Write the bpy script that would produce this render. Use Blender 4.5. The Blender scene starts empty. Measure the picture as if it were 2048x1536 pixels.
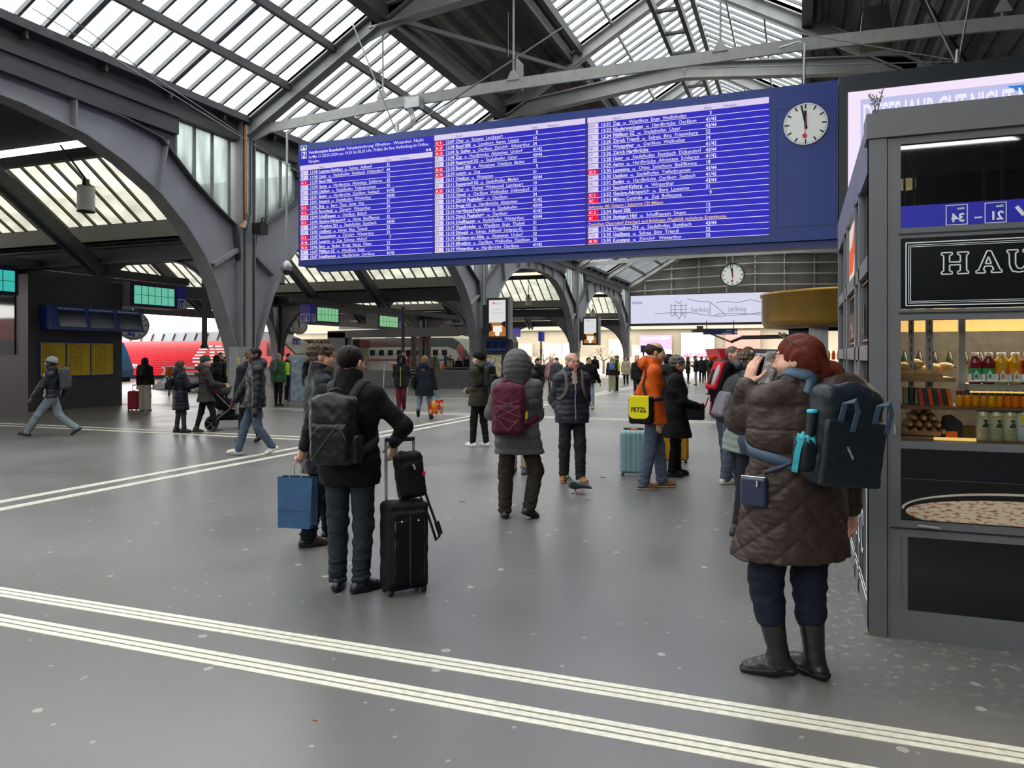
import bpy, math, random
import numpy as np
from mathutils import Vector, Matrix
random.seed(7)
SC=bpy.context.scene; COL=SC.collection
# ---------------------------------------------------------------- camera, sky, exposure
YAW=math.radians(20.88); SA,CA=math.sin(YAW),math.cos(YAW); FPX=1510.0; YH=712.0; EYE=1.70
cam=bpy.data.objects.new('camera',bpy.data.cameras.new('camera')); COL.objects.link(cam)
cam.location=(0,0,EYE); cam.rotation_euler=(math.pi/2,0,YAW)
cam.data.sensor_width=36; cam.data.lens=36*FPX/2048; cam.data.shift_y=(YH-768)/2048; cam.data.clip_end=600
SC.camera=cam
W=bpy.data.worlds.new('overcast_sky'); SC.world=W; W.use_nodes=True
_n=W.node_tree.nodes; _l=W.node_tree.links; _bg=_n['Background']
_tc=_n.new('ShaderNodeTexCoord'); _sx=_n.new('ShaderNodeSeparateXYZ'); _cr=_n.new('ShaderNodeValToRGB')
_l.new(_tc.outputs['Generated'],_sx.inputs[0]); _l.new(_sx.outputs['Z'],_cr.inputs[0]); _l.new(_cr.outputs[0],_bg.inputs[0])
_cr.color_ramp.elements[0].color=(.83,.82,.80,1); _cr.color_ramp.elements[1].color=(1.0,.995,.98,1)
_bg.inputs[1].default_value=6.0
SC.view_settings.view_transform='Standard'; SC.view_settings.look='None'; SC.view_settings.gamma=1
SC.view_settings.exposure=0.58; SC.view_settings.use_curve_mapping=False
SC.cycles.use_denoising=True; SC.cycles.max_bounces=8; SC.cycles.diffuse_bounces=4; SC.cycles.glossy_bounces=3
SC.cycles.transparent_max_bounces=24; SC.cycles.sample_clamp_indirect=6; SC.cycles.caustics_reflective=False; SC.cycles.caustics_refractive=False
# ---------------------------------------------------------------- photo pixel -> place in the hall
def _r(px): return (px-1024)/FPX
def PY(px,py,Y):
    r=_r(px); X=Y*(r*CA-SA)/(CA+r*SA); d=-X*SA+Y*CA; return Vector((X,Y,EYE+(YH-py)*d/FPX))
def PX(px,py,X):
    r=_r(px); Y=X*(CA+r*SA)/(r*CA-SA); d=-X*SA+Y*CA; return Vector((X,Y,EYE+(YH-py)*d/FPX))
def PF(px,py,z=0.0):
    d=FPX*(EYE-z)/(py-YH); l=_r(px)*d; return Vector((-d*SA+l*CA,d*CA+l*SA,z))
def PD(px,py,d):
    l=_r(px)*d; return Vector((-d*SA+l*CA,d*CA+l*SA,EYE+(YH-py)*d/FPX))
# ---------------------------------------------------------------- materials
def lin(h):
    if isinstance(h,tuple): return h
    h=h.lstrip('#'); c=[int(h[i:i+2],16)/255 for i in (0,2,4)]
    return tuple(x/12.92 if x<=.04045 else ((x+.055)/1.055)**2.4 for x in c)
MATS={}
def mat(name,hx,rough=.6,metal=0,spec=.5,var=.12,scale=6,bump=0,emit=0,coat=0):
    if name in MATS: return MATS[name]
    m=bpy.data.materials.new(name); m.use_nodes=True; n=m.node_tree.nodes; l=m.node_tree.links
    b=n['Principled BSDF']; c=lin(hx)
    b.inputs['Roughness'].default_value=rough; b.inputs['Metallic'].default_value=metal
    b.inputs['Specular IOR Level'].default_value=spec
    if coat: b.inputs['Coat Weight'].default_value=coat; b.inputs['Coat Roughness'].default_value=.1
    b.inputs['Base Color'].default_value=(*c,1)
    if emit:
        b.inputs['Emission Color'].default_value=(*c,1); b.inputs['Emission Strength'].default_value=emit
        b.inputs['Base Color'].default_value=(.0,.0,.0,1); b.inputs['Specular IOR Level'].default_value=.08; b.inputs['Roughness'].default_value=.4
    elif var or bump:
        tc=n.new('ShaderNodeTexCoord'); nz=n.new('ShaderNodeTexNoise'); nz.inputs['Scale'].default_value=scale; nz.inputs['Detail'].default_value=5
        l.new(tc.outputs['Object'],nz.inputs['Vector'])
        if var:
            r=n.new('ShaderNodeValToRGB'); r.color_ramp.elements[0].position=.3; r.color_ramp.elements[1].position=.7
            r.color_ramp.elements[0].color=(*[x*(1-var) for x in c],1); r.color_ramp.elements[1].color=(*[min(1,x*(1+var)) for x in c],1)
            l.new(nz.outputs[0],r.inputs[0]); l.new(r.outputs[0],b.inputs['Base Color'])
        if bump:
            bp=n.new('ShaderNodeBump'); bp.inputs['Strength'].default_value=bump; bp.inputs['Distance'].default_value=.02
            l.new(nz.outputs[0],bp.inputs['Height']); l.new(bp.outputs[0],b.inputs['Normal'])
    MATS[name]=m; return m
def glass(name,hx='#ffffff',refl=.10,tr=None,rough=.02):
    """clear glass sheet: see-through with a Fresnel-like mirror share"""
    if name in MATS: return MATS[name]
    m=bpy.data.materials.new(name); m.use_nodes=True; n=m.node_tree.nodes; l=m.node_tree.links
    n.remove(n['Principled BSDF']); o=n['Material Output']
    t=n.new('ShaderNodeBsdfTransparent'); t.inputs[0].default_value=(*lin(hx),1)
    g=n.new('ShaderNodeBsdfGlossy'); g.inputs['Roughness'].default_value=rough
    f=n.new('ShaderNodeLayerWeight'); f.inputs[0].default_value=refl
    mx=n.new('ShaderNodeMixShader'); l.new(f.outputs['Fresnel'],mx.inputs[0]); l.new(t.outputs[0],mx.inputs[1]); l.new(g.outputs[0],mx.inputs[2])
    l.new(mx.outputs[0],o.inputs[0]); MATS[name]=m; return m
def pane_mat(name,hx,dirt,clear=.72):
    """wired roof glass: mostly see-through, partly milky, with streaks of dirt"""
    m=bpy.data.materials.new(name); m.use_nodes=True; n=m.node_tree.nodes; l=m.node_tree.links
    n.remove(n['Principled BSDF']); o=n['Material Output']
    tc=n.new('ShaderNodeTexCoord'); mp=n.new('ShaderNodeMapping'); mp.inputs['Scale'].default_value=(1.2,3.0,.6)
    nz=n.new('ShaderNodeTexNoise'); nz.inputs['Scale'].default_value=.8; nz.inputs['Detail'].default_value=6
    l.new(tc.outputs['Object'],mp.inputs[0]); l.new(mp.outputs[0],nz.inputs['Vector'])
    r=n.new('ShaderNodeValToRGB'); c=lin(hx); r.color_ramp.elements[0].position=.35; r.color_ramp.elements[1].position=.65
    r.color_ramp.elements[0].color=(*[x*(1-dirt) for x in c],1); r.color_ramp.elements[1].color=(*c,1); l.new(nz.outputs[0],r.inputs[0])
    t=n.new('ShaderNodeBsdfTransparent'); q=n.new('ShaderNodeBsdfTranslucent'); l.new(r.outputs[0],t.inputs[0]); l.new(r.outputs[0],q.inputs[0])
    mx=n.new('ShaderNodeMixShader'); mx.inputs[0].default_value=clear; l.new(q.outputs[0],mx.inputs[1]); l.new(t.outputs[0],mx.inputs[2])
    l.new(mx.outputs[0],o.inputs[0]); MATS[name]=m; return m
# ---------------------------------------------------------------- objects
def props(o,label=None,cat=None,group=None,kind=None):
    for k,v in (('label',label),('category',cat),('group',group),('kind',kind)):
        if v: o[k]=v
    return o
def empty(name,loc=(0,0,0),rz=0,label=None,cat=None,group=None,kind=None):
    o=bpy.data.objects.new(name,None); COL.objects.link(o); o.location=loc; o.rotation_euler=(0,0,rz); o.empty_display_size=.1
    return props(o,label,cat,group,kind)
def link(name,me,parent=None,loc=None,**k):
    o=bpy.data.objects.new(name,me); COL.objects.link(o)
    if parent is not None: o.parent=parent
    if loc is not None: o.location=loc
    return props(o,**k)
def copy_tree(o,parent=None,loc=None,**k):
    c=o.copy(); COL.objects.link(c); c.parent=parent
    if loc is not None: c.location=loc
    for ch in list(o.children): copy_tree(ch,c)
    return props(c,**k)
class MB:
    """collects shapes and links them as one mesh object; o = origin subtracted from every point"""
    def __init__(s,o=(0,0,0)): s.v=[]; s.f=[]; s.m=[]; s.s=[]; s.o=Vector(o)
    def add(s,vs,fs,mi=0,smooth=False):
        b=len(s.v); s.v+=[Vector(v)-s.o for v in vs]
        for f in fs: s.f.append([b+i for i in f]); s.m.append(mi); s.s.append(smooth)
        return s
    def hexa(s,p,mi=0): return s.add(p,[(0,3,2,1),(4,5,6,7),(0,1,5,4),(1,2,6,5),(2,3,7,6),(3,0,4,7)],mi)
    def box(s,a,b,mi=0):
        x0,x1=sorted((a[0],b[0])); y0,y1=sorted((a[1],b[1])); z0,z1=sorted((a[2],b[2]))
        return s.hexa([(x0,y0,z0),(x1,y0,z0),(x1,y1,z0),(x0,y1,z0),(x0,y0,z1),(x1,y0,z1),(x1,y1,z1),(x0,y1,z1)],mi)
    def bar(s,a,b,w,h,mi=0,up=(0,0,1)):
        a,b=Vector(a),Vector(b); d=(b-a).normalized(); u=Vector(up)
        if abs(d.dot(u))>.98: u=Vector((0,1,0))
        x=d.cross(u).normalized()*(w/2); y=x.cross(d).normalized()*(h/2)
        return s.hexa([a-x-y,a+x-y,a+x+y,a-x+y,b-x-y,b+x-y,b+x+y,b-x+y],mi)
    def tube(s,pts,r,n=8,mi=0,cap=True):
        pts=[Vector(p) for p in pts]; R=r if isinstance(r,(list,tuple)) else [r]*len(pts); vs=[]; fs=[]
        for i,p in enumerate(pts):
            d=(pts[min(i+1,len(pts)-1)]-pts[max(i-1,0)]).normalized(); u=Vector((0,0,1)) if abs(d.z)<.95 else Vector((0,1,0))
            x=d.cross(u).normalized(); y=x.cross(d)
            for k in range(n):
                t=2*math.pi*k/n; vs.append(p+x*(R[i]*math.cos(t))+y*(R[i]*math.sin(t)))
        for i in range(len(pts)-1):
            for k in range(n): fs.append((i*n+k,i*n+(k+1)%n,(i+1)*n+(k+1)%n,(i+1)*n+k))
        s.add(vs,fs,mi,True)
        if cap: s.add(vs[:n],[tuple(range(n))],mi); s.add(vs[-n:],[tuple(reversed(range(n)))],mi)
        return s
    def strap(s,pts,nrm,w,t,mi=0):
        """flat ribbon through pts; nrm = outward normal at each"""
        vs=[]; fs=[]; pts=[Vector(p) for p in pts]
        for i,p in enumerate(pts):
            d=(pts[min(i+1,len(pts)-1)]-pts[max(i-1,0)]).normalized(); n=Vector(nrm[i]); n=(n-d*n.dot(d)).normalized(); x=d.cross(n)*(w/2); n=n*(t/2)
            vs+=[p-x-n,p+x-n,p+x+n,p-x+n]
        for i in range(len(pts)-1):
            for k in range(4): fs.append((i*4+k,i*4+(k+1)%4,(i+1)*4+(k+1)%4,(i+1)*4+k))
        fs+=[(3,2,1,0),tuple(len(vs)-4+k for k in range(4))]; return s.add(vs,fs,mi,len(pts)>8)
    def lathe(s,c,prof,n=24,mi=0,axis='z'):
        """prof = [(radius, height)...] turned about an axis through c"""
        vs=[]; fs=[]; c=Vector(c)
        for r,h in prof:
            for k in range(n):
                t=2*math.pi*k/n; a,b=r*math.cos(t),r*math.sin(t)
                vs.append(c+(Vector((a,b,h)) if axis=='z' else Vector((a,-h,b)) if axis=='y' else Vector((h,a,b))))
        for i in range(len(prof)-1):
            for k in range(n): fs.append((i*n+k,i*n+(k+1)%n,(i+1)*n+(k+1)%n,(i+1)*n+k))
        s.add(vs,fs,mi,True)
        if prof[0][0]>1e-6: s.add(vs[:n],[tuple(reversed(range(n)))],mi)
        if prof[-1][0]>1e-6: s.add(vs[-n:],[tuple(range(n))],mi)
        return s
    def prism(s,poly,off,mi=0):
        """flat polygon (3-D points) pushed along off"""
        n=len(poly); a=[Vector(p) for p in poly]; b=[p+Vector(off) for p in a]
        return s.add(a+b,[tuple(reversed(range(n))),tuple(range(n,2*n))]+[(i,(i+1)%n,n+(i+1)%n,n+i) for i in range(n)],mi)
    def ribbon(s,A,B,off,mi=0):
        """solid strip between two polylines A and B of equal length, pushed along off"""
        o=Vector(off); n=len(A); A=[Vector(p) for p in A]; B=[Vector(p) for p in B]; vs=A+B+[p+o for p in A]+[p+o for p in B]; fs=[]
        for i in range(n-1):
            fs+=[(i,i+1,n+i+1,n+i),(2*n+i,3*n+i,3*n+i+1,2*n+i+1),(i,2*n+i,2*n+i+1,i+1),(n+i,n+i+1,3*n+i+1,3*n+i)]
        fs+=[(0,n,3*n,2*n),(n-1,3*n-1,4*n-1,2*n-1)]; return s.add(vs,fs,mi)
    def build(s,name,mats,parent=None,loc=None,**k):
        me=bpy.data.meshes.new(name); me.from_pydata([tuple(v) for v in s.v],[],s.f)
        for m in (mats if isinstance(mats,(list,tuple)) else [mats]): me.materials.append(m)
        me.polygons.foreach_set('material_index',s.m); me.polygons.foreach_set('use_smooth',s.s)
        me.update(); return link(name,me,parent,loc,**k)
# ---------------------------------------------------------------- flat faces with writing on them
_txt={}
def textmesh(t,bold=0.0,space=1.0):
    if 'M' in t: bold=min(bold,.010)
    k=(t,bold,space)
    if k not in _txt:
        c=bpy.data.curves.new('t','FONT'); c.body=t; c.size=1; c.resolution_u=2; c.offset=bold; c.space_character=space; c.fill_mode='BOTH'
        o=bpy.data.objects.new('t',c); me=o.to_mesh()
        v=[(p.co.x,p.co.y) for p in me.vertices]; f=[tuple(p.vertices) for p in me.polygons]
        o.to_mesh_clear(); bpy.data.objects.remove(o); bpy.data.curves.remove(c); _txt[k]=(v,f)
    return _txt[k]
class Face:
    """a plane in the place: O origin, u along it, v up it, n out of it"""
    def __init__(s,O,u,v): s.O=Vector(O); s.u=Vector(u).normalized(); s.v=Vector(v).normalized(); s.n=s.u.cross(s.v)
    def p(s,a,b,h=0): return s.O+s.u*a+s.v*b+s.n*h
    def rect(s,mb,a0,b0,a1,b1,h=.004,t=.004,mi=0):
        q=lambda h:[s.p(a0,b0,h),s.p(a1,b0,h),s.p(a1,b1,h),s.p(a0,b1,h)]
        return mb.hexa(q(h-t)+q(h),mi)
    def poly(s,mb,pts,h=.004,t=.004,mi=0): return mb.prism([s.p(a,b,h-t) for a,b in pts],s.n*t,mi)
    def frame(s,mb,a0,b0,a1,b1,w,h=.004,t=.004,mi=0):
        s.rect(mb,a0,b0,a1,b0+w,h,t,mi); s.rect(mb,a0,b1-w,a1,b1,h,t,mi); s.rect(mb,a0,b0+w,a0+w,b1-w,h,t,mi); return s.rect(mb,a1-w,b0+w,a1,b1-w,h,t,mi)
    def text(s,mb,t,a,b,size,bold=0,h=.006,mi=0,fit=None,align='l',space=1.0,sx=1.0):
        v,f=textmesh(t,bold,space)
        if not v: return a
        w=max(p[0] for p in v); k=size*sx
        if fit: k=min(k,fit/w)
        a-= {'l':0,'c':w*k/2,'r':w*k}[align]
        mb.add([s.p(a+x*k,b+y*size,h) for x,y in v],f,mi); return a+w*k
    def disc(s,mb,a,b,r,h=.004,t=.004,n=40,mi=0): return s.poly(mb,[(a+r*math.cos(2*math.pi*i/n),b+r*math.sin(2*math.pi*i/n)) for i in range(n)],h,t,mi)
    def line(s,mb,a0,b0,a1,b1,w,h=.004,t=.002,mi=0):
        L=math.hypot(a1-a0,b1-b0) or 1; x,y=-(b1-b0)/L*w/2,(a1-a0)/L*w/2
        return s.poly(mb,[(a0-x,b0-y),(a1-x,b1-y),(a1+x,b1+y),(a0+x,b0+y)],h,t,mi)
# ================================================================ THE HALL
M=dict(
 steel=mat('painted_iron','#727274',.55,var=.16,scale=1.5,bump=.05), steel_d=mat('dark_iron','#37373a',.6,var=.2,scale=1.2),
 steel_l=mat('pale_iron','#8d8d8a',.55,var=.15,scale=1.5), roof_d=mat('corrugated_roof','#4a4643',.8,var=.25,scale=1.3),
 pane=pane_mat('roof_glass','#f4f7f8',.12,.8), pane2=pane_mat('platform_roof_glass','#b2b2ab',.22,.35), pane3=pane_mat('spandrel_glass','#b9c0bf',.35,.4),
 fascia=mat('fascia_paint','#77766f',.6,var=.12,scale=1), black=mat('black_plastic','#151618',.4,var=.1), white=mat('white_paint','#d8d8d2',.5,var=.05),
 grey=mat('grey_metal','#6a6c6e',.45,var=.08,scale=2), chrome=mat('chrome','#c9c9c9',.25,1,var=.05), galv=mat('galvanised_steel','#9a9c9b',.4,.6,var=.12),
 wireg=mat('steel_cable','#77777a',.5,.4,var=.1))
XL,XC,XR=-14.3,-3.5,7.3; ZE=8.15; SL=.58; ZR=ZE+SL*(XC-XL)
def zroof(x): return ZE+SL*((x-XL) if x<XC else (XR-x))
YB=[.3+16.4*k for k in range(-1,5)]                          # column lines
# floor ---------------------------------------------------------
def floor_mat():
    m=bpy.data.materials.new('asphalt_floor'); m.use_nodes=True; n=m.node_tree.nodes; l=m.node_tree.links; b=n['Principled BSDF']
    tc=n.new('ShaderNodeTexCoord')
    def noise(s,d=5): 
        z=n.new('ShaderNodeTexNoise'); z.inputs['Scale'].default_value=s; z.inputs['Detail'].default_value=d; l.new(tc.outputs['Object'],z.inputs['Vector']); return z
    def ramp(src,p0,c0,p1,c1):
        r=n.new('ShaderNodeValToRGB'); e=r.color_ramp.elements; e[0].position=p0; e[1].position=p1; e[0].color=(*c0,1) if len(c0)==3 else c0; e[1].color=(*c1,1); l.new(src,r.inputs[0]); return r
    big=ramp(noise(.35).outputs[0],.3,lin('#5c5a58'),.7,lin('#747170')); fine=noise(160,2)
    mx=n.new('ShaderNodeMix'); mx.data_type='RGBA'; mx.blend_type='OVERLAY'; mx.inputs[0].default_value=.35
    l.new(big.outputs[0],mx.inputs[6]); l.new(fine.outputs[0],mx.inputs[7]); prev=mx.outputs[2]
    def spots(scale,r,dens,col,prev):
        v=n.new('ShaderNodeTexVoronoi'); v.voronoi_dimensions='2D'; v.inputs['Scale'].default_value=scale; l.new(tc.outputs['Object'],v.inputs['Vector'])
        nz=noise(26,2); ad=n.new('ShaderNodeMath'); ad.operation='MULTIPLY_ADD'; ad.inputs[1].default_value=.07; l.new(nz.outputs[0],ad.inputs[0]); l.new(v.outputs['Distance'],ad.inputs[2])
        a=n.new('ShaderNodeMath'); a.operation='LESS_THAN'; a.inputs[1].default_value=r; l.new(ad.outputs[0],a.inputs[0])
        s=n.new('ShaderNodeSeparateColor'); l.new(v.outputs['Color'],s.inputs[0]); c=n.new('ShaderNodeMath'); c.operation='LESS_THAN'; c.inputs[1].default_value=dens; l.new(s.outputs[0],c.inputs[0])
        k=n.new('ShaderNodeMath'); k.operation='MULTIPLY'; l.new(a.outputs[0],k.inputs[0]); l.new(c.outputs[0],k.inputs[1])
        q=n.new('ShaderNodeMix'); q.data_type='RGBA'; k2=n.new('ShaderNodeMath'); k2.operation='MULTIPLY'; k2.inputs[1].default_value=.65; l.new(k.outputs[0],k2.inputs[0]); l.new(k2.outputs[0],q.inputs[0]); l.new(prev,q.inputs[6]); q.inputs[7].default_value=(*lin(col),1); return q.outputs[2]
    prev=spots(2.6,.10,.22,'#b5b3aa',prev); prev=spots(6.5,.105,.10,'#aeaca2',prev); prev=spots(15,.11,.06,'#55534f',prev); prev=spots(34,.10,.16,'#8f8d88',prev)
    # trodden, flecked strip along the kiosk
    sx=n.new('ShaderNodeSeparateXYZ'); l.new(tc.outputs['Object'],sx.inputs[0])
    rx=n.new('ShaderNodeMapRange'); rx.inputs[1].default_value=-.45; rx.inputs[2].default_value=.25; l.new(sx.outputs[0],rx.inputs[0])
    ry=n.new('ShaderNodeMapRange'); ry.inputs[1].default_value=3.9; ry.inputs[2].default_value=4.7; l.new(sx.outputs[1],ry.inputs[0])
    rm=n.new('ShaderNodeMath'); rm.operation='MULTIPLY'; l.new(rx.outputs[0],rm.inputs[0]); l.new(ry.outputs[0],rm.inputs[1])
    nk=ramp(noise(15,7).outputs[0],.55,(0,0,0),.66,(1,1,1)); rk=n.new('ShaderNodeMath'); rk.operation='MULTIPLY'; l.new(rm.outputs[0],rk.inputs[0]); l.new(nk.outputs[0],rk.inputs[1])
    k3=n.new('ShaderNodeMath'); k3.operation='MULTIPLY'; k3.inputs[1].default_value=.55; l.new(rk.outputs[0],k3.inputs[0])
    q=n.new('ShaderNodeMix'); q.data_type='RGBA'; l.new(k3.outputs[0],q.inputs[0]); l.new(prev,q.inputs[6]); q.inputs[7].default_value=(*lin('#a5a195'),1)
    l.new(q.outputs[2],b.inputs['Base Color'])
    rr=n.new('ShaderNodeMapRange'); rr.inputs[1].default_value=.2; rr.inputs[2].default_value=.8; rr.inputs[3].default_value=.285; rr.inputs[4].default_value=.38
    l.new(noise(.7,2).outputs[0],rr.inputs[0]); l.new(rr.outputs[0],b.inputs['Roughness']); b.inputs['Specular IOR Level'].default_value=.6
    bp=n.new('ShaderNodeBump'); bp.inputs['Strength'].default_value=.12; bp.inputs['Distance'].default_value=.004; l.new(fine.outputs[0],bp.inputs['Height']); l.new(bp.outputs[0],b.inputs['Normal'])
    return m
MB().box((-75,-16,-.3),(20,68,0)).build('floor',floor_mat(),label='dark grey polished asphalt floor of the station hall',cat='floor',kind='structure')
mst=mat('white_floor_paint','#d6d2c2',.55,var=.14,scale=25)
def stripes(name,axis,c,w,a,b,label):
    mb=MB(); e=w/5.6                                        # three raised lines per band
    for i in range(3):
        p=c-w/2+i*1.9*e+.2*e; q=p+1.35*e
        if axis=='x': mb.box((a,p,0),(b,q,.004))
        else: mb.box((p,a,0),(q,b,.004))
    mb.build('floor_marking',mst,label=label,cat='floor marking',kind='structure')
stripes(0,'x',3.77,.165,-15,1.9,'farther of the two white triple lines across the front of the floor')
stripes(0,'x',3.37,.165,-15,1.9,'nearest white triple line across the front of the floor')
stripes(0,'y',-8.7,.16,4.2,60,'left one of two white triple lines running away down the hall')
stripes(0,'y',-8.27,.16,4.2,60,'right one of two white triple lines running away down the hall')
for y,x1,t in ((13.23,-8.9,'farther white line behind the walking men at left'),(12.8,-8.9,'nearer white line behind the walking men at left'),(20.2,-2,'white cross line near the man in red trousers'),(19.75,-2,'second white cross line near the man in red trousers'),
    (27.5,-3,'white cross line behind the woman in the blue coat'),(33.5,-3,'white cross line in front of the benches'),(44.5,-2,'far white cross line below the museum front')):
    stripes(0,'x',y,.15,-24,x1,t)
MB().box((-80,68,-.35),(60,106,-.02)).build('ground_outside',mat('street_paving','#8b867d',.8,var=.1,scale=.5),label='pale street paving outside beyond the end of the hall',cat='ground',kind='structure')
# columns and arches -------------------------------------------
SOF=[(.27,1.3),(.42,1.95),(.68,2.53),(1.07,3.47),(1.55,4.25),(2.2,4.95),(3.0,5.57),(4.0,6.08),(5.0,6.42),(6.4,6.64),(8.2,6.72)]
OUT=[(.26,1.32),(.26,1.95),(.26,3.0),(.26,4.2),(.42,5.2),(1.2,5.62),(2.0,6.12),(2.95,6.86),(4.0,7.03),(6.4,7.1),(8.2,7.12)]
def offs(P,d):
    R=[]
    for i,p in enumerate(P):
        a,b=P[max(i-1,0)],P[min(i+1,len(P)-1)]; L=math.hypot(b[0]-a[0],b[1]-a[1]) or 1
        R.append((p[0]-(b[1]-a[1])/L*d,p[1]+(b[0]-a[0])/L*d))
    return R
def rivets(mb,pts,r,n):
    for p in pts:
        p=Vector(p); n=Vector(n).normalized(); u=n.orthogonal().normalized(); v=n.cross(u); k=6
        vs=[p+(u*math.cos(t)+v*math.sin(t))*r for t in [2*math.pi*i/k for i in range(k)]]+[p+n*r*.7+(u*math.cos(t)+v*math.sin(t))*r*.55 for t in [2*math.pi*i/k for i in range(k)]]
        mb.add(vs,[(i,(i+1)%k,k+(i+1)%k,k+i) for i in range(k)]+[tuple(range(k,2*k))],0)
def dens(P,st):
    out=[];
    for (a,b) in zip(P[:-1],P[1:]):
        L=math.dist(a,b); n=max(1,int(L/st))
        out+=[tuple(a[k]+(b[k]-a[k])*i/n for k in range(len(a))) for i in range(n)]
    return out+[P[-1]]
def column(y,label,near=False):
    o=Vector((XL,y,0)); t=empty('column',o,label=label,cat='column',kind='structure')
    m=MB(o); m.box((XL-.03,y-.24,.0),(XL+.03,y+.24,8.1)); 
    for s in (-1,1): m.box((XL-.25,y+s*.24,0),(XL+.25,y+s*.27,8.1))
    m.box((XL+.2,y-.12,0),(XL+.26,y+.12,8.1)); m.box((XL-.26,y-.12,0),(XL-.2,y+.12,8.1)); m.build('shaft',M['steel'],t)
    m=MB(o); m.box((XL-.4,y-.42,0),(XL+.4,y+.42,.16)); m.box((XL+.02,y-.52,0),(XL+.34,y-.1,1.95)); m.build('pedestal',mat('pedestal_paint','#7d7d7b',.5,var=.08),t)
    for s in (-1,1):                                         # sloping struts from the shaft to the arch
        m=MB(o); m.bar((XL,y+s*.2,4.62),(XL,y+s*1.2,4.05),.34,.1); m.build('bracket_plate',M['steel'],t)
    if near:
        m=MB(o)
        rivets(m,[(XL+.26,y+dx,z) for z in np.arange(2.1,4.5,.13) for dx in (-.08,.08)],.016,(1,0,0))
        rivets(m,[(XL+dx,y-.27,z) for z in np.arange(2.1,7.9,.13) for dx in (.05,.2)],.016,(0,-1,0)); m.build('rivet_rows',M['steel'],t)
    return t
def arch(y0,y1,label,near=False):
    yc=(y0+y1)/2; o=Vector((XL,yc,7)); t=empty('arch_girder',o,label=label,cat='arch girder',kind='structure'); h=(y1-y0)/16.4
    def full(P): return [(y0+u*h,z) for u,z in P]+[(y1-u*h,z) for u,z in reversed(P[:-1])]
    S,O=full(SOF),full(OUT)
    m=MB(o); m.ribbon([(XL-.02,*p) for p in S],[(XL-.02,*p) for p in O],(.04,0,0)); m.build('web',mat('arch_web_paint','#7e7d84',.5,var=.12,scale=1.2),t)
    m=MB(o); m.ribbon([(XL-.22,*p) for p in offs(S,-.035)],[(XL-.22,*p) for p in S],(.44,0,0)); m.build('soffit_flange',M['steel'],t)
    m=MB(o); m.ribbon([(XL-.2,*p) for p in O],[(XL-.2,*p) for p in offs(O,.035)],(.4,0,0)); m.build('outer_flange',M['steel_d'],t)
    m=MB(o)
    for u,zs,zo,k in ((3.0,5.6,6.86,.3),(5.2,6.46,7.06,0),(6.9,6.66,7.1,0),(8.2,6.72,7.12,0)):
        for s in ((-1,1) if u<8 else (1,)):
            a=y0+u*h if s==-1 else y1-u*h; m.bar((XL,a,zs),(XL,a+s*k*.9,zo),.36,.05,up=(0,1,0))
    m.build('stiffener',M['steel'],t)
    if near:
        m=MB(o); Sd=dens([(y,z) for y,z in S],.14); rivets(m,[(XL+.12,y,z+.0) for y,z in offs(Sd,-.037)]+[(XL+.2,y,z) for y,z in offs(Sd,-.037)],.014,(0,0,-1))
        rivets(m,[(XL+.022,y,z) for y,z in offs(Sd,.09)]+[(XL+.022,y,z) for y,z in offs(dens(O,.14),-.09)],.013,(1,0,0)); m.build('rivet_rows',M['steel_l'],t)
ORD=['first','second','third','fourth','fifth']
cl=['riveted grey iron column out of the picture at the near left','big riveted grey iron column left of the blue departure board','grey iron column carrying the nearer screen with an orange picture','grey iron column carrying the smaller, farther screen with an orange picture','last grey iron column, at the left end of the long white screen']
al=['iron arch curving off the top left corner of the picture','iron arch mostly hidden behind the blue departure board','iron arch between the two columns that carry advertising screens','farthest iron arch, ending at the long white screen']
for i,y in enumerate(YB[1:]): column(y,cl[i],near=(i==1))
for i in range(4): arch(YB[i+1],YB[i+2],al[i],near=(i==0))
arch(YB[0],YB[1],'iron arch beside the viewer, outside the picture')
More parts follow.
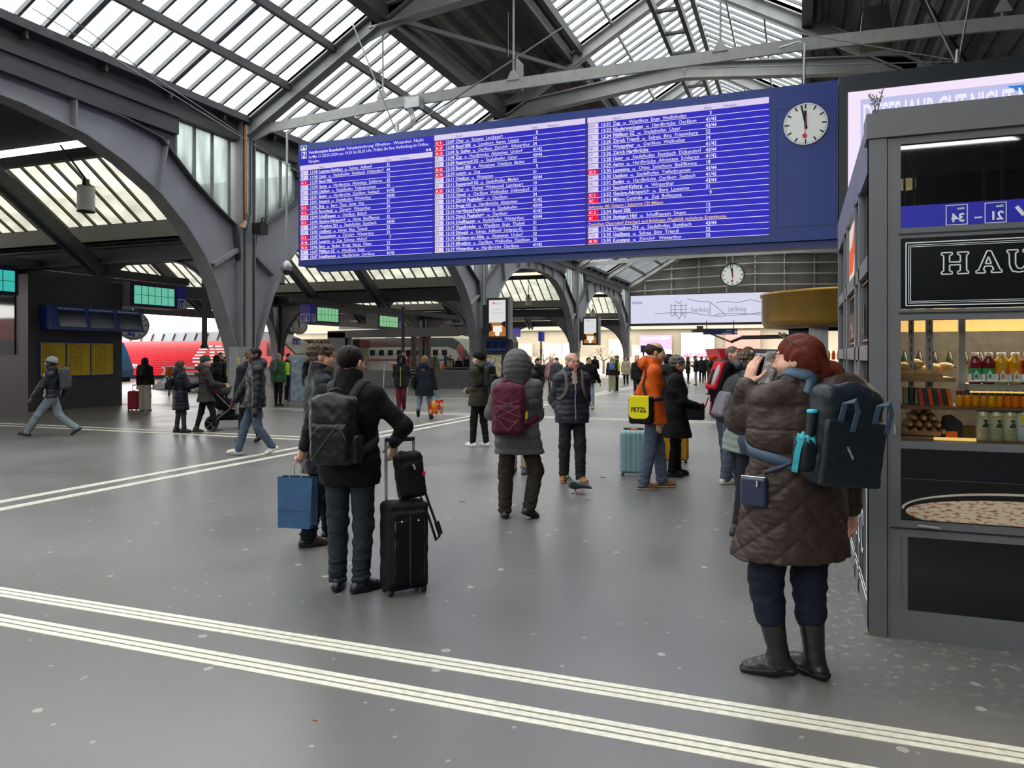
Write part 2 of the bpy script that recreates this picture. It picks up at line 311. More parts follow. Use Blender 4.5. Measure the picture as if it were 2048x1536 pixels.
# eave beam with windows under it
wn=[0]
def window(vs,mt,label):
    wn[0]+=1; c=sum((Vector(v) for v in vs),Vector())/len(vs); me=MB(c); n=(Vector(vs[1])-Vector(vs[0])).cross(Vector(vs[2])-Vector(vs[0])).normalized()
    me.prism(vs,n*.012); return me.build('window_%d'%wn[0],mt,loc=c,label=label,cat='window',kind='structure'),c
bayname=['beside the viewer','at the top left corner','behind the blue departure board','beyond the blue departure board','at the far end of the hall']
for i in range(5):
    y0,y1=YB[i],YB[i+1]; o=Vector((XL,(y0+y1)/2,7.8)); m=MB(o)
    m.box((XL-.14,y0+2.34,7.12),(XL+.1,y1-2.34,7.52)); m.box((XL-.16,y0+.25,7.52),(XL+.16,y1-.25,7.74)); m.box((XL-.14,y0+.2,7.74),(XL+.12,y1-.2,8.16)); m.box((XL-.2,y0+2.2,7.3),(XL+.2,y0+2.5,7.5))
    m.box((XL+.12,y0,8.02),(XL+.36,y1,8.2))
    for s_,e_ in ((1,y0),(-1,y1)): m.prism([(XL-.04,e_+s_*u_,z_) for u_,z_ in ((2.34,7.6),(4.6,7.6),(4.6,7.06),(3.9,7.02),(2.95,6.86),(2.34,6.4))],(.03,0,0))
    for k in range(9): m.box((XL+.1,y0+1+k*1.8,7.86),(XL+.3,y0+1.06+k*1.8,8.05))
    m.build('eave_beam',M['steel_d'],loc=o,label='dark eave beam and gutter over the arch '+bayname[i],cat='beam',kind='structure')
    for s,e in ((1,y0),(-1,y1)):
        f=lambda u,z:(XL-.05,e+s*u,z); P=[f(.45,7.5),f(2.32,7.5),f(2.32,6.5),f(2.0,6.2),f(1.2,5.7),f(.45,5.25)]
        w,c=window(P,M['pane3'],'spandrel window with three panes beside the column, arch '+bayname[i]+(', near side' if s==1 else ', far side'))
        mb=MB(c)
        for u in (.45,1.08,1.7,2.32): mb.bar(f(u,7.5),f(u,5.3+.62*max(0,u-.4)),.06,.09)
        for a,b in zip(P[2:-1],P[3:]): mb.bar(a,b,.08,.1)
        mb.build('glazing_bars',M['steel'],w)
# main roof -----------------------------------------------------
YR=[.3+8.2*k for k in range(-2,9)]
secs=[(-14.15,-9.95,'lower left'),(-7.2,-3.5,'ridge left'),(-3.5,.2,'ridge right')]
for i in range(len(YR)-1):
    y0,y1=YR[i],YR[i+1]
    for xa,xb,sn in secs:
        za,zb=zroof(xa),zroof(xb); w,c=window([(xa,y0+.05,za),(xb,y0+.05,zb),(xb,y1-.05,zb),(xa,y1-.05,za)],M['pane'],'sloping %s roof glazing, strip %d from the near end of the hall'%(sn,i+1))
        mb=MB(c)
        for k in range(16):
            y=y0+8.2*k/15; t=.065 if k%5 else .12
            mb.bar((xa,y,za-.07),(xb,y,zb-.07),t,.1)
        mb.build('glazing_bars',mat('glazing_bar_paint','#55585a',.6,var=.15,scale=2),w)
for x,wd,dp,l in ((-12.7,.12,.2,'lower purlin under the left roof glazing'),(-11.3,.12,.2,'upper purlin under the left roof glazing'),(-9.85,.34,.5,'heavy purlin along the top edge of the left roof glazing'),(-7.35,.16,.34,'left beam of the pair beside the ridge glazing'),(-7.0,.16,.3,'right beam of the pair beside the ridge glazing'),
    (-5.9,.06,.12,'slim purlin in the left half of the ridge glazing'),(-4.7,.06,.12,'upper slim purlin in the left half of the ridge glazing'),(-3.5,.16,.26,'ridge beam at the very top of the roof'),(-2.3,.06,.12,'upper slim purlin in the right half of the ridge glazing'),(-1.1,.06,.12,'slim purlin in the right half of the ridge glazing'),(.2,.3,.4,'purlin along the right edge of the ridge glazing'),(3.7,.14,.3,'purlin under the dark right roof slope')):
    z=zroof(x)-.12-dp/2; o=Vector((x,25,z)); MB(o).box((x-wd/2,-16,z-dp/2),(x+wd/2,66.2,z+dp/2)).build('purlin_beam',M['steel_d'] if wd>.1 else M['steel'],loc=o,label=l,cat='beam',kind='structure')
def corr(xa,xb,y0,y1,name,label,step=.42):
    """corrugated sheets, ribs running along the hall"""
    n=int(abs(xb-xa)/step); A=[];B=[]
    for i in range(n+1):
        x=xa+(xb-xa)*i/n
        for dx,dz in ((0,0),(step*.35,.0),(step*.5,.07),(step*.85,.07)):
            if (x+dx)<=xb: A.append((x+dx,y0,zroof(x+dx)+dz)); B.append((x+dx,y1,zroof(x+dx)+dz))
    MB().ribbon(A,B,(0,0,.05)).build(name,M['roof_d'],label=label,cat='roof',kind='structure')
corr(-9.95,-7.2,-16,66.2,'ceiling','dark corrugated roof strip between the two glazed strips')
corr(.2,7.4,-16,66.2,'ceiling','dark corrugated roof slope on the right side of the hall')
RN=['hidden behind the viewer','out of view behind the viewer','nearest, above the viewer','in front of the big left column','at the big column left of the departure board','just behind the departure board','at the column with the nearer advertising screen','midway to the far advertising screen','at the column with the farther advertising screen','last one before the end wall','against the end wall']
for i,y in enumerate(YR):
    o=Vector((XC,y,10.5)); t=empty('roof_rib',o,label='steel roof rib with rafters and kinked collar beam, '+RN[i],cat='roof rib',kind='structure')
    for s,xe in ((1,XL),(-1,XR)):
        A,B=(xe,y,ZE-.42),(XC,y,ZR-.42); m=MB(o)
        m.bar(A,B,.05,.46); 
        for dz in (-.22,.22): m.bar((A[0],y,A[2]+dz),(B[0],y,B[2]+dz),.3,.04)
        if i%2==0 or True:
            for k in range(1,10):                                # web plates of the rafter
                q=Vector(A).lerp(Vector(B),k/10); m.bar(q-Vector((0,0,.22)),q+Vector((0,0,.22)),.2,.04)
        m.build('rafter',M['steel_l'] if i!=4 else M['steel'],t)
        C=(xe+s*4.1,y,10.25); D=(XC,y,10.95); m=MB(o); m.bar(C,D,.05,.5)
        for dz in (-.24,.24): m.bar((C[0],y,C[2]+dz),(D[0],y,D[2]+dz),.32,.04)
        m.build('collar',M['steel_l'],t)
        m=MB(o); m.prism([(xe+s*2.9,y-.02,9.35),(xe+s*5.4,y-.02,10.15),(xe+s*4.0,y-.02,10.35)],(0,.04,0)); m.build('gusset',M['steel'],t)
o=Vector((XC,25,11.5)); m=MB(o)
for x in (-3.85,-3.15): m.box((x-.06,-10,11.35),(x+.06,66,11.6))
for k in range(48): m.box((-3.85,-9+k*1.6,11.42),(-3.15,-8.88+k*1.6,11.5))
m.build('catwalk_beam',M['steel_d'],loc=o,label='ladder-like catwalk running below the roof ridge',cat='catwalk',kind='structure')
# diagonal bracing in the dark strip
for i,(a,b) in enumerate((((-9.7,16.9,10.3),(-7.5,24.7,11.5)),((-7.5,25,11.5),(-9.7,33,10.3)),((1,17,11.2),(5,24.8,9)),((5,9,9),(1,16.6,11.2)),((.6,25,11.5),(5,33,9)))):
    o=Vector(a); MB(o).bar(a,b,.1,.12).build('brace_beam',M['steel_d'],loc=o,label=['brace under the dark roof strip above the departure board','second brace under the dark roof strip, beyond the board','brace under the right roof slope behind the floodlight','brace under the right roof slope near the viewer','far brace under the right roof slope'][i],cat='brace',kind='structure')
# tie beams with hangers ---------------------------------------
def tie(y,label,hang,z=8.15):
    o=Vector((XC,y,z)); t=empty('tie_beam',o,label=label,cat='tie beam',kind='structure'); m=MB(o)
    P=[(XL,y,z-.55),(XL+.9,y,z-.28),(XL+4.6,y,z-.08),(-6.3,y,z),(.0,y,z),(XR-4.6,y,z-.08),(XR-.9,y,z-.28),(XR,y,z-.55)]
    for a,b in zip(P[:-1],P[1:]): m.bar(a,b,.07,.26)
    m.build('beam',mat('tie_beam_paint','#8c8c88',.55,var=.1),t)
    for x in hang:
        zt=min(zroof(x)-.5,10.1 if x<-9 or x>2 else 10.3); m=MB(o); m.tube([(x,y,z),(x,y,zt)],.025); m.prism([(x-.16,y-.06,z+.08),(x+.16,y-.06,z+.08),(x+.05,y-.06,z+.3),(x-.05,y-.06,z+.3)],(0,.04,0)); m.build('hanger_rod',M['steel_l'],t)
tie(16.75,'long pale tie beam above the departure board',(-9.9,-6.35,-1.6,3.6))
tie(33.15,'second tie beam, behind the departure board',(-9.9,-6.35,-1.6,3.6))
tie(49.55,'third tie beam, above the round hanging clock',(-12.2,-9.9,-7,-4.6,-2.2,.2,2.6))
# end wall, long white screen ----------------------------------
o=Vector((XC,66.3,7)); m=MB(o); m.prism([(XL,66.3,7.05),(XR,66.3,7.05),(XR,66.3,8.1),(XC,66.3,ZR),(XL,66.3,8.1)],(0,.15,0)); m.build('wall_end',mat('end_wall_panels','#57534c',.8,var=.3,scale=.6),loc=o,label='dark panelled end wall above the long white screen',cat='wall',kind='structure')
for z,l in ((7.6,'lowest'),(8.5,'second'),(9.4,'third'),(10.3,'highest')):
    w=10.8-max(0,(z-8.15)/SL); o=Vector((XC,66,z)); m=MB(o); m.tube([(XC-w,66,z-.25),(XC,66,z+.05),(XC+w,66,z-.25)],.06,6)
    for k in range(-4,5):
        if abs(k*2.3)<w-.5: m.bar((XC+k*2.3,66.12,z-.5),(XC+k*2.3,66.12,z+.5),.1,.08)
    m.build('trim_1',M['steel_l'],loc=o,label=l+' horizontal rail across the dark end wall',cat='rail',kind='structure')
MB().box((XR,-16,0),(XR+.3,68,8.1)).build('wall_right_added',mat('added_wall_paint','#5a5a5c',.6,var=.1),label='grey wall added on the right side of the hall to limit the light',cat='wall',kind='structure')  # solid wall added to limit the light; the hall has openings here
MB().box((-40,-16.3,0),(XR,-16,8.1)).build('wall_back_added',mat('added_wall_paint','#5a5a5c'),label='unseen wall added behind the viewer to hold back light from the open end',cat='wall',kind='structure')  # unseen blocker added against light from behind; the hall itself continues
# ---------------------------------------------------------------- platform roofs on the left
ZV=5.2; PS=.72
for i in range(5):
    y0,y1=YB[i],YB[i+1]; ym=(y0+y1)/2; bn=['beside the viewer','nearest bay in view','second bay','third bay','fourth bay'][i]
    for s,ye in ((1,y0),(-1,y1)):
        q=lambda v,x:(x,ye+s*v,ZV+PS*v)
        xs=[-14.6,-26,-38,-44]
        for k in range(3):
            xa,xb=xs[k+1],xs[k]; w,c=window([q(.35,xa),q(.35,xb),q(2.5,xb),q(2.5,xa)][::s],M['pane2'],'sloping platform roof glazing, %s, %s slope, %s'%(bn,'far' if s==-1 else 'near',['next to the hall','middle part','outer part'][k]))
            mb=MB(c)
            n=int((xb-xa)/.56)
            for j in range(n+1):
                x=xa+(xb-xa)*j/n; mb.bar((x,ye+s*.3,ZV+PS*.3-.05),(x,ye+s*2.55,ZV+PS*2.55-.05),.055,.07)
            mb.build('glazing_bars',mat('platform_bar_paint','#5a5048',.6,var=.15),w)
        z2=lambda v,x,z:(x,ye+s*v,z); A=[z2(2.66,-44,7.2),z2(5.2,-44,7.75),z2(8.2,-44,8.05)]; B=[z2(2.66,-14.5,7.2),z2(5.2,-14.5,7.75),z2(8.2,-14.5,8.05)]
        if s==-1: A,B=B,A
        MB().ribbon(A,B,(0,0,.08)).build('ceiling',M['steel_d'],label='dark opaque upper platform roof, %s, %s slope'%(bn,'far' if s==-1 else 'near'),cat='roof',kind='structure')
        a=q(2.55,-44); b=q(2.55,-14.5); o=Vector(b); MB(o).bar((a[0],a[1],a[2]-.15),(b[0],b[1],b[2]-.15),.2,.26).build('purlin_beam',M['steel_d'],loc=o,label='beam along the top of the platform roof glazing, %s, %s slope'%(bn,'far' if s==-1 else 'near'),cat='beam',kind='structure')
        for j,x in enumerate((-19.5,-23.2,-31,-35.5)):
            o=Vector((x,ym,ZV)); m=MB(o)
            for dx in (-.14,.14): m.bar((x+dx,ye+s*.1,ZV-.95),(x+dx,ye+s*4.9,7.6),.12,.34)
            m.build('rafter_beam',M['steel_d'],loc=o,label='dark twin rafter under the platform roof, %s, %s slope, %s from the hall'%(bn,'far' if s==-1 else 'near',ORD[j]),cat='rafter',kind='structure')
for i,y in enumerate(YB):
    vn=['behind the viewer','left of the viewer','at the big left column','at the column with the nearer advertising screen','at the column with the farther advertising screen','at the last column'][i]
    o=Vector((-14.6,y,ZV)); m=MB(o)
    m.box((-44,y-.5,4.98),(-14.6,y-.42,5.5)); m.box((-44,y+.42,4.98),(-14.6,y+.5,5.5)); m.box((-44,y-.5,4.98),(-14.6,y+.5,5.03)); m.build('fascia_beam',M['fascia'],loc=o,label='pale valley fascia of the platform roof '+vn,cat='fascia',kind='structure')
    m=MB(o); m.box((-44,y-.16,4.42),(-14.4,y+.16,4.9)); m.box((-44,y-.25,4.86),(-14.4,y+.25,4.92)); m.box((-44,y-.25,4.4),(-14.4,y+.25,4.46))
    m.build('valley_beam',M['steel_d'],loc=o,label='dark valley beam under the platform roof '+vn,cat='beam',kind='structure')
    def br(x0,sx,lab,z0=1.7,z1=4.42,w=2.5):
        n=12; S=[(x0+sx*(w*(1-math.cos(math.pi/2*k/n))),z0+(z1-z0)*math.sin(math.pi/2*k/n)) for k in range(n+1)]; O=[(x0+sx*(w*.98*(k/n)**3),min(z1+.02,z0+.2+(z1-z0)*2.2*k/n)) for k in range(n+1)]
        o=Vector((x0,y,4)); m=MB(o); m.ribbon([(x,y-.02,z) for x,z in S],[(x,y-.02,z) for x,z in O],(0,.04,0)); m.ribbon([(x,y-.16,z-.02) for x,z in S],[(x,y-.16,z+.03) for x,z in S],(0,.32,0)); m.build('bracket_beam',M['steel'],loc=o,label=lab,cat='bracket',kind='structure')
    br(-14.55,-1,'curved iron bracket on the platform side of the column '+vn)
    br(-25.7,1,'curved iron bracket on the hall side of the second row column '+vn)
    for j,x in enumerate((-26,-38)):
        o=Vector((x,y,0)); t=empty('column',o,label='%s row platform column under the valley beam %s'%(['second','third'][j],vn),cat='column',kind='structure'); m=MB(o)
        for s in (-1,1): m.box((x-.2,y+s*.18,0),(x+.2,y+s*.21,4.45))
        m.box((x-.03,y-.2,0),(x+.03,y+.2,4.45)); m.build('shaft',M['steel'],t)
        for s in (-1,1):
            n=12; S=[(y+s*(.2+1.9*(1-math.cos(math.pi/2*k/n))),1.6+2.75*math.sin(math.pi/2*k/n)) for k in range(n+1)]; O=[(y+s*(.2+1.9*(k/n)**3),min(4.4,1.8+5.2*k/n)) for k in range(n+1)]
            m=MB(o); m.ribbon([(x-.02,*p) for p in S],[(x-.02,*p) for p in O],(.04,0,0)); m.ribbon([(x-.2,a,b-.03) for a,b in S],[(x-.2,a,b+.02) for a,b in S],(.4,0,0)); m.build('bracket',M['steel'],t)
for x,l in ((-26,'second'),(-38,'third')):
    o=Vector((x,16,4.6)); MB(o).box((x-.12,-16,4.3),(x+.12,66,4.85)).build('girder_beam',M['steel_d'],loc=o,label='long girder over the %s row of platform columns'%l,cat='girder',kind='structure')
# ================================================================ SIGNS, SCREENS, TRAINS
EX=2**-SC.view_settings.exposure
def em(name,hx,k=1.0): return mat(name,hx,emit=k*EX)
def plain(name,hx,rough=.5,**k): return mat(name,hx,rough,var=0,**k)
blue=mat('enamel_blue','#0a2c78',.42,var=.05,scale=1); whitep=plain('sign_white','#eceef2'); blk=plain('matte_black','#101114',.55)
# ---- departure board
YBD=16.05; LB,LT=PY(596,532,YBD),PY(596,290,YBD); xr=PY(1676,200,YBD).x; zb,zt=LB.z,LT.z+.02
board=empty('departure_board',((LB.x+xr)/2,YBD+.25,zb),label='huge blue overhead departure board with three lit columns of trains',cat='departure board')
o=board.location
def bpart(mb,name,ms,par=None): 
    r=mb.build(name,ms,par or board); return r
m=MB(o); m.box((LB.x,YBD+.02,zb),(xr,YBD+.5,zt)); m.box((LB.x+.5,YBD+.1,zb-.13),(xr,YBD+.45,zb)); bpart(m,'housing',[blue])
FB=Face((LB.x,YBD+.02,zb),(1,0,0),(0,0,1)); W_=xr-LB.x; HB=zt-zb
def bu(px,py): q=PY(px,py,YBD); return q.x-LB.x,q.z-zb
x600,_=bu(600,400); x867,_=bu(867,400); x1173,_=bu(1173,400); x1538,_=bu(1538,400); _,vb=bu(868,507.5); _,vt=bu(868,271)
vb=(vb+bu(1400,475)[1])/2; pit=(vt-vb)/22
m=MB(o); FB.rect(m,x600,vb,x1538,vt,.012,.02); scr=bpart(m,'led_screen',em('led_blue','#332ec0',.92))
m=MB(o)
for a in (bu(868,300)[0]-.01,bu(1173,300)[0]-.01): FB.rect(m,a,vb,a+.03,vt,.014,.003)
for a,b in ((1.6,0),(x867+2.3,0),(x1173+2.4,0),(x1538+.1,0)): FB.rect(m,a,vt+.02,a+.012,HB,.003,.003)
FB.frame(m,x1538+.14,.28,W_-.03,HB-.45,.012,.004,.003); bpart(m,'panel_joints',plain('joint_blue','#061c58'))
C1='S4|11:58|Langnau-Gattikon|Selnau  Adliswil|21;S9|11:58|Uster|Stadelhofen  Stettbach  Dübendorf|44;IC 3|11:59|Basel SBB||12;S11|11:59|Aarau|Hardbrücke  Altstetten  Schlieren|42;S6|12:00|Uetikon|Stadelhofen  Tiefenbrunnen|43;S6|12:01|Baden|Hardbrücke  Oerlikon  Seebach|41/42;S11|12:01|Seuzach|Stadelhofen  Winterthur|43/44;IC 8|12:02|Brig|Bern  Thun  Spiez  Visp|31;IC 5|12:03|Rorschach|Zürich ✈  Winterthur|34;RE48|12:04|Schaffhausen|Oerlikon  Bülach|17;IC 5|12:04|Genève-Aéroport ✈|Aarau  Biel/Bienne|32;S3|12:04|Wetzikon ZH|Stadelhofen  Stettbach|43/44;S10|12:05|Uetliberg|Selnau  Binz  Triemli|22;IC 8|12:05|Romanshorn|Zürich ✈  Winterthur|33;IR 46|12:05|Locarno|Zug  Schwyz  Altdorf|7;IR 16|12:06|Bern|Baden  Brugg  Aarau  Olten|13;S8|12:07|Pfäffikon SZ|Wiedikon  Enge|31;S9|12:07|Schaffhausen|Hardbrücke  Oerlikon|41/42'
C2='IC 3|12:07|Chur|Sargans  Landquart|8;IR 37|12:08|Basel SBB|Lenzburg  Aarau  Liestal|14;IR 13|12:09|St. Gallen|Oerlikon  Zürich ✈  Winterthur|34;S5|12:09|Zug|Hardbrücke  Altstetten  Urdorf|41/42;S15|12:09|Rapperswil SG|Stadelhofen  Uster|43/44;IR 36|12:10|Basel SBB|Altstetten  Dietikon  Baden|32;IR 70|12:10|Luzern|Zug|5;S19|12:11|Dietikon|Altstetten|31;S7|12:11|Rapperswil SG|Stadelhofen  Meilen|43/44;IR 35|12:12|Chur|Thalwil  Wädenswil  Landquart|10;S14|12:12|Hinwil|Oerlikon  Wallisellen  Dübendorf|33;S2|12:14|Zürich Flughafen ✈|Oerlikon|34;S12|12:14|Brugg AG|Hardbrücke  Altstetten|41/42;S16|12:15|Herrliberg-Feldmeilen|Stadelhofen|43/44;S16|12:16|Zürich Flughafen ✈|Oerlikon|41/42;S12|12:16|Schaffhausen|Stadelhofen  Winterthur|43/44;S2|12:17|Ziegelbrücke|Wiedikon  Enge  Thalwil|31;S4|12:18|Sihlwald|Selnau  Adliswil  Langnau-G.|21;S14|12:19|Affoltern am Albis|Altstetten  Urdorf|32;S19|12:19|Effretikon|Oerlikon  Wallisellen  Dietlikon|33;S7|12:19|Winterthur|Hardbrücke  Oerlikon|41/42'
C3='S24|12:21|Zug|Wiedikon  Enge  Wollishofen|3;S15|12:22|Niederweningen|Hardbrücke  Oerlikon|41/42;S5|12:24|Pfäffikon SZ|Stadelhofen  Uster|43/44;S10|12:25|Zürich Triemli|Selnau  Binz  Friesenberg|22;S8|12:25|Winterthur|Oerlikon  Wallisellen|34;S3|12:26|Zürich Hardbrücke||41/42;S9|12:28|Uster|Stadelhofen  Stettbach  Dübendorf|43/44;S11|12:29|Aarau|Hardbrücke  Altstetten  Schlieren|41/42;IC 5|12:30|Lausanne|Olten  Solothurn  Biel/Bienne|18;S6|12:30|Uetikon|Stadelhofen  Tiefenbrunnen|43/44;S6|12:31|Baden|Hardbrücke  Oerlikon  Seebach|41/42;S11|12:31|Sennhof-Kyburg|Winterthur|43/44;IC 1|12:32|Genève-Aéroport ✈|Bern  Lausanne|31;EC|12:33|Milano Centrale|Zug  Bellinzona|9;*Sektoren AB Chiasso / Sektoren CD Milano;IC 3|12:34|Basel SBB||12;IC|12:34|Stuttgart Hbf|Schaffhausen  Singen|17;*Zwischen Oberndorf (Neckar) und Böblingen (Flugfeld) verkehren Ersatzbusse.;S3|12:34|Wetzikon ZH|Stadelhofen  Stettbach|43/44;S10|12:35|Uetliberg|Selnau  Binz  Triemli|22;IR 75|12:35|Konstanz|Zürich ✈  Winterthur|33'
wh=em('led_white','#e9e2fa',1.0); lil=em('led_lilac','#e0d3f3',.95); red=em('led_red','#f0103c',1); blt=em('led_darktext','#5a50b0',.7); yel=em('led_yellow','#ffd070',1)
def ptext(T,t,a,b,s,bold,h,sx,fit=None):
    w=sum(.78 if p=='✈' else (max((q[0] for q in textmesh(p,bold)[0]),default=0)) for p in t.replace('✈','|✈|').split('|')); k=s*sx
    if fit and w*k>fit: sx*=fit/(w*k)
    for p in t.replace('✈','|✈|').split('|'):
        if p=='✈':
            k=s*.72; c=a+.42*s*sx; z=b+.36*s
            FB.poly(T,[(c-.45*k,z-.05*k),(c-.45*k,z+.05*k),(c+.42*k,z+.07*k),(c+.5*k,z),(c+.42*k,z-.07*k)],h,.003)
            for q in (1,-1): FB.poly(T,[(c+.12*k,z),(c-.02*k,z),(c-.2*k,z+q*.46*k),(c-.1*k,z+q*.46*k)][::q],h,.003); FB.poly(T,[(c-.32*k,z),(c-.42*k,z),(c-.5*k,z+q*.2*k),(c-.43*k,z+q*.2*k)][::q],h,.003)
            a+=.8*s*sx
        elif p.strip(): a=FB.text(T,p,a+(.12*s*sx if p[0]==' ' else 0),b,s,bold,h=h,sx=sx)
    return a
def column_text(rows,x0,x1,top,name):
    w=x1-x0; T=MB(o); B=MB(o); R=MB(o); Y_=MB(o); D=MB(o); z=top
    FB.rect(B,x0,z-pit,x1-.03,z,.016,.003)
    for t,f in (('Nach',.15),('Gleis',.655),('Hinweis',.76)): FB.text(D,t,x0+f*w,z-pit*.86,pit*.62,h=.018)
    z-=pit; par=''
    for r in rows.split(';'):
        b=z-pit*.80; s=pit*.84
        if r[0]=='*': FB.text(Y_,r[1:],x0+.005*w,b,s*.86,.008,h=.018,fit=w*.83); FB.rect(T,x0,z-pit,x1-.03,z-pit+.012,.0165,.002); z-=pit; continue
        ln,tm,de,via,gl=r.split('|'); rd=ln[0] in 'IE'
        FB.rect(R if rd else B,x0+.005*w,z-pit*.93,x0+.065*w,z-pit*.1,.017,.003)
        FB.text(T if rd else (R if ln[0]=='R' else D),ln,x0+.010*w,b+s*.06,s*.8,.02 if rd else .0,h=.020,fit=w*.05)
        a=FB.text(T,tm,x0+.078*w,b,s,.022,h=.018,fit=.066*w)
        a=ptext(T,de,x0+.150*w,b,s,.022,.018,.92)
        if via: a=FB.text(T,'via',a+.016*w,b,s*.66,.012,h=.018,sx=.9); ptext(T,via,a+.018*w,b,s,.006,.018,.96,max(.1,x0+.645*w-a-.02*w))
        FB.text(T,gl,x0+.665*w+(.02*w if len(gl)==1 else 0),b,s,.022,h=.018,sx=.9)
        nxt=rows.split(';'); FB.rect(T,x0,z-pit,x1-.03,z-pit+.010,.0165,.002); z-=pit
    for mb,nm,mt_ in ((T,'white_lettering',wh),(B,'pale_row_markings',lil),(R,'red_badge_markings',red),(Y_,'yellow_lettering',yel),(D,'dark_lettering',blt)):
        if mb.v: bpart(mb,nm,mt_,scr)
column_text(C1,x600,x867,vt-3*pit,'a'); column_text(C2,x867+.02,x1173,vt,'b'); column_text(C3,x1173+.02,x1538+.03,vt,'c')
T=MB(o); w=x867-x600
a=FB.text(T,'Vorinformation Bauarbeiten:',x600+.068*w,vt-pit*.82,pit*.84,.022,h=.018,sx=.88); FB.text(T,'Fahrplanänderung: Effretikon - Winterthur. Nacht',a+.012*w,vt-pit*.82,pit*.84,.006,h=.018,fit=x600+.93*w-a)
FB.text(T,'So/Mo 21./22.01.2024 von 19.35 bis 05.35 Uhr. Prüfen Sie Ihre Verbindung im Online-',x600+.068*w,vt-pit*1.72,pit*.84,.006,h=.018,fit=.9*w); FB.text(T,'Fahrplan.',x600+.068*w,vt-pit*2.6,pit*.84,.006,h=.018,sx=.86)
FB.frame(T,x600+.012*w,vt-pit*1.6,x600+.052*w,vt-pit*.25,.012,.018,.003); FB.poly(T,[(x600+.022*w,vt-pit*1.5),(x600+.045*w,vt-pit*1.5),(x600+.04*w,vt-pit*1.2)],.018,.003); FB.line(T,x600+.024*w,vt-pit*1.4,x600+.036*w,vt-pit*.7,.03,.018); FB.disc(T,x600+.034*w,vt-pit*.5,.03,.018,.003,12)
FB.disc(T,x600+.955*w,vt-pit*2.55,.028,.018,.003,12); FB.disc(T,x600+.975*w,vt-pit*2.55,.028,.018,.003,12); bpart(T,'notice_lettering',wh,scr)
m=MB(o); px,pz=bu(606,300); FB.frame(m,px-.08,pz-.14,px+.1,pz+.11,.015,.006,.004); FB.rect(m,px-.05,pz-.11,px+.07,pz+.0,.006,.004); FB.poly(m,[(px-.06,pz+.01),(px+.08,pz+.01),(px+.01,pz+.08)],.006,.004); bpart(m,'station_pictogram',whitep)
def clock_face(par,F,cx,cz,R,org,hm=(11,58),rim=None,two=False):
    m=MB(org); F.disc(m,cx,cz,R,.03,.03,64); m.build('dial',mat('clock_dial','#e6e9e4',.3,var=.02,coat=.4),par)
    m=MB(org)
    for i in range(60):
        t=math.pi*2*i/60; L,w=(.22,.07) if i%5==0 else (.06,.022); r1=R*.96; r0=r1-R*L
        F.line(m,cx+r0*math.sin(t),cz+r0*math.cos(t),cx+r1*math.sin(t),cz+r1*math.cos(t),R*w,.034,.003)
    m.build('minute_marks',blk,par); m=MB(org)
    for t,r0,r1,w in ((2*math.pi*(hm[0]+hm[1]/60)/12,-.24,.64,.12),(2*math.pi*hm[1]/60,-.24,.93,.09)): F.line(m,cx+R*r0*math.sin(t),cz+R*r0*math.cos(t),cx+R*r1*math.sin(t),cz+R*r1*math.cos(t),R*w,.040,.004)
    m.build('clock_hands',blk,par)
    m=MB(org); t=math.radians(184); F.line(m,cx-R*.35*math.sin(t),cz-R*.35*math.cos(t),cx+R*.55*math.sin(t),cz+R*.55*math.cos(t),R*.03,.046,.003); F.disc(m,cx+R*.57*math.sin(t),cz+R*.57*math.cos(t),R*.105,.046,.003,24); m.build('second_hand',plain('signal_red','#d3122a',.4),par)
    if rim: m=MB(org); a=[(cx+r*math.cos(k*math.pi/24),cz+r*math.sin(k*math.pi/24)) for r in (R,R*1.12) for k in range(49)]; m.ribbon([F.p(*q,.06) for q in a[:49]],[F.p(*q,.06) for q in a[49:]],F.n*-.12); m.build('rim',rim,par)
cx,cz=bu(1611,248); q=FB.p(cx,cz-.41); ck=empty('station_clock',q,label='large white station clock at the right end of the blue departure board',cat='clock'); clock_face(ck,FB,cx,cz,.41,q)
m=MB(q); FB.frame
# ---- black framed advertising screen continuing the board
o=Vector(((xr+8)/2,YBD+.3,zb)); t=empty('advertising_screen',o,label='black-framed bright advertising screen right of the blue board, behind the kiosk',cat='advertising screen')
FA=Face((xr+.02,YBD,zb),(1,0,0),(0,0,1)); m=MB(o); m.box((xr+.02,YBD+.01,zb-.02),(7.2,YBD+.6,zt+.05)); m.build('housing',mat('dark_frame','#262c31',.45,var=.05),t)
wA=7.18-xr-.02; m=MB(o); FA.rect(m,.16,.15,wA-.2,HB-.28,.012,.02); s=m.build('led_panel',em('ad_white','#f5e6fb',1.0),t)
m=MB(o); FA.rect(m,.38,.3,wA-.35,HB-.45,.016,.004); m.build('sky_picture',em('ad_pale_blue','#c9cbf4',.9),s)
m=MB(o); FA.poly(m,[(2.8,HB-.5),(wA-.35,HB-.5),(wA-.35,.6),(5,1.2)],.018,.003); m.build('blue_wedge',em('ad_blue','#3f86dc',.9),s)
m=MB(o); FA.text(m,'DIESES JAHR GUT NICHT NU',.42,HB-.92,.52,.03,.022,sx=.43); m.build('advert_lettering',em('ad_letters','#f2eefc',1.0),s)
m=MB(o); FA.rect(m,.38,.9,1.4,1.25,.019,.003); FA.rect(m,.38,.4,1.5,.62,.019,.003); m.build('warm_bands',em('ad_sand','#d9c6c0',.8),s)
m=MB(o); FA.rect(m,.38,1.0,1.1,1.1,.021,.003,0); FA.rect(m,.38,.3,1.5,.4,.021,.003,0); m.build('dark_bands',em('ad_maroon','#4a1c20',.6),s)
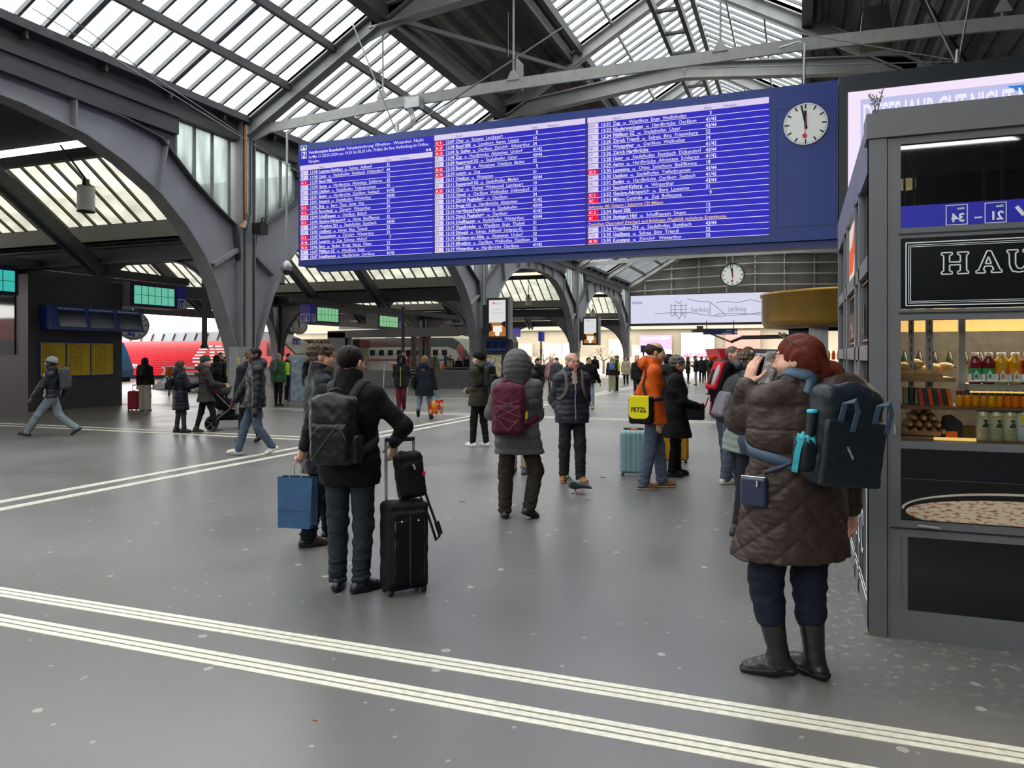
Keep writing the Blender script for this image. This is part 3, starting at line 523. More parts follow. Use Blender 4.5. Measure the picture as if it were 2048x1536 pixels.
# suspension of the board
def cable(pts,r,label,mt=None,name='suspension_cable',cat='cable'):
    c=Vector(pts[0]); m=MB(c); m.tube(pts,r,6); return m.build(name,mt or M['wireg'],loc=c,label=label,cat=cat)
A=PY(795,262,YBD+.25); A.z=zt
cable([A,PY(668,0,16.7)+Vector((0,0,.6))],.02,'cable from the board clamp up to the left roof rib'); cable([A,PY(1100,77,16.4)+Vector((.3,0,.2))],.02,'long cable from the board clamp up to the right')
m=MB(A); m.lathe(A,[(.1,0),(.1,.04),(.05,.1),(.05,.28),(.02,.3)],16); m.box(A+Vector((-.25,-.1,0)),A+Vector((.25,.1,.04))); m.build('cable_clamp',M['galv'],loc=A,label='grey cable clamp on top of the blue board',cat='clamp')
m=MB(A); a=PY(830,215,16.6)
for k in range(3): m.tube([a+Vector((.05*k-.12,-.15,-.05)),a+Vector((.05*k,-.2,-.3)),a+Vector((.05*k+.02,-.25,-.5)),A+Vector((.3+.04*k,0,.16)),A+Vector((.12,0,.05))],.022,6)
m.build('cable_bundle',M['wireg'],loc=A,label='bundle of grey conduits curving from the tie beam to the board',cat='cables')
a=PY(828,207,16.55); m=MB(a); m.box(a+Vector((-.2,-.12,-.13)),a+Vector((.2,.12,.13))); m.box(a+Vector((-.22,-.13,-.16)),a+Vector((-.19,.13,-.13))); m.build('junction_box',M['galv'],loc=a,label='pale grey junction box on the tie beam above the board',cat='junction box')
B=PY(1915,130,YBD+.25); B.z=zt+.05
cable([B,PY(1852,0,16.3)],.018,'left cable of the pair rising from the advertising screen'); cable([B,PY(1945,-30,16.3)],.018,'right cable of the pair rising from the advertising screen')
cable([PY(1400,136,16.5),B+Vector((0,0,.1))],.012,'thin level cable running to the advertising screen clamp'); cable([PY(1590,66,16.6),B+Vector((-.1,0,.15))],.012,'thin sloping cable running to the advertising screen clamp')
m=MB(B); m.lathe(B,[(.09,0),(.09,.04),(.05,.09),(.03,.3),(.01,.34)],12); m.build('cable_clamp',M['galv'],loc=B,label='grey cable clamp on top of the advertising screen',cat='clamp')
q=PY(1608,160,16.2); m=MB(q); m.tube([PY(1560,96,16.6),PY(1600,82,16.5),PY(1609,88,16.4),Vector((q.x,16.3,zt))],.025,8); m.build('conduit',M['galv'],loc=q,label='thin grey conduit bent down into the board above the clock',cat='conduit')
cable([PX(38,0,-13.9),PX(600,346,-12.6)],.012,'thin wire crossing in front of the left arch'); cable([PX(92,0,-13.6),PX(252,117,-13.6),PX(480,267,-13.9)],.012,'thin wire running up along the left gutter')
m=MB(PX(484,300,-14.0)); a=PX(484,300,-14.0)
# conduits on the big column
for k,(h,l) in enumerate((('#c46a2c','orange cable'),('#b9b9b4','pale conduit'),('#8f9090','grey conduit'),('#2e2f31','black cable'))):
    x=-14.02+.0*k; y=16.5+.07*k; m=MB((x,y,5.3)); m.tube([(x,y,7.95),(x,y,5.6),(x+.02,y-.06-.02*k,5.3),(x+.03,y-.2,5.15)],.022,8); m.build('column_cable',plain(l.replace(' ','_'),h),loc=(x,y,5.3),label=l+' running down the big column left of the board',cat='cable')
a=PX(520,458,-13.75); m=MB(a); m.box(a+Vector((-.15,-.15,-.15)),a+Vector((.15,.15,.15))); m.tube([a+Vector((.1,0,.15)),a+Vector((.1,.05,.3))],.07,10); m.build('loudspeaker',M['black'],loc=a,label='dark loudspeaker box on the big column left of the board',cat='loudspeaker')
# CCTV dome
T0=PY(574,262,16.6); D=PY(573,540,16.6); t=empty('security_camera',D-Vector((0,0,.1)),label='grey dome security camera on a long drop pole beside the board',cat='security camera'); o=t.location
m=MB(o); m.tube([T0,D+Vector((0,0,.22))],.03,10); m.build('pole',M['galv'],t); m=MB(o); m.lathe(D,[(.03,.25),(.1,.2),(.15,.1),(.15,.0),(.1,-.02)],20); m.build('housing',M['galv'],t); m=MB(o); m.lathe(D,[(.1,-.02),(.09,-.09),(.05,-.13),(0,-.14)],20); m.build('dome',mat('smoked_dome','#1b1c1e',.1,var=0),t)
# hanging cylinder lamps
def cyl_lamp(p,label,r=.16,h=.5,top=None):
    t=empty('hanging_lamp',p,label=label,cat='lamp',group='cylinder lamps under the platform roofs'); m=MB(p); m.lathe(p,[(r,.0),(r,h)],24); m.build('lamp_shade',mat('milky_shade','#c8cbc8',.4,var=.05),t)
    m=MB(p); m.lathe(p,[(r*1.03,-.03),(r*1.03,.0),(r*.5,.0)],24); m.lathe(p,[(r*.95,h),(r*1.03,h+.02),(r*.45,h+.04),(r*.4,h+.2),(0,h+.2)],24); m.build('cap',M['black'],t)
    m=MB(p); m.bar(p+Vector((0,0,h+.2)),top or p+Vector((0,0,1.4)),.04,.04); m.build('stem',M['black'],t)
q=PX(172,422,-17.3); cyl_lamp(q,'white cylinder lamp hanging under the glazed roof at far left',.21,.62,PX(120,290,-17.6))
q=PX(560,567,-20); cyl_lamp(q,'white cylinder lamp beside the dome camera pole',.2,.5,PX(552,520,-20)); q=PX(810,558,-19); cyl_lamp(q,'white cylinder lamp just under the bottom edge of the board',.2,.6)
q=PX(1057,612,-17); cyl_lamp(q,'small white cylinder lamp in the arch between the advertising screens',.2,.55); q=PX(1186,634,-17); cyl_lamp(q,'tiny white cylinder lamp in the farthest arch',.2,.5)
# floodlight above
q=PY(1750,50,17.5); t=empty('floodlight',q,label='dark square floodlight hanging under the right roof slope',cat='floodlight'); m=MB(q)
m.add([q+Vector(v) for v in ((-.24,-.24,.3),(.24,-.24,.3),(.24,.24,.3),(-.24,.24,.3),(-.3,-.3,-.25),(.3,-.3,-.25),(.3,.3,-.25),(-.3,.3,-.25))],[(0,1,2,3),(0,4,5,1),(1,5,6,2),(2,6,7,3),(3,7,4,0)]); m.build('housing',M['black'],t)
m=MB(q); m.box(q+Vector((-.27,-.27,-.45)),q+Vector((.27,.27,-.25))); m.build('diffuser',glass('lamp_glass','#c9c4a8',.2),t); m=MB(q); m.bar(q+Vector((.2,0,.3)),q+Vector((.2,0,1.6)),.03,.03); m.bar(q+Vector((-.2,0,.3)),q+Vector((-.2,0,1.6)),.03,.03); m.build('hanger',M['black'],t)
q=PY(1015,150,19); m=MB(q); m.box(q+Vector((-.35,-.3,-.4)),q+Vector((.35,.3,.35))); m.bar(q+Vector((0,0,.35)),q+Vector((0,0,1.7)),.04,.04); m.build('floodlight',M['black'],loc=q,label='black box floodlight in the shadow left of the ridge glazing',cat='floodlight')
# hanging clock and long white screen
q=PY(1465,575,50); t=empty('hanging_clock',q,label='round black-rimmed clock hanging in the middle of the hall below the board',cat='clock'); F=Face((q.x,50,q.z+.8),(1,0,0),(0,0,1)); clock_face(t,F,0,0,.68,q,rim=blk); m=MB(q); m.tube([(q.x,50.1,q.z+1.5),(q.x,50.1,q.z+4)],.04,8); m.build('drop_pole',M['steel_l'],t)
q=PY(1260,648,65.9); e=PY(1680,600,65.9); zt_=PY(1260,592,65.9).z; o=Vector((q.x,66,q.z)); t=empty('advertising_screen',o,label='long white screen with a line drawing across the far end of the hall',cat='advertising screen'); m=MB(o); m.box((q.x-.1,65.95,q.z-.18),(7.2,66.25,zt_+.05)); m.build('housing',blk,t)
F=Face((q.x,65.95,q.z),(1,0,0),(0,0,1)); hS=zt_-q.z; m=MB(o); F.rect(m,.05,.02,20.5,hS,.01,.02); s=m.build('led_panel',em('screen_white','#dcdcf4',.95),t)
pp=em('screen_pencil','#8d8fa8',.8); m=MB(o); X=lambda px:PY(px,620,65.9).x-q.x; Z=lambda py:PY(1400,py,65.9).z-q.z
F.text(m,'Ewige Bindung',X(1382),Z(624),.62,0,.016,sx=.9,fit=X(1418)-X(1382)); F.text(m,'Lose Bindung',X(1456),Z(624),.62,0,.016,fit=X(1492)-X(1456))
for P in ([(1310,626),(1345,624),(1380,625),(1420,632),(1440,633),(1500,630),(1540,632)],[(1375,598),(1400,603),(1420,604),(1450,630)],[(1420,604),(1420,630)],[(1432,606),(1450,604),(1475,607),(1500,602),(1530,608)],[(1428,632),(1440,628),(1470,628),(1500,630),(1540,624)],[(1340,610),(1372,610)],[(1342,606),(1342,632)],[(1372,606),(1372,632)],[(1342,618),(1372,618)],[(1350,606),(1350,632)],[(1362,606),(1362,632)],[(1344,632),(1350,624),(1358,637),(1366,624),(1370,636)],[(1350,600),(1357,606),(1364,600)]):
    for a,b in zip(P[:-1],P[1:]): F.line(m,X(a[0]),Z(a[1]),X(b[0]),Z(b[1]),.055,.014)
m.build('drawing_lines',pp,s); m=MB(o); F.rect(m,X(1264),Z(605),X(1285),Z(600),.014,.003); m.build('corner_tag',em('screen_tag','#b8c2d8',.8),s)
# ---- platform signs
def disp(p0,p1,z0,z1,name,num,label,glow,side=None,off=1,dx=.5):
    """two-sided platform display: runs along the hall from p0 to p1 (y) facing the hall"""
    x=-21.5; o=Vector((x,(p0+p1)/2,z0)); t=empty('platform_display',o,label=label,cat='platform display'); F=Face((x,p0,z0),(0,1,0),(0,0,1)); L=p1-p0; H=z1-z0
    m=MB(o); m.box((x-dx,p0+.02,z0),(x-.01,p1-.02,z1)); m.build('housing',M['grey'],t)
    bw=L*.17 if num else 0; a,b=(L-bw,L) if off==1 else (0,bw)
    m=MB(o); F.rect(m,0,0,L,H,.0,.03); m.build('front_plate',plain('display_navy','#0c1240',.35),t)
    s0,s1=(.06*L,L-bw-.05*L) if off==1 else (bw+.05*L,.94*L)
    m=MB(o); F.rect(m,s0,.12*H,s1,.86*H,.012,.012); sc=m.build('lcd_screen',em('lcd_'+glow[1:],glow,.8),t)
    m=MB(o)
    for k in range(1,6): F.rect(m,s0+(s1-s0)*k/6-.012,.12*H,s0+(s1-s0)*k/6+.012,.86*H,.015,.003)
    F.rect(m,s0,.48*H,s1,.5*H,.015,.003); m.build('grid_lines',plain('lcd_grid','#3d6f62'),sc)
    if num:
        m=MB(o); F.rect(m,a,0,b,H,.008,.03); 
        if side is not None: G=Face((x-dx,p0,z0),(1,0,0),(0,0,1)); G.rect(m,0,0,dx,H,.01,.03)
        n=m.build('number_plate',plain('sign_blue','#1518b4',.4),t); m=MB(o); F.frame(m,a+.05,.05,b-.04,.46*H,.025,.012,.004); F.text(m,num,(a+b)/2,.12*H,.3*H,.03,.014,align='c'); F.text(m,'Gleis',a+.09,.38*H,.06*H,.01,.014)
        if side is not None: G.frame(m,.04,.05,dx-.04,.46*H,.025,.014,.004); G.text(m,num,dx/2,.12*H,.3*H,.03,.016,align='c')
        m.build('number',whitep,n)
    return t
disp(13.2,15.59,3.48,4.3,'','', 'turquoise platform display cut off by the left edge of the picture','#3fc8bc')
disp(19.58,22.05,3.42,4.27,'','11','turquoise platform display with blue plate 11 beside the dark pavilion','#6fcfb0',dx=.9)
disp(29.8,32.2,3.28,4.15,'','12','green platform display with two blue plates 12, left of the two men','#86cf95',side=1,off=0,dx=.6)
disp(35.9,38.6,3.24,4.02,'','13','green platform display with blue plate 13 under the board','#92cf9a',dx=.8)
for y0,y1,z,l in ((2,22.5,4.5,'near display beam along the platforms, at far left'),(28.8,47,4.3,'display beam along the platforms under the blue board')):
    o=Vector((-21.9,(y0+y1)/2,z)); m=MB(o); m.box((-22,y0,z-.12),(-21.75,y1,z+.14)); m.build('display_beam',M['steel_d'],loc=o,label=l,cat='beam',kind='structure')
for p,q,l in (((409,545),(409,697),'dark drop post hanging in front of the red locomotive'),((806,625),(806,705),'dark drop post hanging beside platform display 13')):
    a,b=PX(*p,-19.5),PX(*q,-19.5); m=MB(b); m.bar(a+Vector((0,0,.3)),b,.13,.13); m.bar(b,b+Vector((0,0,.12)),.18,.18); m.build('drop_post',M['steel_d'],loc=b,label=l,cat='post')
def plate(px0,py0,px1,py1,X,label,txt,pole=None,n2=None):
    a,b=PX(px0,py1,X),PX(px1,py0,X); o=Vector((X,(a.y+b.y)/2,a.z)); t=empty('direction_sign',o,label=label,cat='sign'); F=Face((X,a.y,a.z),(0,1,0),(0,0,1)); L,H=b.y-a.y,b.z-a.z
    m=MB(o); F.rect(m,0,0,L,H,.0,.08); m.build('panel',plain('sign_blue','#1518b4',.4),t); m=MB(o)
    for s,fa,fb,fs in txt: F.text(m,s,fa*L,fb*H,fs*H,.03,.006)
    m.build('lettering',whitep,t)
    if pole: m=MB(o); m.bar(pole[0],pole[1],.08,.08); m.build('pole',M['steel_d'],t)
plate(257,659,270,671,-24,'small blue platform sign 13 at the right edge of the dark pavilion',[('13',.3,.2,.75)]); plate(586,677,601,689,-27,'small blue sector sign A behind the red locomotive',[('A',.1,.2,.7),('15',.55,.2,.7)])
plate(929,647,941,672,-17.5,'blue platform sign 14 left of the column with the advertising screen',[('14',.2,.1,.4)]); plate(1012,658,1041,672,-15,'blue sign with white arrow right of the advertising screen',[('4',.02,.2,.8),('→',.3,.1,.95)])
a=PX(1082,770,-15.2); a.z=0; plate(1079,664,1089,682,-15.2,'blue platform sign 16 on a post between the advertising screens',[('16',.2,.15,.4)],pole=(a,PX(1082,665,-15.2)))
# small platform clocks
for px,py,X,l in ((267,651,-25,'round white clock partly hidden by the dark pavilion'),(598,652,-26.3,'round white clock above the front of the red locomotive')):
    c=PX(px,py,X); r=.52 if px<300 else .42; q=c-Vector((0,0,r)); t=empty('platform_clock',q,label=l,cat='clock'); F=Face(c,(.6,.8,0),(0,0,1)); clock_face(t,F,0,0,r,q,rim=M['galv']); m=MB(q); m.tube([c+Vector((0,0,r)),c+Vector((0,0,1.4))],.04,8); m.build('drop_pole',M['galv'],t)
# ---- advertising screens on the columns
def adpost(px0,px1,py0,py1,Y,label):
    a,b=PY(px0,py1,Y),PY(px1,py0,Y); o=Vector(((a.x+b.x)/2,Y,a.z)); t=empty('advertising_screen',o,label=label,cat='advertising screen'); W2,H2=b.x-a.x,b.z-a.z; F=Face((a.x,Y,a.z),(1,0,0),(0,0,1))
    m=MB(o); m.box((a.x,Y,a.z),(b.x,Y+.35,b.z)); m.box((a.x-.25,Y+.1,a.z+.3),(a.x,Y+.3,b.z-.3)); m.build('housing',blk,t)
    m=MB(o); m.box((b.x,Y+.01,a.z-.02),(b.x+.1,Y+.34,b.z+.03)); m.build('side_panel',M['grey'],t)
    m=MB(o); F.rect(m,.1,.12,W2-.12,H2-.1,.005,.02); s=m.build('picture',em('ad_paper','#dfe2e0',.95),t)
    m=MB(o); F.rect(m,.1,.12,W2-.12,H2*.4,.009,.003); m.build('orange_photo',em('ad_amber','#c07c3a',.8),s)
    m=MB(o); F.rect(m,W2*.3,H2*.17,W2*.72,H2*.32,.012,.003); F.disc(m,W2*.5,H2*.13,.12,.012,.003,16); m.build('white_card',em('ad_card','#f3efe8',1),s)
    m=MB(o); F.poly(m,[(.1,.3),(.28,.42),(.2,.75),(.1,.7)],.011,.003); F.poly(m,[(W2-.12,.5),(W2-.35,.7),(W2-.2,.8),(W2-.12,.8)],.011,.003); m.build('dark_shapes',em('ad_brown','#3a2018',.7),s)
    m=MB(o); F.text(m,'asana',W2*.42,H2*.84,H2*.085,0,.012,sx=.9); F.text(m,'a smarter',W2*.5,H2*.70,H2*.06,0,.012,align='c'); F.text(m,'way to work',W2*.5,H2*.62,H2*.06,0,.012,align='c'); m.build('lettering',em('ad_text','#a8a9ab',.9),s)
    m=MB(o)
    for dx,dz in ((0,.06),(-.05,0),(.05,0)): F.disc(m,W2*.33+dx,H2*.86+dz,.035,.012,.003,12)
    m.build('three_dots',em('ad_coral','#d9585c',.9),s)
adpost(974,1016,595,678,32.0,'nearer tall advertising screen with an orange picture, on the column under the board'); adpost(1165,1196,634,690,48.1,'smaller, farther tall advertising screen with an orange picture, over the grey-haired man')
# service pillar under the nearer screen
a,b=PY(962,765,32.2),PY(1024,680,32.2); o=Vector(((a.x+b.x)/2,32.5,0)); t=empty('information_pillar',o,label='dark information pillar with monitors under the nearer advertising screen',cat='information pillar'); m=MB(o); m.prism([(a.x,32.2,0),(b.x,32.2,0),(b.x+.05,32.2,2.3),(b.x-.25,32.2,3.0),(a.x,32.2,3.0)],(0,.7,0)); m.build('casing',mat('pillar_dark','#2c2d2f',.5),t)
m=MB(o); F=Face((a.x+.15,32.05,1.95),(1,0,0),(0,.25,1)); F.rect(m,.12,0,1.15,.5,.05,.08); mo=m.build('monitor_box',blue,t); m=MB(o)
for k in range(3): F.rect(m,.17+.33*k,.08,.46+.33*k,.42,.058,.01)
m.build('monitor_glass',plain('dark_screen','#0c1424',.15),mo); m=MB(o); F=Face((a.x+.3,32.19,.75),(1,0,0),(0,0,1)); F.rect(m,0,0,.72,1.0,.01,.02); m.build('poster',mat('route_poster','#b9ad8a',.5,var=.5,scale=7),t)
# ---- dark pavilion at left
t=empty('pavilion',(-24,17.8,0),label='dark grey pavilion with yellow timetables behind the man in the striped beanie',cat='pavilion'); o=t.location; xw=-21.9; ya,yb=PX(56,820,xw).y,PX(244,812,xw).y; zp=4.2
m=MB(o); m.box((-27.5,ya,0),(xw,yb,zp)); m.build('block',[mat('pavilion_paint','#37373a',.5,var=.06,scale=.8)],t)
m=MB(o); m.box((-27.4,ya-.03,1.75),(xw-.55,ya-.002,3.85)); m.build('window_glass',mat('pavilion_mirror','#14181a',.05,.0,spec=.9,var=0),t); m=MB(o)
F=Face((xw,ya,0),(0,1,0),(0,0,1)); Lp=yb-ya; m=MB(o); F.rect(m,.1*Lp,1.02,.9*Lp,2.22,.03,.06); fr=m.build('timetable_frame',blue,t)
for k in range(3):
    a0=.115*Lp+k*.262*Lp; m=MB(o); F.rect(m,a0,1.08,a0+.245*Lp,2.12,.036,.01); pb=m.build('timetable_sheet',mat('timetable_yellow','#c9a916',.4,var=.06,scale=2),fr); m=MB(o)
    for c in range(5):
        for r in range(22): F.rect(m,a0+.03+c*.11,1.14+r*.042,a0+.03+c*.11+random.uniform(.03,.085),1.155+r*.042,.038,.002)
    F.rect(m,a0+.03,2.07,a0+.26,2.095,.038,.002); m.build('timetable_print',plain('print_brown','#7a6a1c'),pb)
    m=MB(o); F.rect(m,a0,2.125,a0+.245*Lp,2.19,.036,.006); F.disc(m,a0+.05,2.157,.02,.04,.003,12); m.build('heading_strip',plain('heading_dark','#101c44'),pb)
FM=Face((xw+.5,ya+.12*Lp,2.52),(0,1,0),(-.22,0,1)); m=MB(o); L2=1.02*Lp; m.add([FM.p(0,0),FM.p(L2,0),FM.p(L2,.78),FM.p(0,.78),FM.p(0,.1,-.42),FM.p(L2,.1,-.42),FM.p(L2,.84,-.42),FM.p(0,.84,-.42)],[(0,1,2,3),(4,7,6,5),(0,4,5,1),(3,2,6,7),(0,3,7,4),(1,5,6,2)]); mo=m.build('monitor_case',blue,t)
m=MB(o)
for k in range(3): FM.rect(m,.08*L2+k*.315*L2,.1,.08*L2+k*.315*L2+.27*L2,.62,.008,.008)
g=m.build('monitor_glass',plain('dark_screen','#0c1424',.15),mo); m=MB(o)
for k in range(3):
    FM.text(m,'Abfahrt Départ Partenza Departure',.085*L2+k*.315*L2,.665,.075,.012,.006,fit=.26*L2)
m.build('heading',whitep,mo); m=MB(o)
for k in range(1,3):
    for r in range(13): FM.rect(m,.09*L2+k*.315*L2,.14+r*.035,.09*L2+k*.315*L2+random.uniform(.2,.5),.148+r*.035,.012,.002)
m.build('faint_rows',plain('faint_row','#33507c'),mo)
# ---- trains
def train(name,y,pts,zwin,label,base,roofm,wid=2.9):
    """side outline pts in (x,z), pushed wid metres away from the viewer"""
    xm=pts[0][0]; o=Vector((max(p[0] for p in pts)-3,y+wid/2,0)); t=empty(name,o,label=label,cat='train'); m=MB(o); m.prism([(x,y,z) for x,z in pts],(0,wid,0)); m.build('body',base,t); return t,o
redm=mat('train_red','#ee1a14',.3,var=.04,coat=.3); yl=41.7
tr,o=train('locomotive',yl,[(-75,.25),(-30.9,.25),(-30.75,.9),(-31.4,1.75),(-32.6,2.75),(-75,2.75)],None,'red electric locomotive behind the big column, with white stripe emblem',redm,None)
m=MB(o); P=[(-75,2.75),(-32.6,2.75),(-33.6,3.2),(-35,3.42),(-75,3.42)]; m.prism([(x,yl+.15,z) for x,z in P],(0,2.6,0)); rf=m.build('roof',mat('loco_roof','#8a8f92',.4,.3,var=.08),tr); m=MB(o)
for k in range(40): m.bar((-74+k,yl+.12,2.8),(-74.0+k+.25,yl+.12,3.3),.12,.05)
m.build('roof_ribs',mat('loco_rib','#b6b5b0',.5),rf); F=Face((-75,yl,0),(1,0,0),(0,0,1)); m=MB(o)
for r in range(11): F.rect(m,0,.55+r*.17,39.5,.585+r*.17,.025,.025)
m.build('side_ribs',mat('train_red_dark','#b51010',.35),tr); m=MB(o)
q=lambda px,py:(PY(px,py,yl).x+75,PY(px,py,yl).z); c0=q(424,720)
lx=[q(385+i,720)[0] for i in (0,)]; A=lambda px:q(px,720)[0]; zs=[q(420,y)[1] for y in (692,698,704,710,716,723,730,737,744,750)]
for i,z in enumerate(zs):
    k=abs(i-4.5); L=A(386+4.3*max(0,k-.5)); Rr=A(462-4.3*max(0,k-.5))
    if k<1: segs=[(L,Rr)]
    else: segs=[(L,L+.75),(A(420.5),A(430.5)),(Rr-.75,Rr)]
    for a,b in segs: F.rect(m,a,z-.07,b,z+.03,.04,.012)
m.build('stripe_emblem',whitep,tr); m=MB(o); F.text(m,'SBB CFF FFS',q(276,735)[0],q(268,736)[1],.42,.03,.035,align='r',sx=1); m.build('lettering',whitep,tr)
m=MB(o); F.rect(m,75-33.6-0,1.7,75-32.2,2.6,.03,.03); F.rect(m,0,.05,44,.3,.0,.1); m.build('cab_window',plain('train_glass','#1a2226',.12),tr)
G=Face((-31.38,yl,1.75),(0,1,0),(-1.2,0,1.0)); m=MB(o); G.rect(m,.25,.12,2.65,1.42,.03,.03); m.build('windscreen',plain('train_glass','#1a2226',.12),tr); m=MB(o); m.box((-30.85,yl+.2,.95),(-30.6,yl+2.7,1.15)); m.box((-30.9,yl+.3,.3),(-30.3,yl+.8,.6)); m.box((-30.9,yl+2.1,.3),(-30.3,yl+2.6,.6)); m.build('buffers',M['grey'],tr)
bl=36.0; xb=PY(262,752,bl).x-2.6; tr,o=train('locomotive',bl,[(-70,.3),(xb-.05,.3),(xb,.75),(xb-.35,1.6),(xb-.9,2.6),(-70,2.6)],None,'blue rail vehicle nose just right of the dark pavilion',mat('train_blue','#2f8ac4',.3,var=.05,coat=.3),None,2.6)
m=MB(o); m.box((xb-.12,bl-.04,.55),(xb-.02,bl+.4,.75)); m.build('tail_light',em('tail_red','#f02020',.9),tr); m=MB(o); m.box((-70,bl-.02,.0),(xb-.1,bl+2.4,.3)); m.build('underframe',blk,tr)
F=Face((xb-1.6,bl-.02,0),(1,0,0),(0,0,1)); m=MB(o); F.poly(m,[(.2,1.5),(1.1,1.5),(.7,2.3),(.2,2.3)],.01,.02); m.build('cab_window',plain('train_glass','#1a2226',.12),tr)
yw=55.0; X=lambda px:PY(px,720,yw).x; Z=lambda py:PY(850,py,yw).z; wt=mat('train_white','#ecece6',.35,var=.04,coat=.2)
tr,o=train('train',yw,[(-75,.2),(X(948),.2),(X(950),.6),(X(945),1.2),(X(934),2.1),(X(918),2.85),(X(905),3.15),(-75,3.15)],None,'white train with a red and grey nose behind the glass shelter',wt,None)
F=Face((-75,yw,0),(1,0,0),(0,0,1)); U=lambda px:X(px)+75
m=MB(o); F.poly(m,[(0,2.45),(U(895),2.45),(U(912),2.2),(U(928),2.4),(U(917),2.88),(U(905),3.18),(0,3.18)],.02,.02); m.build('grey_roof_band',mat('train_grey','#4f5c5c',.35),tr)
m=MB(o); F.poly(m,[(U(912),2.2),(U(922),1.5),(U(926),.3),(U(950),.3),(U(950),.6),(U(945),1.2),(U(934),2.1),(U(920),2.8)],.03,.03); m.build('red_nose',mat('nose_red','#b8444c',.3,coat=.3),tr)
m=MB(o); F.poly(m,[(U(926),1.3),(U(928),2.2),(U(934),2.1),(U(943),1.25),(U(940),1.0)],.04,.02); m.build('windscreen',plain('train_glass','#1a2226',.12),tr)
m=MB(o); F.rect(m,0,1.32,U(888),1.42,.02,.02); F.poly(m,[(U(888),1.05),(U(906),1.05),(U(898),1.6),(U(888),1.8)],.03,.02); m.build('blue_band',mat('train_navy','#2c4468',.35),tr)
m=MB(o)
for px in range(740,890,18): F.rect(m,U(px),1.75,U(px+10),2.2,.022,.01)
m.build('window_row',plain('train_glass','#1a2226',.12),tr)
tr,o=train('train',51.0,[(-75,.2),(-33.2,.2),(-33.2,2.5),(-33.7,2.8),(-75,2.8)],None,'pale carriages with a dark roof just right of the red locomotive front',mat('carriage_cream','#c9c5b6',.4,var=.05),None); m=MB(o); m.box((-75,50.9,2.35),(-33.15,54.0,3.0)); m.build('roof',M['black'],tr)
tr,o=train('train',4.5,[(-70,.2),(-29.6,.2),(-29.4,.9),(-30.2,1.9),(-31.8,3.0),(-33.2,3.5),(-70,3.5)],None,'red regional train off to the left, seen only as a reflection in the pavilion window',redm,None); m=MB(o)
m.box((-70,7.37,1.7),(-33.5,7.43,2.5)); m.prism([(-30.35,4.8,1.95),(-31.75,4.8,2.95),(-31.75,7.1,2.95),(-30.35,7.1,1.95)],(.06,0,.05)); m.build('window_glass',plain('train_glass','#1a2226'),tr); m=MB(o); m.box((-70,7.37,.25),(-30.2,7.44,.8)); m.build('white_skirt',wt,tr)
# low platform walls and buffers by the trains
for a,b,l in (((-33,38.0),(-26.5,38.5),'grey buffer wall in front of the red locomotive'),((-29.5,52.5),(-17.0,53),'grey low wall behind the standing people under the board')):
    o=Vector(((a[0]+b[0])/2,(a[1]+b[1])/2,0)); m=MB(o); m.box((*a,0),(*b,.95)); m.box((a[0]-.1,a[1]-.1,.95),(b[0]+.1,b[1]+.1,1.05)); m.build('platform_wall',mat('concrete_grey','#77797a',.7),loc=o,label=l,cat='wall',kind='structure')
q=PD(360,770,38); q.z=0; t=empty('buffer_stop',q,label='grey buffer stop with steel springs behind the woman with long hair',cat='buffer stop'); m=MB(q); m.prism([(q.x-2,q.y,0),(q.x+2,q.y,0),(q.x+2,q.y,.9),(q.x-.5,q.y,.9),(q.x-1.4,q.y,.4)],(0,.3,0)); m.build('frame',M['grey'],t); m=MB(q)
for z in (.35,.8,1.1): m.tube([q+Vector((-.9,-.2,z)),q+Vector((1.2,-.2,z))],.09,12)
m.build('spring_cylinder',M['galv'],t)
# ---- glass shelter under the board
yS=36.5; X=lambda px:PY(px,700,yS).x; Z=lambda py:PY(820,py,yS).z; o=Vector((X(815),yS,0)); t=empty('glass_shelter',o,label='grey framed glass shelter in front of the white train',cat='shelter'); gm=mat('shelter_paint','#5e6062',.5,var=.06)
m=MB(o); m.box((X(655),yS,0),(X(690),yS+.5,3.05)); m.build('solid_end',gm,t); m=MB(o); m.prism([(X(655),yS,Z(674)),(X(905),yS,Z(673)),(X(938),yS,Z(667)),(X(938),yS,Z(655)),(X(830),yS,Z(656)),(X(655),yS,Z(660))],(0,.5,0)); m.build('roof_beam',gm,t)
for px,w in ((693,8),(824,7),(854,4),(938,2)): m=MB(o); m.box((X(px-w/2),yS+.1,0),(X(px+w/2),yS+.35,2.9)); m.build('post',M['black'] if px<900 else gm,t)
m=MB(o); m.box((X(700),yS+.2,.9),(X(936),yS+.22,2.8)); m.build('glass_pane',glass('shelter_glass','#e8efee',.25),t); m=MB(o); m.box((X(700),yS+.1,0),(X(936),yS+.35,.9)); m.build('base_panel',gm,t)
# railing, benches, bins
q=PF(775,790); t=empty('stair_railing',q,label='steel stair railing left of the man in red trousers',cat='railing'); m=MB(q)
for z in (.55,.85): m.tube([q+Vector((-.9,1.5,z+.55)),q+Vector((-.1,1.2,z+.5)),q+Vector((1.0,0,z-.2))],.03,8)
for k in (-.9,-.1,1.0): m.tube([q+Vector((k,1.2 if k<0 else 0,0)),q+Vector((k,1.3 if k<0 else 0,1.35 if k<0 else .65))],.03,8)
m.build('rails',M['galv'],t)
def bench(px,py,label):
    q=PF(px,py); t=empty('platform_bench',q,label=label,cat='bench',group='slatted metal benches by the shelter'); 
    for k,(y,z) in enumerate(((0,.45),(.1,.45),(.22,.62),(.25,.78),(.28,.94))): m=MB(q); m.box(q+Vector((-1.1,y,z)),q+Vector((1.1,y+.09,z+.05))); m.build('slat',M['galv'],t)
    for s in (-.8,.8): m=MB(q); m.bar(q+Vector((s,.1,0)),q+Vector((s,.22,.95)),.07,.07); m.build('leg',M['grey'],t)
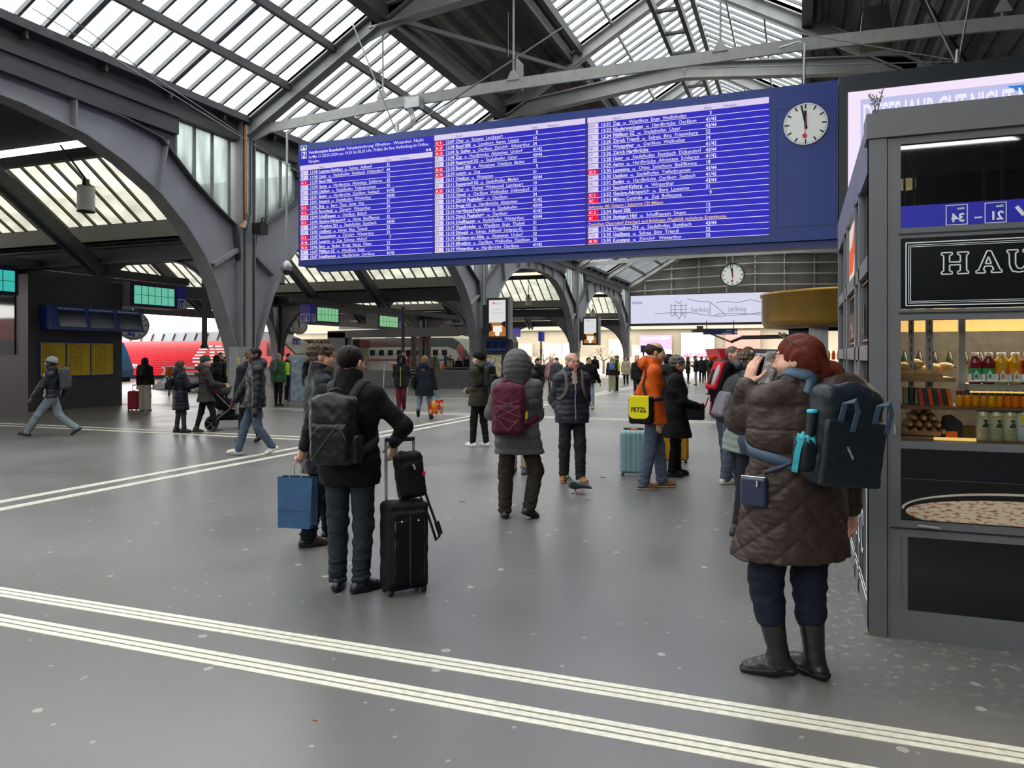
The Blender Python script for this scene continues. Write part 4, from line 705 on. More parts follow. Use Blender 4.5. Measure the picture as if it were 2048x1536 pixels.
bench(820,777,'slatted metal bench behind the man in red trousers'); bench(908,767,'slatted metal bench near the standing people under the board')
def bin_(px,py0,py1,d,label):
    b=PD(px,py1,d); t_=PD(px,py0,d); g=Vector((b.x,b.y,0)); t=empty('litter_bin',g,label=label,cat='litter bin',group='orange litter bins'); m=MB(g); m.tube([g,b],.05,8); m.build('post',M['grey'],t); m=MB(g); r=.2; m.lathe(b,[(r*.9,0),(r,.02),(r,t_.z-b.z),(r*.8,t_.z-b.z+.03)],16); m.build('basket',plain('bin_orange','#e8701a',.5),t)
bin_(790,728,742,43,'orange litter bin left of the man in red trousers'); bin_(887,729,739,49.5,'orange litter bin near the standing people under the board'); bin_(338,735,752,33,'orange litter bin left of the long-haired woman in navy')
q=PF(602,812); t=empty('poster_stand',q,label='free-standing poster board behind the striding man in the black jacket',cat='poster stand'); m=MB(q); m.box(q+Vector((-.45,-.1,.0)),q+Vector((.45,.1,.12))); m.build('base',M['galv'],t); m=MB(q); m.box(q+Vector((-.42,-.06,.12)),q+Vector((.42,.06,1.75))); m.build('frame',M['galv'],t); m=MB(q); m.box(q+Vector((-.36,-.075,.2)),q+Vector((.36,-.058,1.68))); m.build('poster',mat('event_poster','#9fb4c4',.5,var=.45,scale=5),t)
# yellow digit on the pedestal
q=PX(477,721,-13.96); F=Face((q.x+.02,q.y-.1,q.z-.1),(0,1,0),(0,0,1)); m=MB(q); F.text(m,'0',0,0,.27,.02,.005); m.build('painted_number',plain('painted_yellow','#d0b41c'),loc=q,label='yellow digit painted on the pedestal of the big column',cat='painted digit')
# ================================================================ THE KIOSK
KX,KY,KZ=.393,5.07,3.17; KE=4.0; KB=9.15
kp=mat('kiosk_grey','#66686a',.42,var=.07,scale=3); kd=plain('kiosk_dark_glass','#0a0b10',.12); 
t=empty('kiosk',(KX+1.6,KY+2,0),label='grey metal food kiosk at the right edge of the picture',cat='kiosk'); ok_=t.location; kiosk=t
def kz(px,py): q=PY(px,py,KY); return q.x,q.z
def zf(py,px=1802): return PY(px,py,KY).z
XW=PY(1802,500,KY).x; XF=PY(1776,500,KY).x
m=MB(ok_)                                                    # frame of the front
m.box((KX,KY,0),(XF-.006,KY+.12,KZ-.14)); m.box((KX-.015,KY-.015,KZ-.15),(KE,KY+.2,KZ)); 
m.box((XF,KY+.01,.0),(XW,KY+.1,KZ-.15))
for z0,z1 in ((zf(288),KZ-.15),(zf(477),zf(456)),(zf(640),zf(619)),(zf(897),zf(882)),(zf(1073),zf(1040)),(0,zf(1222,1816))): m.box((XW,KY+.01,z0),(KE,KY+.1,z1))
m.box((XW,KY+.015,zf(1222,1816)),(PY(1816,1100,KY).x,KY+.1,zf(1073)))
m.build('front_frame',kp,t)
m=MB(ok_); m.box((XF-.006,KY+.03,0),(XF,KY+.1,KZ-.15)); m.box((XW-.012,KY+.006,zf(470)),(KE,KY+.012,zf(467))); m.box((XW-.012,KY+.006,zf(628)),(KE,KY+.012,zf(625))); m.box((XF+.01,KY+.004,zf(1058)),(KE,KY+.012,zf(1055))); m.build('shadow_gap_frame',plain('gap_black','#17181a'),t)
m=MB(ok_); m.box((KX+.02,KY+.02,KZ-.0),(KE,KB,KZ+.03)); m.box((KE-.05,KY+.1,0),(KE,KB,KZ)); m.box((KX+.05,KB-.1,0),(KE,KB,KZ)); m.build('roof_and_back',kp,t)
m=MB(ok_); m.tube([PY(1836,1052,KY-.012),PY(1880,1057,KY-.012)],.011,8); m.tube([PY(1791,850,KY-.012),PY(1791,868,KY-.012)],.009,8); m.build('hinge',M['galv'],t)
FK=Face((0,KY,0),(1,0,0),(0,0,1)); gk=glass('kiosk_glass','#eef0ee',.12)
m=MB(ok_); FK.rect(m,XW,zf(412),KE,zf(288),-.03,.008); m.build('upper_window',glass('upper_glass','#c8cccc',.55),t)
m=MB(ok_); FK.rect(m,XW,zf(882),KE,zf(640),-.03,.008); m.build('display_window',gk,t)
m=MB(ok_)
for px in (1812,1832,1974,2010): 
    x=PY(px,380,KY).x; m.box((x-.004 if px in(1812,2010) else x-.008,KY+.06,zf(412)),(x+.005,KY+.09,zf(288)))
m.build('window_mullion',M['grey'],t)
m=MB(ok_); FK.rect(m,XW,zf(456),KE,zf(412),-.012,.02); st=m.build('reflected_sign_strip',plain('sign_blue','#1518b4',.35),t)
m=MB(ok_)                                                    # hall sign's reflection built as flat strip and letters, so it reads backwards
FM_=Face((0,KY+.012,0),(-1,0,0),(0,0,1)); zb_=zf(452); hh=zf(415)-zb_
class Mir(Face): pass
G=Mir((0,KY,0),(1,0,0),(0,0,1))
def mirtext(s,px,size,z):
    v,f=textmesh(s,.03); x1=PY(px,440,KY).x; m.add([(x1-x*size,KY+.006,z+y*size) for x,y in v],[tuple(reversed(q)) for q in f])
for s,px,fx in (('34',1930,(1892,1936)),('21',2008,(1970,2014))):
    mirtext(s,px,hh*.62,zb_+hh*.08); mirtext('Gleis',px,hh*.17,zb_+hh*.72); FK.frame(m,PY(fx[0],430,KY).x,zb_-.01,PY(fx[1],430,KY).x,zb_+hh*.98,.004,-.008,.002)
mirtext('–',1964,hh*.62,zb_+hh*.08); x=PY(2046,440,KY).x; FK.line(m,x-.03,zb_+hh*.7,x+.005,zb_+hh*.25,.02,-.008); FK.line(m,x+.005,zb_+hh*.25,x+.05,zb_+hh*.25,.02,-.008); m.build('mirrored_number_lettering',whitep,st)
z0,z1=zf(618,1808),zf(478,1808); m=MB(ok_); FK.rect(m,XW,z0,KE,z1,-.005,.03); sg=m.build('name_sign',plain('sign_black','#0c1014',.2),t)
m=MB(ok_); xs=PY(1811,500,KY).x; a0,a1=z0+.017,z1-.022
for k,w in ((0,.006),(.016,.003),(.026,.003)): FK.frame(m,xs+k,a0+k,KE-.02-k,a1-k,w,.0,.003)
for zc in (a0,a1-.033): FK.line(m,xs,zc+.0165,xs+.033,zc+.0165,.0,.0)
m.build('border_frame',whitep,sg)
m=MB(ok_); lh=zf(505,1900)-zf(548,1900)
def outl(ch,px0,px1):                                        # engraved serif capitals
    x0,x1=PY(px0,520,KY).x,PY(px1,520,KY).x; w=x1-x0; b=zf(548,1900); H_=lh; s=.28*w; e=.1*H_; L=lambda *P:[FK.line(m,x0+P[i]*w,b+P[i+1]*H_,x0+P[i+2]*w,b+P[i+3]*H_,.007,.002,.003) for i in range(0,len(P)-3,2)]
    if ch=='H': L(0,0,.4,0,.4,.1,.3,.15,.3,.42,.7,.42,.7,.15,.6,.1,.6,0,1,0,1,.1,.93,.15,.93,.85,1,.9,1,1,.6,1,.6,.9,.7,.85,.7,.55,.3,.55,.3,.85,.4,.9,.4,1,0,1,0,.9,.08,.85,.08,.15,0,.1,0,0)
    if ch=='A': L(0,0,.36,0,.36,.1,.29,.14,.34,.3,.62,.3,.68,.14,.6,.1,.6,0,1,0,1,.1,.93,.14,.58,1,.42,1,.1,.14,0,.1,0,0); L(.37,.42,.59,.42,.48,.74,.37,.42)
    if ch=='U': L(0,1,.42,1,.42,.9,.33,.85,.33,.35,.42,.16,.58,.14,.70,.3,.72,.85,.62,.9,.62,1,1,1,1,.9,.92,.85,.9,.25,.7,.02,.45,-.02,.2,.04,.1,.3,.08,.85,0,.9,0,1)
outl('H',1883,1937); outl('A',1952,2004); outl('U',2014,2066); m.build('engraved_lettering',whitep,sg)
# coffee poster and lower dark door
z0,z1=zf(1038),zf(897); m=MB(ok_); FK.rect(m,XW,z0,KE,z1,-.005,.02); po=m.build('coffee_poster',plain('poster_black','#100f14',.25),t)
def foam():
    mm=mat('milk_foam','#cdb999',.5,var=.0); 
    n=mm.node_tree.nodes; l=mm.node_tree.links; b=n['Principled BSDF']; tc=n.new('ShaderNodeTexCoord'); z=n.new('ShaderNodeTexNoise'); z.inputs['Scale'].default_value=26; z.inputs['Detail'].default_value=8; mp=n.new('ShaderNodeMapping'); mp.inputs['Scale'].default_value=(1,1,3); l.new(tc.outputs['Object'],mp.inputs[0]); l.new(mp.outputs[0],z.inputs['Vector']); r=n.new('ShaderNodeValToRGB'); r.color_ramp.elements[0].position=.5; r.color_ramp.elements[0].color=(*lin('#d3c0a2'),1); r.color_ramp.elements[1].position=.62; r.color_ramp.elements[1].color=(*lin('#9a5a4c'),1); l.new(z.outputs[0],r.inputs[0]); l.new(r.outputs[0],b.inputs['Base Color']); return mm
def ell(cx,cz,rx,rz,a0,a1,n=48): return [(cx+rx*math.cos(math.radians(a0+(a1-a0)*i/n)),cz+rz*math.sin(math.radians(a0+(a1-a0)*i/n))) for i in range(n+1)]
cxx=XW+.66; czz=(zf(985)+zf(1035))/2-.02
def clip(P): return [(min(max(a,XW+.004),KE),min(max(b,z0+.002),z1)) for a,b in P]
m=MB(ok_); E1=ell(cxx,czz,.66,.125,20,180); E2=ell(cxx,czz,.645,.112,20,180); m.ribbon([FK.p(*q,.0) for q in clip(E1)],[FK.p(*q,.0) for q in clip(E2)],FK.n*.003); m.build('cup_rim',plain('cup_rim','#c9bfae',.3),po)
m=MB(ok_); FK.poly(m,clip(ell(cxx,czz-.012,.635,.092,0,360)),.001,.003); m.build('milk_foam',foam(),po)
m=MB(ok_); FK.rect(m,XW+.003,zf(957),KE,zf(956),.001,.002); m.build('poster_seam',plain('seam','#4a4a4e'),po)
m=MB(ok_); FK.rect(m,PY(1816,1100,KY).x,zf(1222,1816),KE,zf(1073),-.02,.02); m.build('lower_dark_panel',mat('lower_panel','#0c0c12',.22,var=.3,scale=3),t)
# left side of the kiosk
FS=Face((KX,0,0),(0,-1,0),(0,0,1)); 
def sp(px,py): q=PX(px,py,KX); return -q.y,q.z
m=MB(ok_); zt1=KZ-.16
FS.rect(m,-KB,KZ-.33,-KY-.02,KZ-.002,.0,.1)
for y in (5.14,5.95,6.35,7.45,7.9,9.05): FS.rect(m,-y-.05,0,-y+.05,KZ-.3,.0,.09)
for z in (.05,1.0,1.72,2.28): FS.rect(m,-KB,z-.05,-KY-.02,z+.05,.0,.09)
m.build('side_frame',kp,t)
m=MB(ok_); FS.rect(m,-7.4,2.33,-6.4,KZ-.36,-.02,.03); ad=m.build('side_light_panel',em('panel_cream','#e6d8c8',.9),t); m=MB(ok_); FS.poly(m,[(-7.3,2.4),(-6.9,2.4),(-6.45,2.7),(-6.45,2.8),(-6.9,2.62),(-7.3,2.6)],-.012,.006); m.build('orange_flash',em('panel_orange','#e8602c',.9),ad)
m=MB(ok_)
for a,b in ((5.15,5.9),(7.95,9.0)): FS.rect(m,-b,2.33,-a,KZ-.36,-.03,.01)
for a,b in ((5.15,6.3),(6.4,7.4),(7.5,9.0)): FS.rect(m,-b,1.77,-a,2.23,-.03,.01)
FS.rect(m,-5.9,1.05,-5.15,1.67,-.03,.01); m.build('side_glass',glass('side_glass','#b9c4cc',.5),t)
m=MB(ok_); FS.rect(m,-9.0,.1,-5.15,.95,-.02,.02); mp_=m.build('side_lower_panel',mat('side_panel_dark','#2a2c30',.35,var=.1),t)
m=MB(ok_); FS.frame(m,-6.9,.15,-5.25,.9,.012,.0,.003); FS.frame(m,-6.85,.2,-5.3,.85,.006,.0,.003); [FS.line(m,-6.45+.28*k+.09*math.cos(t),.52+.14*math.sin(t),-6.45+.28*k+.09*math.cos(t+.5),.52+.14*math.sin(t+.5),.02,.002) for k in range(4) for t in (.4,.9,1.4,1.9,2.4,2.9,3.4,3.9,4.4,4.9)]; m.build('side_lettering',whitep,mp_)
m=MB(ok_)
for k,s in enumerate(('HAU','HAU')): FS.text(m,s,-7.3+k*1.05,1.85,.3,.02,-.02,sx=.8)
for a,b in ((6.4,7.4),(5.15,6.3)): FS.frame(m,-b+.03,1.8,-a-.03,2.2,.012,-.02,.003)
m.build('gold_lettering',mat('gold_leaf','#a9844a',.35,.6,var=.1),t)
# inside
m=MB(ok_); m.box((KX+.12,KY+1.6,.0),(KE-.1,KY+1.66,2.4)); m.build('inner_wall',mat('kiosk_cream','#d9b877',.6,var=.05),t)
m=MB(ok_); m.box((KX+.12,KY+.12,2.22),(KE-.1,KY+1.6,2.26)); m.box((KX+.1,KY+.12,.0),(KE-.1,KY+.2,zf(885))); m.build('inner_ceiling',mat('kiosk_dark','#33302c',.7),t)
m=MB(ok_); m.box((KX+.12,KY+1.55,zf(668)),(KE-.1,KY+1.58,zf(660)-.0)); m.box((KX+.12,KY+1.2,zf(740)),(KE-.1,KY+1.58,zf(735))); m.box((KX+.12,KY+1.2,1.2),(KE-.1,KY+1.58,1.62)); m.box((KX+.12,KY+1.5,1.62),(KE-.1,KY+1.58,PY(1802,664,KY+1.5).z)); m.build('back_counter',mat('kiosk_counter','#3a342e',.6,var=.4,scale=14),t)
lt=bpy.data.lights.new('kiosk_lamp','AREA'); lt.energy=85; lt.color=(1,.83,.6); lt.shape='RECTANGLE'; lt.size=3.0; lt.size_y=.8
L=bpy.data.objects.new('kiosk_lamp',lt); COL.objects.link(L); L.location=(KX+1.7,KY+.75,2.18); L.parent=None
m=MB(ok_); m.box((KX+.2,KY+.5,2.195),(KE-.2,KY+1.0,2.215)); m.build('ceiling_lamp',em('warm_tube','#ffd58a',1.2),t)
# lamp upstairs
q=Vector((PY(1814,372,KY+1.3).x,KY+1.3,PY(1814,378,KY+1.3).z)); tt=empty('drum_lamp',q,label='cream drum lamp glowing behind the upper kiosk window',cat='lamp'); m=MB(q); m.lathe(q,[(.06,0),(.06,.07),(.055,.07),(.055,.0)],24); m.build('lamp_shade',em('drum_cream','#e9cf8e',.8),tt); m=MB(q); m.tube([q+Vector((0,0,.1)),q+Vector((0,0,.5))],.006); m.build('cord',blk,tt)
m=MB(ok_); m.box((KX+.12,KY+1.55,2.3),(KE-.1,KY+1.6,3.1)); m.box((KX+.12,KY+.15,2.27),(KE-.1,KY+1.6,2.3)); m.build('upper_inner_wall',plain('upper_dark','#15171a',.5),t)
# shelves and goods
zs1,zs2=zf(770,1950),zf(817,1950); 
s=empty('display_shelf',(KX+1.2,KY+.35,zs1),label='steel shelf holding the vitamin drinks in the kiosk window',cat='shelf'); m=MB(s.location); xa=PY(1934,770,KY+.2).x; m.box((xa,KY+.14,zs1-.035),(KE-.1,KY+.46,zs1)); m.build('board',M['galv'],s); m=MB(s.location); m.tube([(xa,KY+.13,zs1+.02),(KE-.1,KY+.13,zs1+.02)],.004,6); m.build('rail',M['chrome'],s)
s=empty('display_shelf',(KX+1.2,KY+.35,zs2),label='dark shelf holding the small juice bottles in the kiosk window',cat='shelf'); m=MB(s.location); m.box((XW+.02,KY+.12,zs2-.02),(KE-.1,KY+.5,zs2)); m.build('board',mat('shelf_wood','#6b4a2c',.6),s); m=MB(s.location); m.box((xa,KY+.115,zs1-.05),(KE-.1,KY+.125,zs1-.04)); m.build('light_strip',em('warm_strip','#ffd27a',1.1),s)
for px,w in ((1822,.028),(1858,.038),(1923,.036)):
    x=PY(px,700,KY+.3).x; zb2=zf(782); o=Vector((x,KY+.3,zb2)); u=empty('shelf_upright',o,label={1822:'slimmer slotted steel upright left of the bread',1858:'wide slotted steel upright in front of the bread',1923:'plain steel upright beside the vitamin drinks'}[px],cat='upright',group='steel shelf uprights'); m=MB(o); m.box((x-w/2,KY+.28,zs2),(x+w/2,KY+.31,2.2)); m.build('post',M['galv'],u)
    if px<1900:
        m=MB(o)
        for k in range(9): m.box((x-.003,KY+.276,zb2+.02+k*.055),(x+.003,KY+.281,zb2+.045+k*.055))
        m.build('slots_groove',blk,u)
def bottle(loc,prof,label,cat,group,name,parts):
    b=empty(name,loc,label=label,cat=cat,group=group)
    for nm,pr,mt_ in parts: m=MB((0,0,0)); m.lathe((0,0,0),pr,20); m.build(nm,mt_,b)
    return b
def drink(px,hx,lx,label,txt='vitamin'):
    x=PY(px,740,KY+.22).x; k=.176/.19; b=bottle((x,KY+.22,zs1),None,label,'bottle','vitamin drinks on the steel shelf','drink_bottle',[
     ('body',[(.030,0),(.036,.006),(.037,.1),(.036,.108),(.037,.125),(.034,.143),(.02,.165),(.018,.17)],mat('drink_'+hx[1:],hx,.12,var=.05,coat=.5)),('label_band',[(.0375,.012),(.0378,.06)],whitep),('label_top',[(.0376,.06),(.0379,.095)],plain('lab_'+lx[1:],lx)),('cap',[(.019,.168),(.021,.17),(.021,.187),(.018,.19),(0,.19)],plain('cap_white','#e4dfd2'))])
    F=Face((x,KY+.22-.0392,zs1),(1,0,0),(0,0,1)); m=MB((x,KY+.22,zs1)); F2=Face((x-.024,KY+.22-.034,zs1+.013),(0,0,1),(-1,0,0)); F2.text(m,txt,0,-.009,.016,.03,.003); m.build('lettering',blk,b); m=MB((x,KY+.22,zs1)); F.poly(m,[(.0,.033),(.009,.04),(.008,.05),(.0,.066),(-.008,.05),(-.009,.04)],.001,.002); m.build('drop_logo',plain('lab_'+lx[1:],lx),b); m=MB((x,KY+.22,zs1)); F.poly(m,[(-.013,.06),(.013,.06),(0,.084)],.0006,.002); m.build('drop_logo',whitep,b)
for px,h,l,lb in ((1950,'#8c1a24','#2f9a5c','first red vitamin drink with a green label'),(1977,'#7a1420','#2f9a5c','second red vitamin drink with a green label'),(2003,'#e0a80c','#ee8a1c','first yellow vitamin drink with an orange label'),(2030,'#dba00a','#ee8a1c','second yellow vitamin drink with an orange label'),(2056,'#a01c28','#c02030','red vitamin drink cut off by the picture edge')): drink(px,h,l,lb)
x=PY(1937,730,KY+.34).x; 
for i,px in enumerate(range(1919,2060,16)):
    hx=['#d89018','#d88a14','#dd9418','#d88e1a','#e0a810','#e2930c','#e8780c','#e8800e','#e4700c'][i%9]; x=PY(px,800,KY+.2).x; z=zs2
    bottle((x,KY+.2,z),None,['juice bottle nearest the snack packets','second juice bottle from the snack packets','third juice bottle','fourth juice bottle','palest yellow juice bottle','orange juice bottle right of the palest one','deep orange juice bottle','deep orange juice bottle beside the edge','reddest juice bottle'][i%9]+' on the dark shelf','bottle','small juice bottles on the dark shelf','juice_bottle',[('body',[(.017,0),(.021,.004),(.0215,.055),(.018,.07),(.014,.078),(.0135,.082)],mat('juice_'+hx[1:],hx,.15,var=.05)),('neck_label',[(.0185,.07),(.0175,.092)],plain('neck_dark','#3a2416')),('cap',[(.0145,.09),(.0145,.1),(0,.1)],plain('cap_%d'%(i%2),['#b8261c','#2a2a2a'][i%2]))])
zc=zf(882)+.004
for i,px in enumerate((1966,1993,2020,2047)):
    x=PY(px,850,KY+.17).x; dh='#d6d2ae' if i<3 else '#e6d23a'
    c=bottle((x,KY+.17,zc),None,['leftmost of three cream beer cans in the kiosk window','middle of three cream beer cans in the kiosk window','cream beer can beside the yellow topped can','white can with yellow top cut off by the picture edge'][i],'can','tall cans on the kiosk sill','drink_can',[('body',[(.031,0),(.0385,.006),(.0385,.165),(.034,.178)],mat('can_%d'%(i//3),'#cfcba6' if i<3 else '#d8dce0',.3,.2,var=.05)),('lid',[(.034,.178),(.033,.175),(0,.175)],M['chrome'])])
    F=Face((x,KY+.17-.0395,zc),(1,0,0),(0,0,1)); o=Vector((x,KY+.17,zc)); m=MB(o)
    if i<3:
        F.text(m,'BIRRA MORETTI',0,.142,.012,.03,.0,align='c',fit=.052); m.build('red_lettering',plain('can_red','#8c2420'),c); m=MB(o); F.text(m,"L'AUTENTICA",0,.062,.011,.0,.0,align='c',fit=.05); F.line(m,-.02,.05,.02,.05,.001,.0); F.line(m,-.018,.042,.018,.042,.001,.0); m.build('green_lettering',plain('can_green','#5a6a3c'),c); m=MB(o); F.poly(m,[(-.012,.082),(.022,.082),(.020,.104),(.008,.112),(-.004,.1)],.0,.002); F.disc(m,.006,.120,.0085,.0,.002,14); F.rect(m,-.008,.125,.02,.128,.0,.002); m.build('dark_figure_print',plain('can_dark','#2c3428'),c)
    else: F.text(m,'CALANDA',0,.09,.014,.02,.0,align='c',fit=.06); m.build('blue_lettering',plain('can_blue','#28407c'),c); m=MB(o); F.rect(m,-.025,.115,.03,.165,-.0,.002); m.build('yellow_band_print',plain('can_yellow','#e2cc30'),c)
def loaf_mesh(name,L,r,mt_):
    m=MB(); n=12; pr=[]
    for i in range(n+1):
        t_=i/n; pr.append((max(0.0005,r*math.sin(math.pi*(.06+.88*t_))**.5),L*(t_-.5)))
    m.lathe((0,0,0),pr,14,axis='y'); return m.build(name,mt_)
br1=mat('seeded_bread','#c8a470',.75,var=.35,scale=60,bump=.4); br2=mat('baguette_crust','#c09660',.7,var=.3,scale=18,bump=.2)
tr_=empty('bread_tray',(KX+.55,KY+.35,zf(757)),label='upper wooden tray of seeded rolls in the kiosk window',cat='tray'); m=MB(tr_.location); m.box((XW+.01,KY+.2,zf(765)),(PY(1905,760,KY+.3).x,KY+.55,zf(756))); m.box((XW+.01,KY+.195,zf(762)),(PY(1880,760,KY+.3).x,KY+.205,zf(748))); m.build('board',mat('tray_wood','#94714a',.6,var=.2,scale=10),tr_)
n1=0
proto=None
for px,py,r,rot,lb in ((1815,747,.035,.3,'front left seeded roll'),(1842,744,.038,1.0,'front middle seeded roll'),(1831,728,.033,.6,'topmost seeded roll'),(1866,738,.036,1.3,'seeded roll behind the wide upright'),(1890,734,.03,1.57,'flat pale roll in paper'),(1808,733,.03,.2,'rearmost pale roll at the window edge')):
    q=PY(px,py,KY+.32); l_=loaf_mesh('bread_roll',r*3.1,r,br1); l_.location=q; l_.rotation_euler=(0,0,rot); props(l_,lb+' on the upper tray','bread','seeded rolls on the upper tray')
tr_=empty('bread_tray',(KX+.5,KY+.3,zf(872)),label='lower wooden tray stacked with baguettes in the kiosk window',cat='tray'); m=MB(tr_.location); m.box((XW+.01,KY+.16,zc),(PY(1880,860,KY+.2).x,KY+.5,zc+.012)); m.box((XW+.01,KY+.155,zc+.02),(PY(1880,860,KY+.2).x,KY+.17,zc+.045)); m.box((XW+.01,KY+.49,zc),(PY(1880,860,KY+.2).x,KY+.5,zc+.05)); m.build('board',mat('tray_wood','#94714a'),tr_)
for r_,(row,n) in enumerate(((0,5),(1,4),(2,3),(3,2))):
    for k in range(n):
        q=Vector((XW+.05+k*.052+r_*.024,KY+.33,zc+.04+row*.042)); l_=loaf_mesh('baguette',.3,.026,br2); l_.location=q; props(l_,['bottom','second','third','top'][row]+' layer baguette, '+['at the window edge','second along','third along','fourth along','at the open end'][k],'bread','baguettes stacked on the lower tray')
sn=['#b8402c','#2c2c30','#c8521c','#3a3a2c','#a83020','#403020','#d0681c']
for k in range(7):
    x=PY(1840+k*9.5,800,KY+.22).x; m=MB((x,KY+.22,zs2)); m.prism([(x,KY+.2,zs2),(x+.022,KY+.2,zs2),(x+.006,KY+.2,zs2+.105),(x-.016,KY+.2,zs2+.105)],(0,.07,0)); m.build('snack_packet',mat('snack_%d'%k,sn[k],.35,var=.5,scale=40),loc=(x,KY+.22,zs2),label=['red snack packet next to the glasses','black snack packet leaning on the red one','orange snack packet, third along','olive snack packet, fourth along','dark red snack packet, fifth along','brown snack packet, sixth along','orange snack packet next to the juice bottles'][k],cat='packet',group='snack packets on the dark shelf')
for k in range(3):
    x=PY(1812+k*11,800,KY+.22).x; m=MB(); m.lathe((0,0,0),[(.018,0),(.02,.11),(.019,.11),(.017,.006),(0,.006)],16); m.build('drinking_glass',glass('clear_tumbler','#e4eaea',.06),loc=(x,KY+.22,zs2),label=['clear tumbler at the window edge','clear tumbler in the middle of three','clear tumbler next to the packets'][k],cat='glass',group='tumblers on the dark shelf')
q=PY(1897,862,KY+.25); m=MB(q); m.prism([(q.x-.05,KY+.22,zc+.0),(q.x+.07,KY+.22,zc),(q.x+.07,KY+.22,zc+.1),(q.x+.02,KY+.22,zc+.14),(q.x-.02,KY+.22,zc+.13)],(0,.12,0)); m.build('card_terminal',blk,loc=q,label='black card terminal behind the kiosk window',cat='card terminal')
q=PY(1903,866,KY+.16); m=MB(q); m.box((q.x-.03,KY+.15,zc),(q.x+.03,KY+.165,zc+.05)); m.build('snack_bar',mat('bar_orange','#e0641c',.3,var=.4,scale=50),loc=q,label='small orange snack bar in front of the card terminal',cat='snack bar')
q=PY(1880,874,KY+.13); m=MB(q); m.box((PY(1868,870,KY+.13).x,KY+.12,zc-.003),(PY(1952,870,KY+.13).x,KY+.14,zc+.014)); m.build('light_strip',em('warm_strip','#ffd27a',1.1),loc=q,label='glowing yellow light strip along the kiosk window sill',cat='light strip')
# far row of bottles on the back counter
for k in range(12):
    q=Vector((KX+.35+k*.1,KY+1.35,1.62)); hx=['#16241a','#1c1c1a','#201a16','#1a2414'][k%4]; m=MB(); m.lathe((0,0,0),[(.022,0),(.023,.07),(.01,.1),(.01,.12),(0,.12)],12); m.build('dark_bottle',mat('back_bottle_%d'%(k%4),hx,.2,var=.1),loc=q,label='dark bottle in the row on the back counter of the kiosk',cat='bottle',group='dark bottles on the back counter')
# dry twig growing on the roof corner
q=Vector((KX+.03,KY+.02,KZ)); m=MB(q); random.seed(3)
for k in range(7):
    a=q+Vector((random.uniform(-.01,.02),0,0)); b=a+Vector((random.uniform(-.05,.04),random.uniform(-.02,.02),random.uniform(.08,.16))); m.tube([a,(a+b)/2+Vector((.008,0,.01)),b],[.0025,.002,.001],5)
    for j in range(3): c=a.lerp(b,.5+.18*j); m.tube([c,c+Vector((random.uniform(-.02,.02),0,random.uniform(.01,.03)))],[.0015,.003],5)
m.build('dry_weed',mat('dry_stem','#6a5a50',.8),loc=q,label='dry weed growing from the top corner of the kiosk',cat='plant')
# gold round stand behind
c=PD(1700,712,16); g=Vector((c.x,c.y,0)); t=empty('round_stand',g,label='round stand with a gold canopy on grey posts behind the red-haired woman',cat='stand'); zl,zh=EYE+58*16/FPX,EYE+118*16/FPX; R=1.78
m=MB(g); m.lathe(g+Vector((0,0,0)),[(R*.72,zl-.04),(R*.97,zl),(R,zl+.12),(R,zh),(R*1.02,zh+.02),(R*1.02,zh+.08),(R*.5,zh+.1),(0,zh+.1)],48); m.build('canopy',mat('gold_canopy','#8a6a2c',.35,.7,var=.12,scale=1),t)
m=MB(g); m.lathe(g,[(R*.72,zl-.04),(R*.6,zl+.03),(0,zl+.03)],40); m.build('canopy_underside',mat('canopy_brown','#3a1c12',.6),t)
for px in (1624,1637,1650): p=PD(px,712,15.2); m=MB(g); m.box((p.x-.06,p.y-.06,0),(p.x+.06,p.y+.06,zl)); m.build('post',M['galv'],t)
m=MB(g); m.box(g+Vector((-.2,-1.0,0)),g+Vector((1.2,1.0,1.05))); m.build('counter',mat('stand_counter','#4a4a4c',.5),t)
# shop in the back at right
c=PD(1672,712,21); g=Vector((c.x,c.y,0)); t=empty('shop_front',g+Vector((.6,0,0)),label='lit shop front with drinks between the gold stand and the kiosk',cat='shop'); m=MB(g); m.box(g+Vector((-.5,.1,0)),g+Vector((2.5,.3,3.2))); m.build('wall',mat('shop_back_paint','#6a665c',.6,var=.3,scale=4),t)  # wall in mottled grey-brown
m=MB(g); m.box(g+Vector((-.5,0,1.95)),g+Vector((2.5,.1,2.3))); m.build('shop_sign',M['white'],t)
m=MB(g); m.box(g+Vector((-.5,-.25,1.55)),g+Vector((2.5,.1,1.6))); m.box(g+Vector((-.5,-.25,0)),g+Vector((2.5,.1,1.2))); m.build('counter_shelf',mat('shop_wood','#8a7450',.6),t)
for k in range(6): q=g+Vector((-.2+.13*k,-.1,1.6)); m=MB(); m.lathe((0,0,0),[(.045,0),(.048,.17),(.03,.2),(.03,.25),(0,.25)],12); m.build('juice_carafe',mat('carafe_%d'%(k%3),['#d8781c','#d04818','#e0a020'][k%3],.3),loc=q,label='orange drink bottle on the shop shelf beside the gold stand',cat='bottle',group='orange drinks on the far shop shelf')
c=PD(1598,712,24); g=Vector((c.x,c.y,0)); t=empty('glass_booth',g,label='tall glass booth left of the gold stand',cat='booth'); m=MB(g); 
for dx in (-.25,.5): m.box(g+Vector((dx-.06,-.06,0)),g+Vector((dx+.06,.06,3.0)))
m.box(g+Vector((-.25,-.1,2.35)),g+Vector((.6,.1,2.6))); m.build('frame',M['black'],t); m=MB(g); m.box(g+Vector((-.2,-.01,.1)),g+Vector((.5,.01,2.35))); m.build('glass_pane',mat('teal_glass','#5a7a7c',.1,var=.1),t)
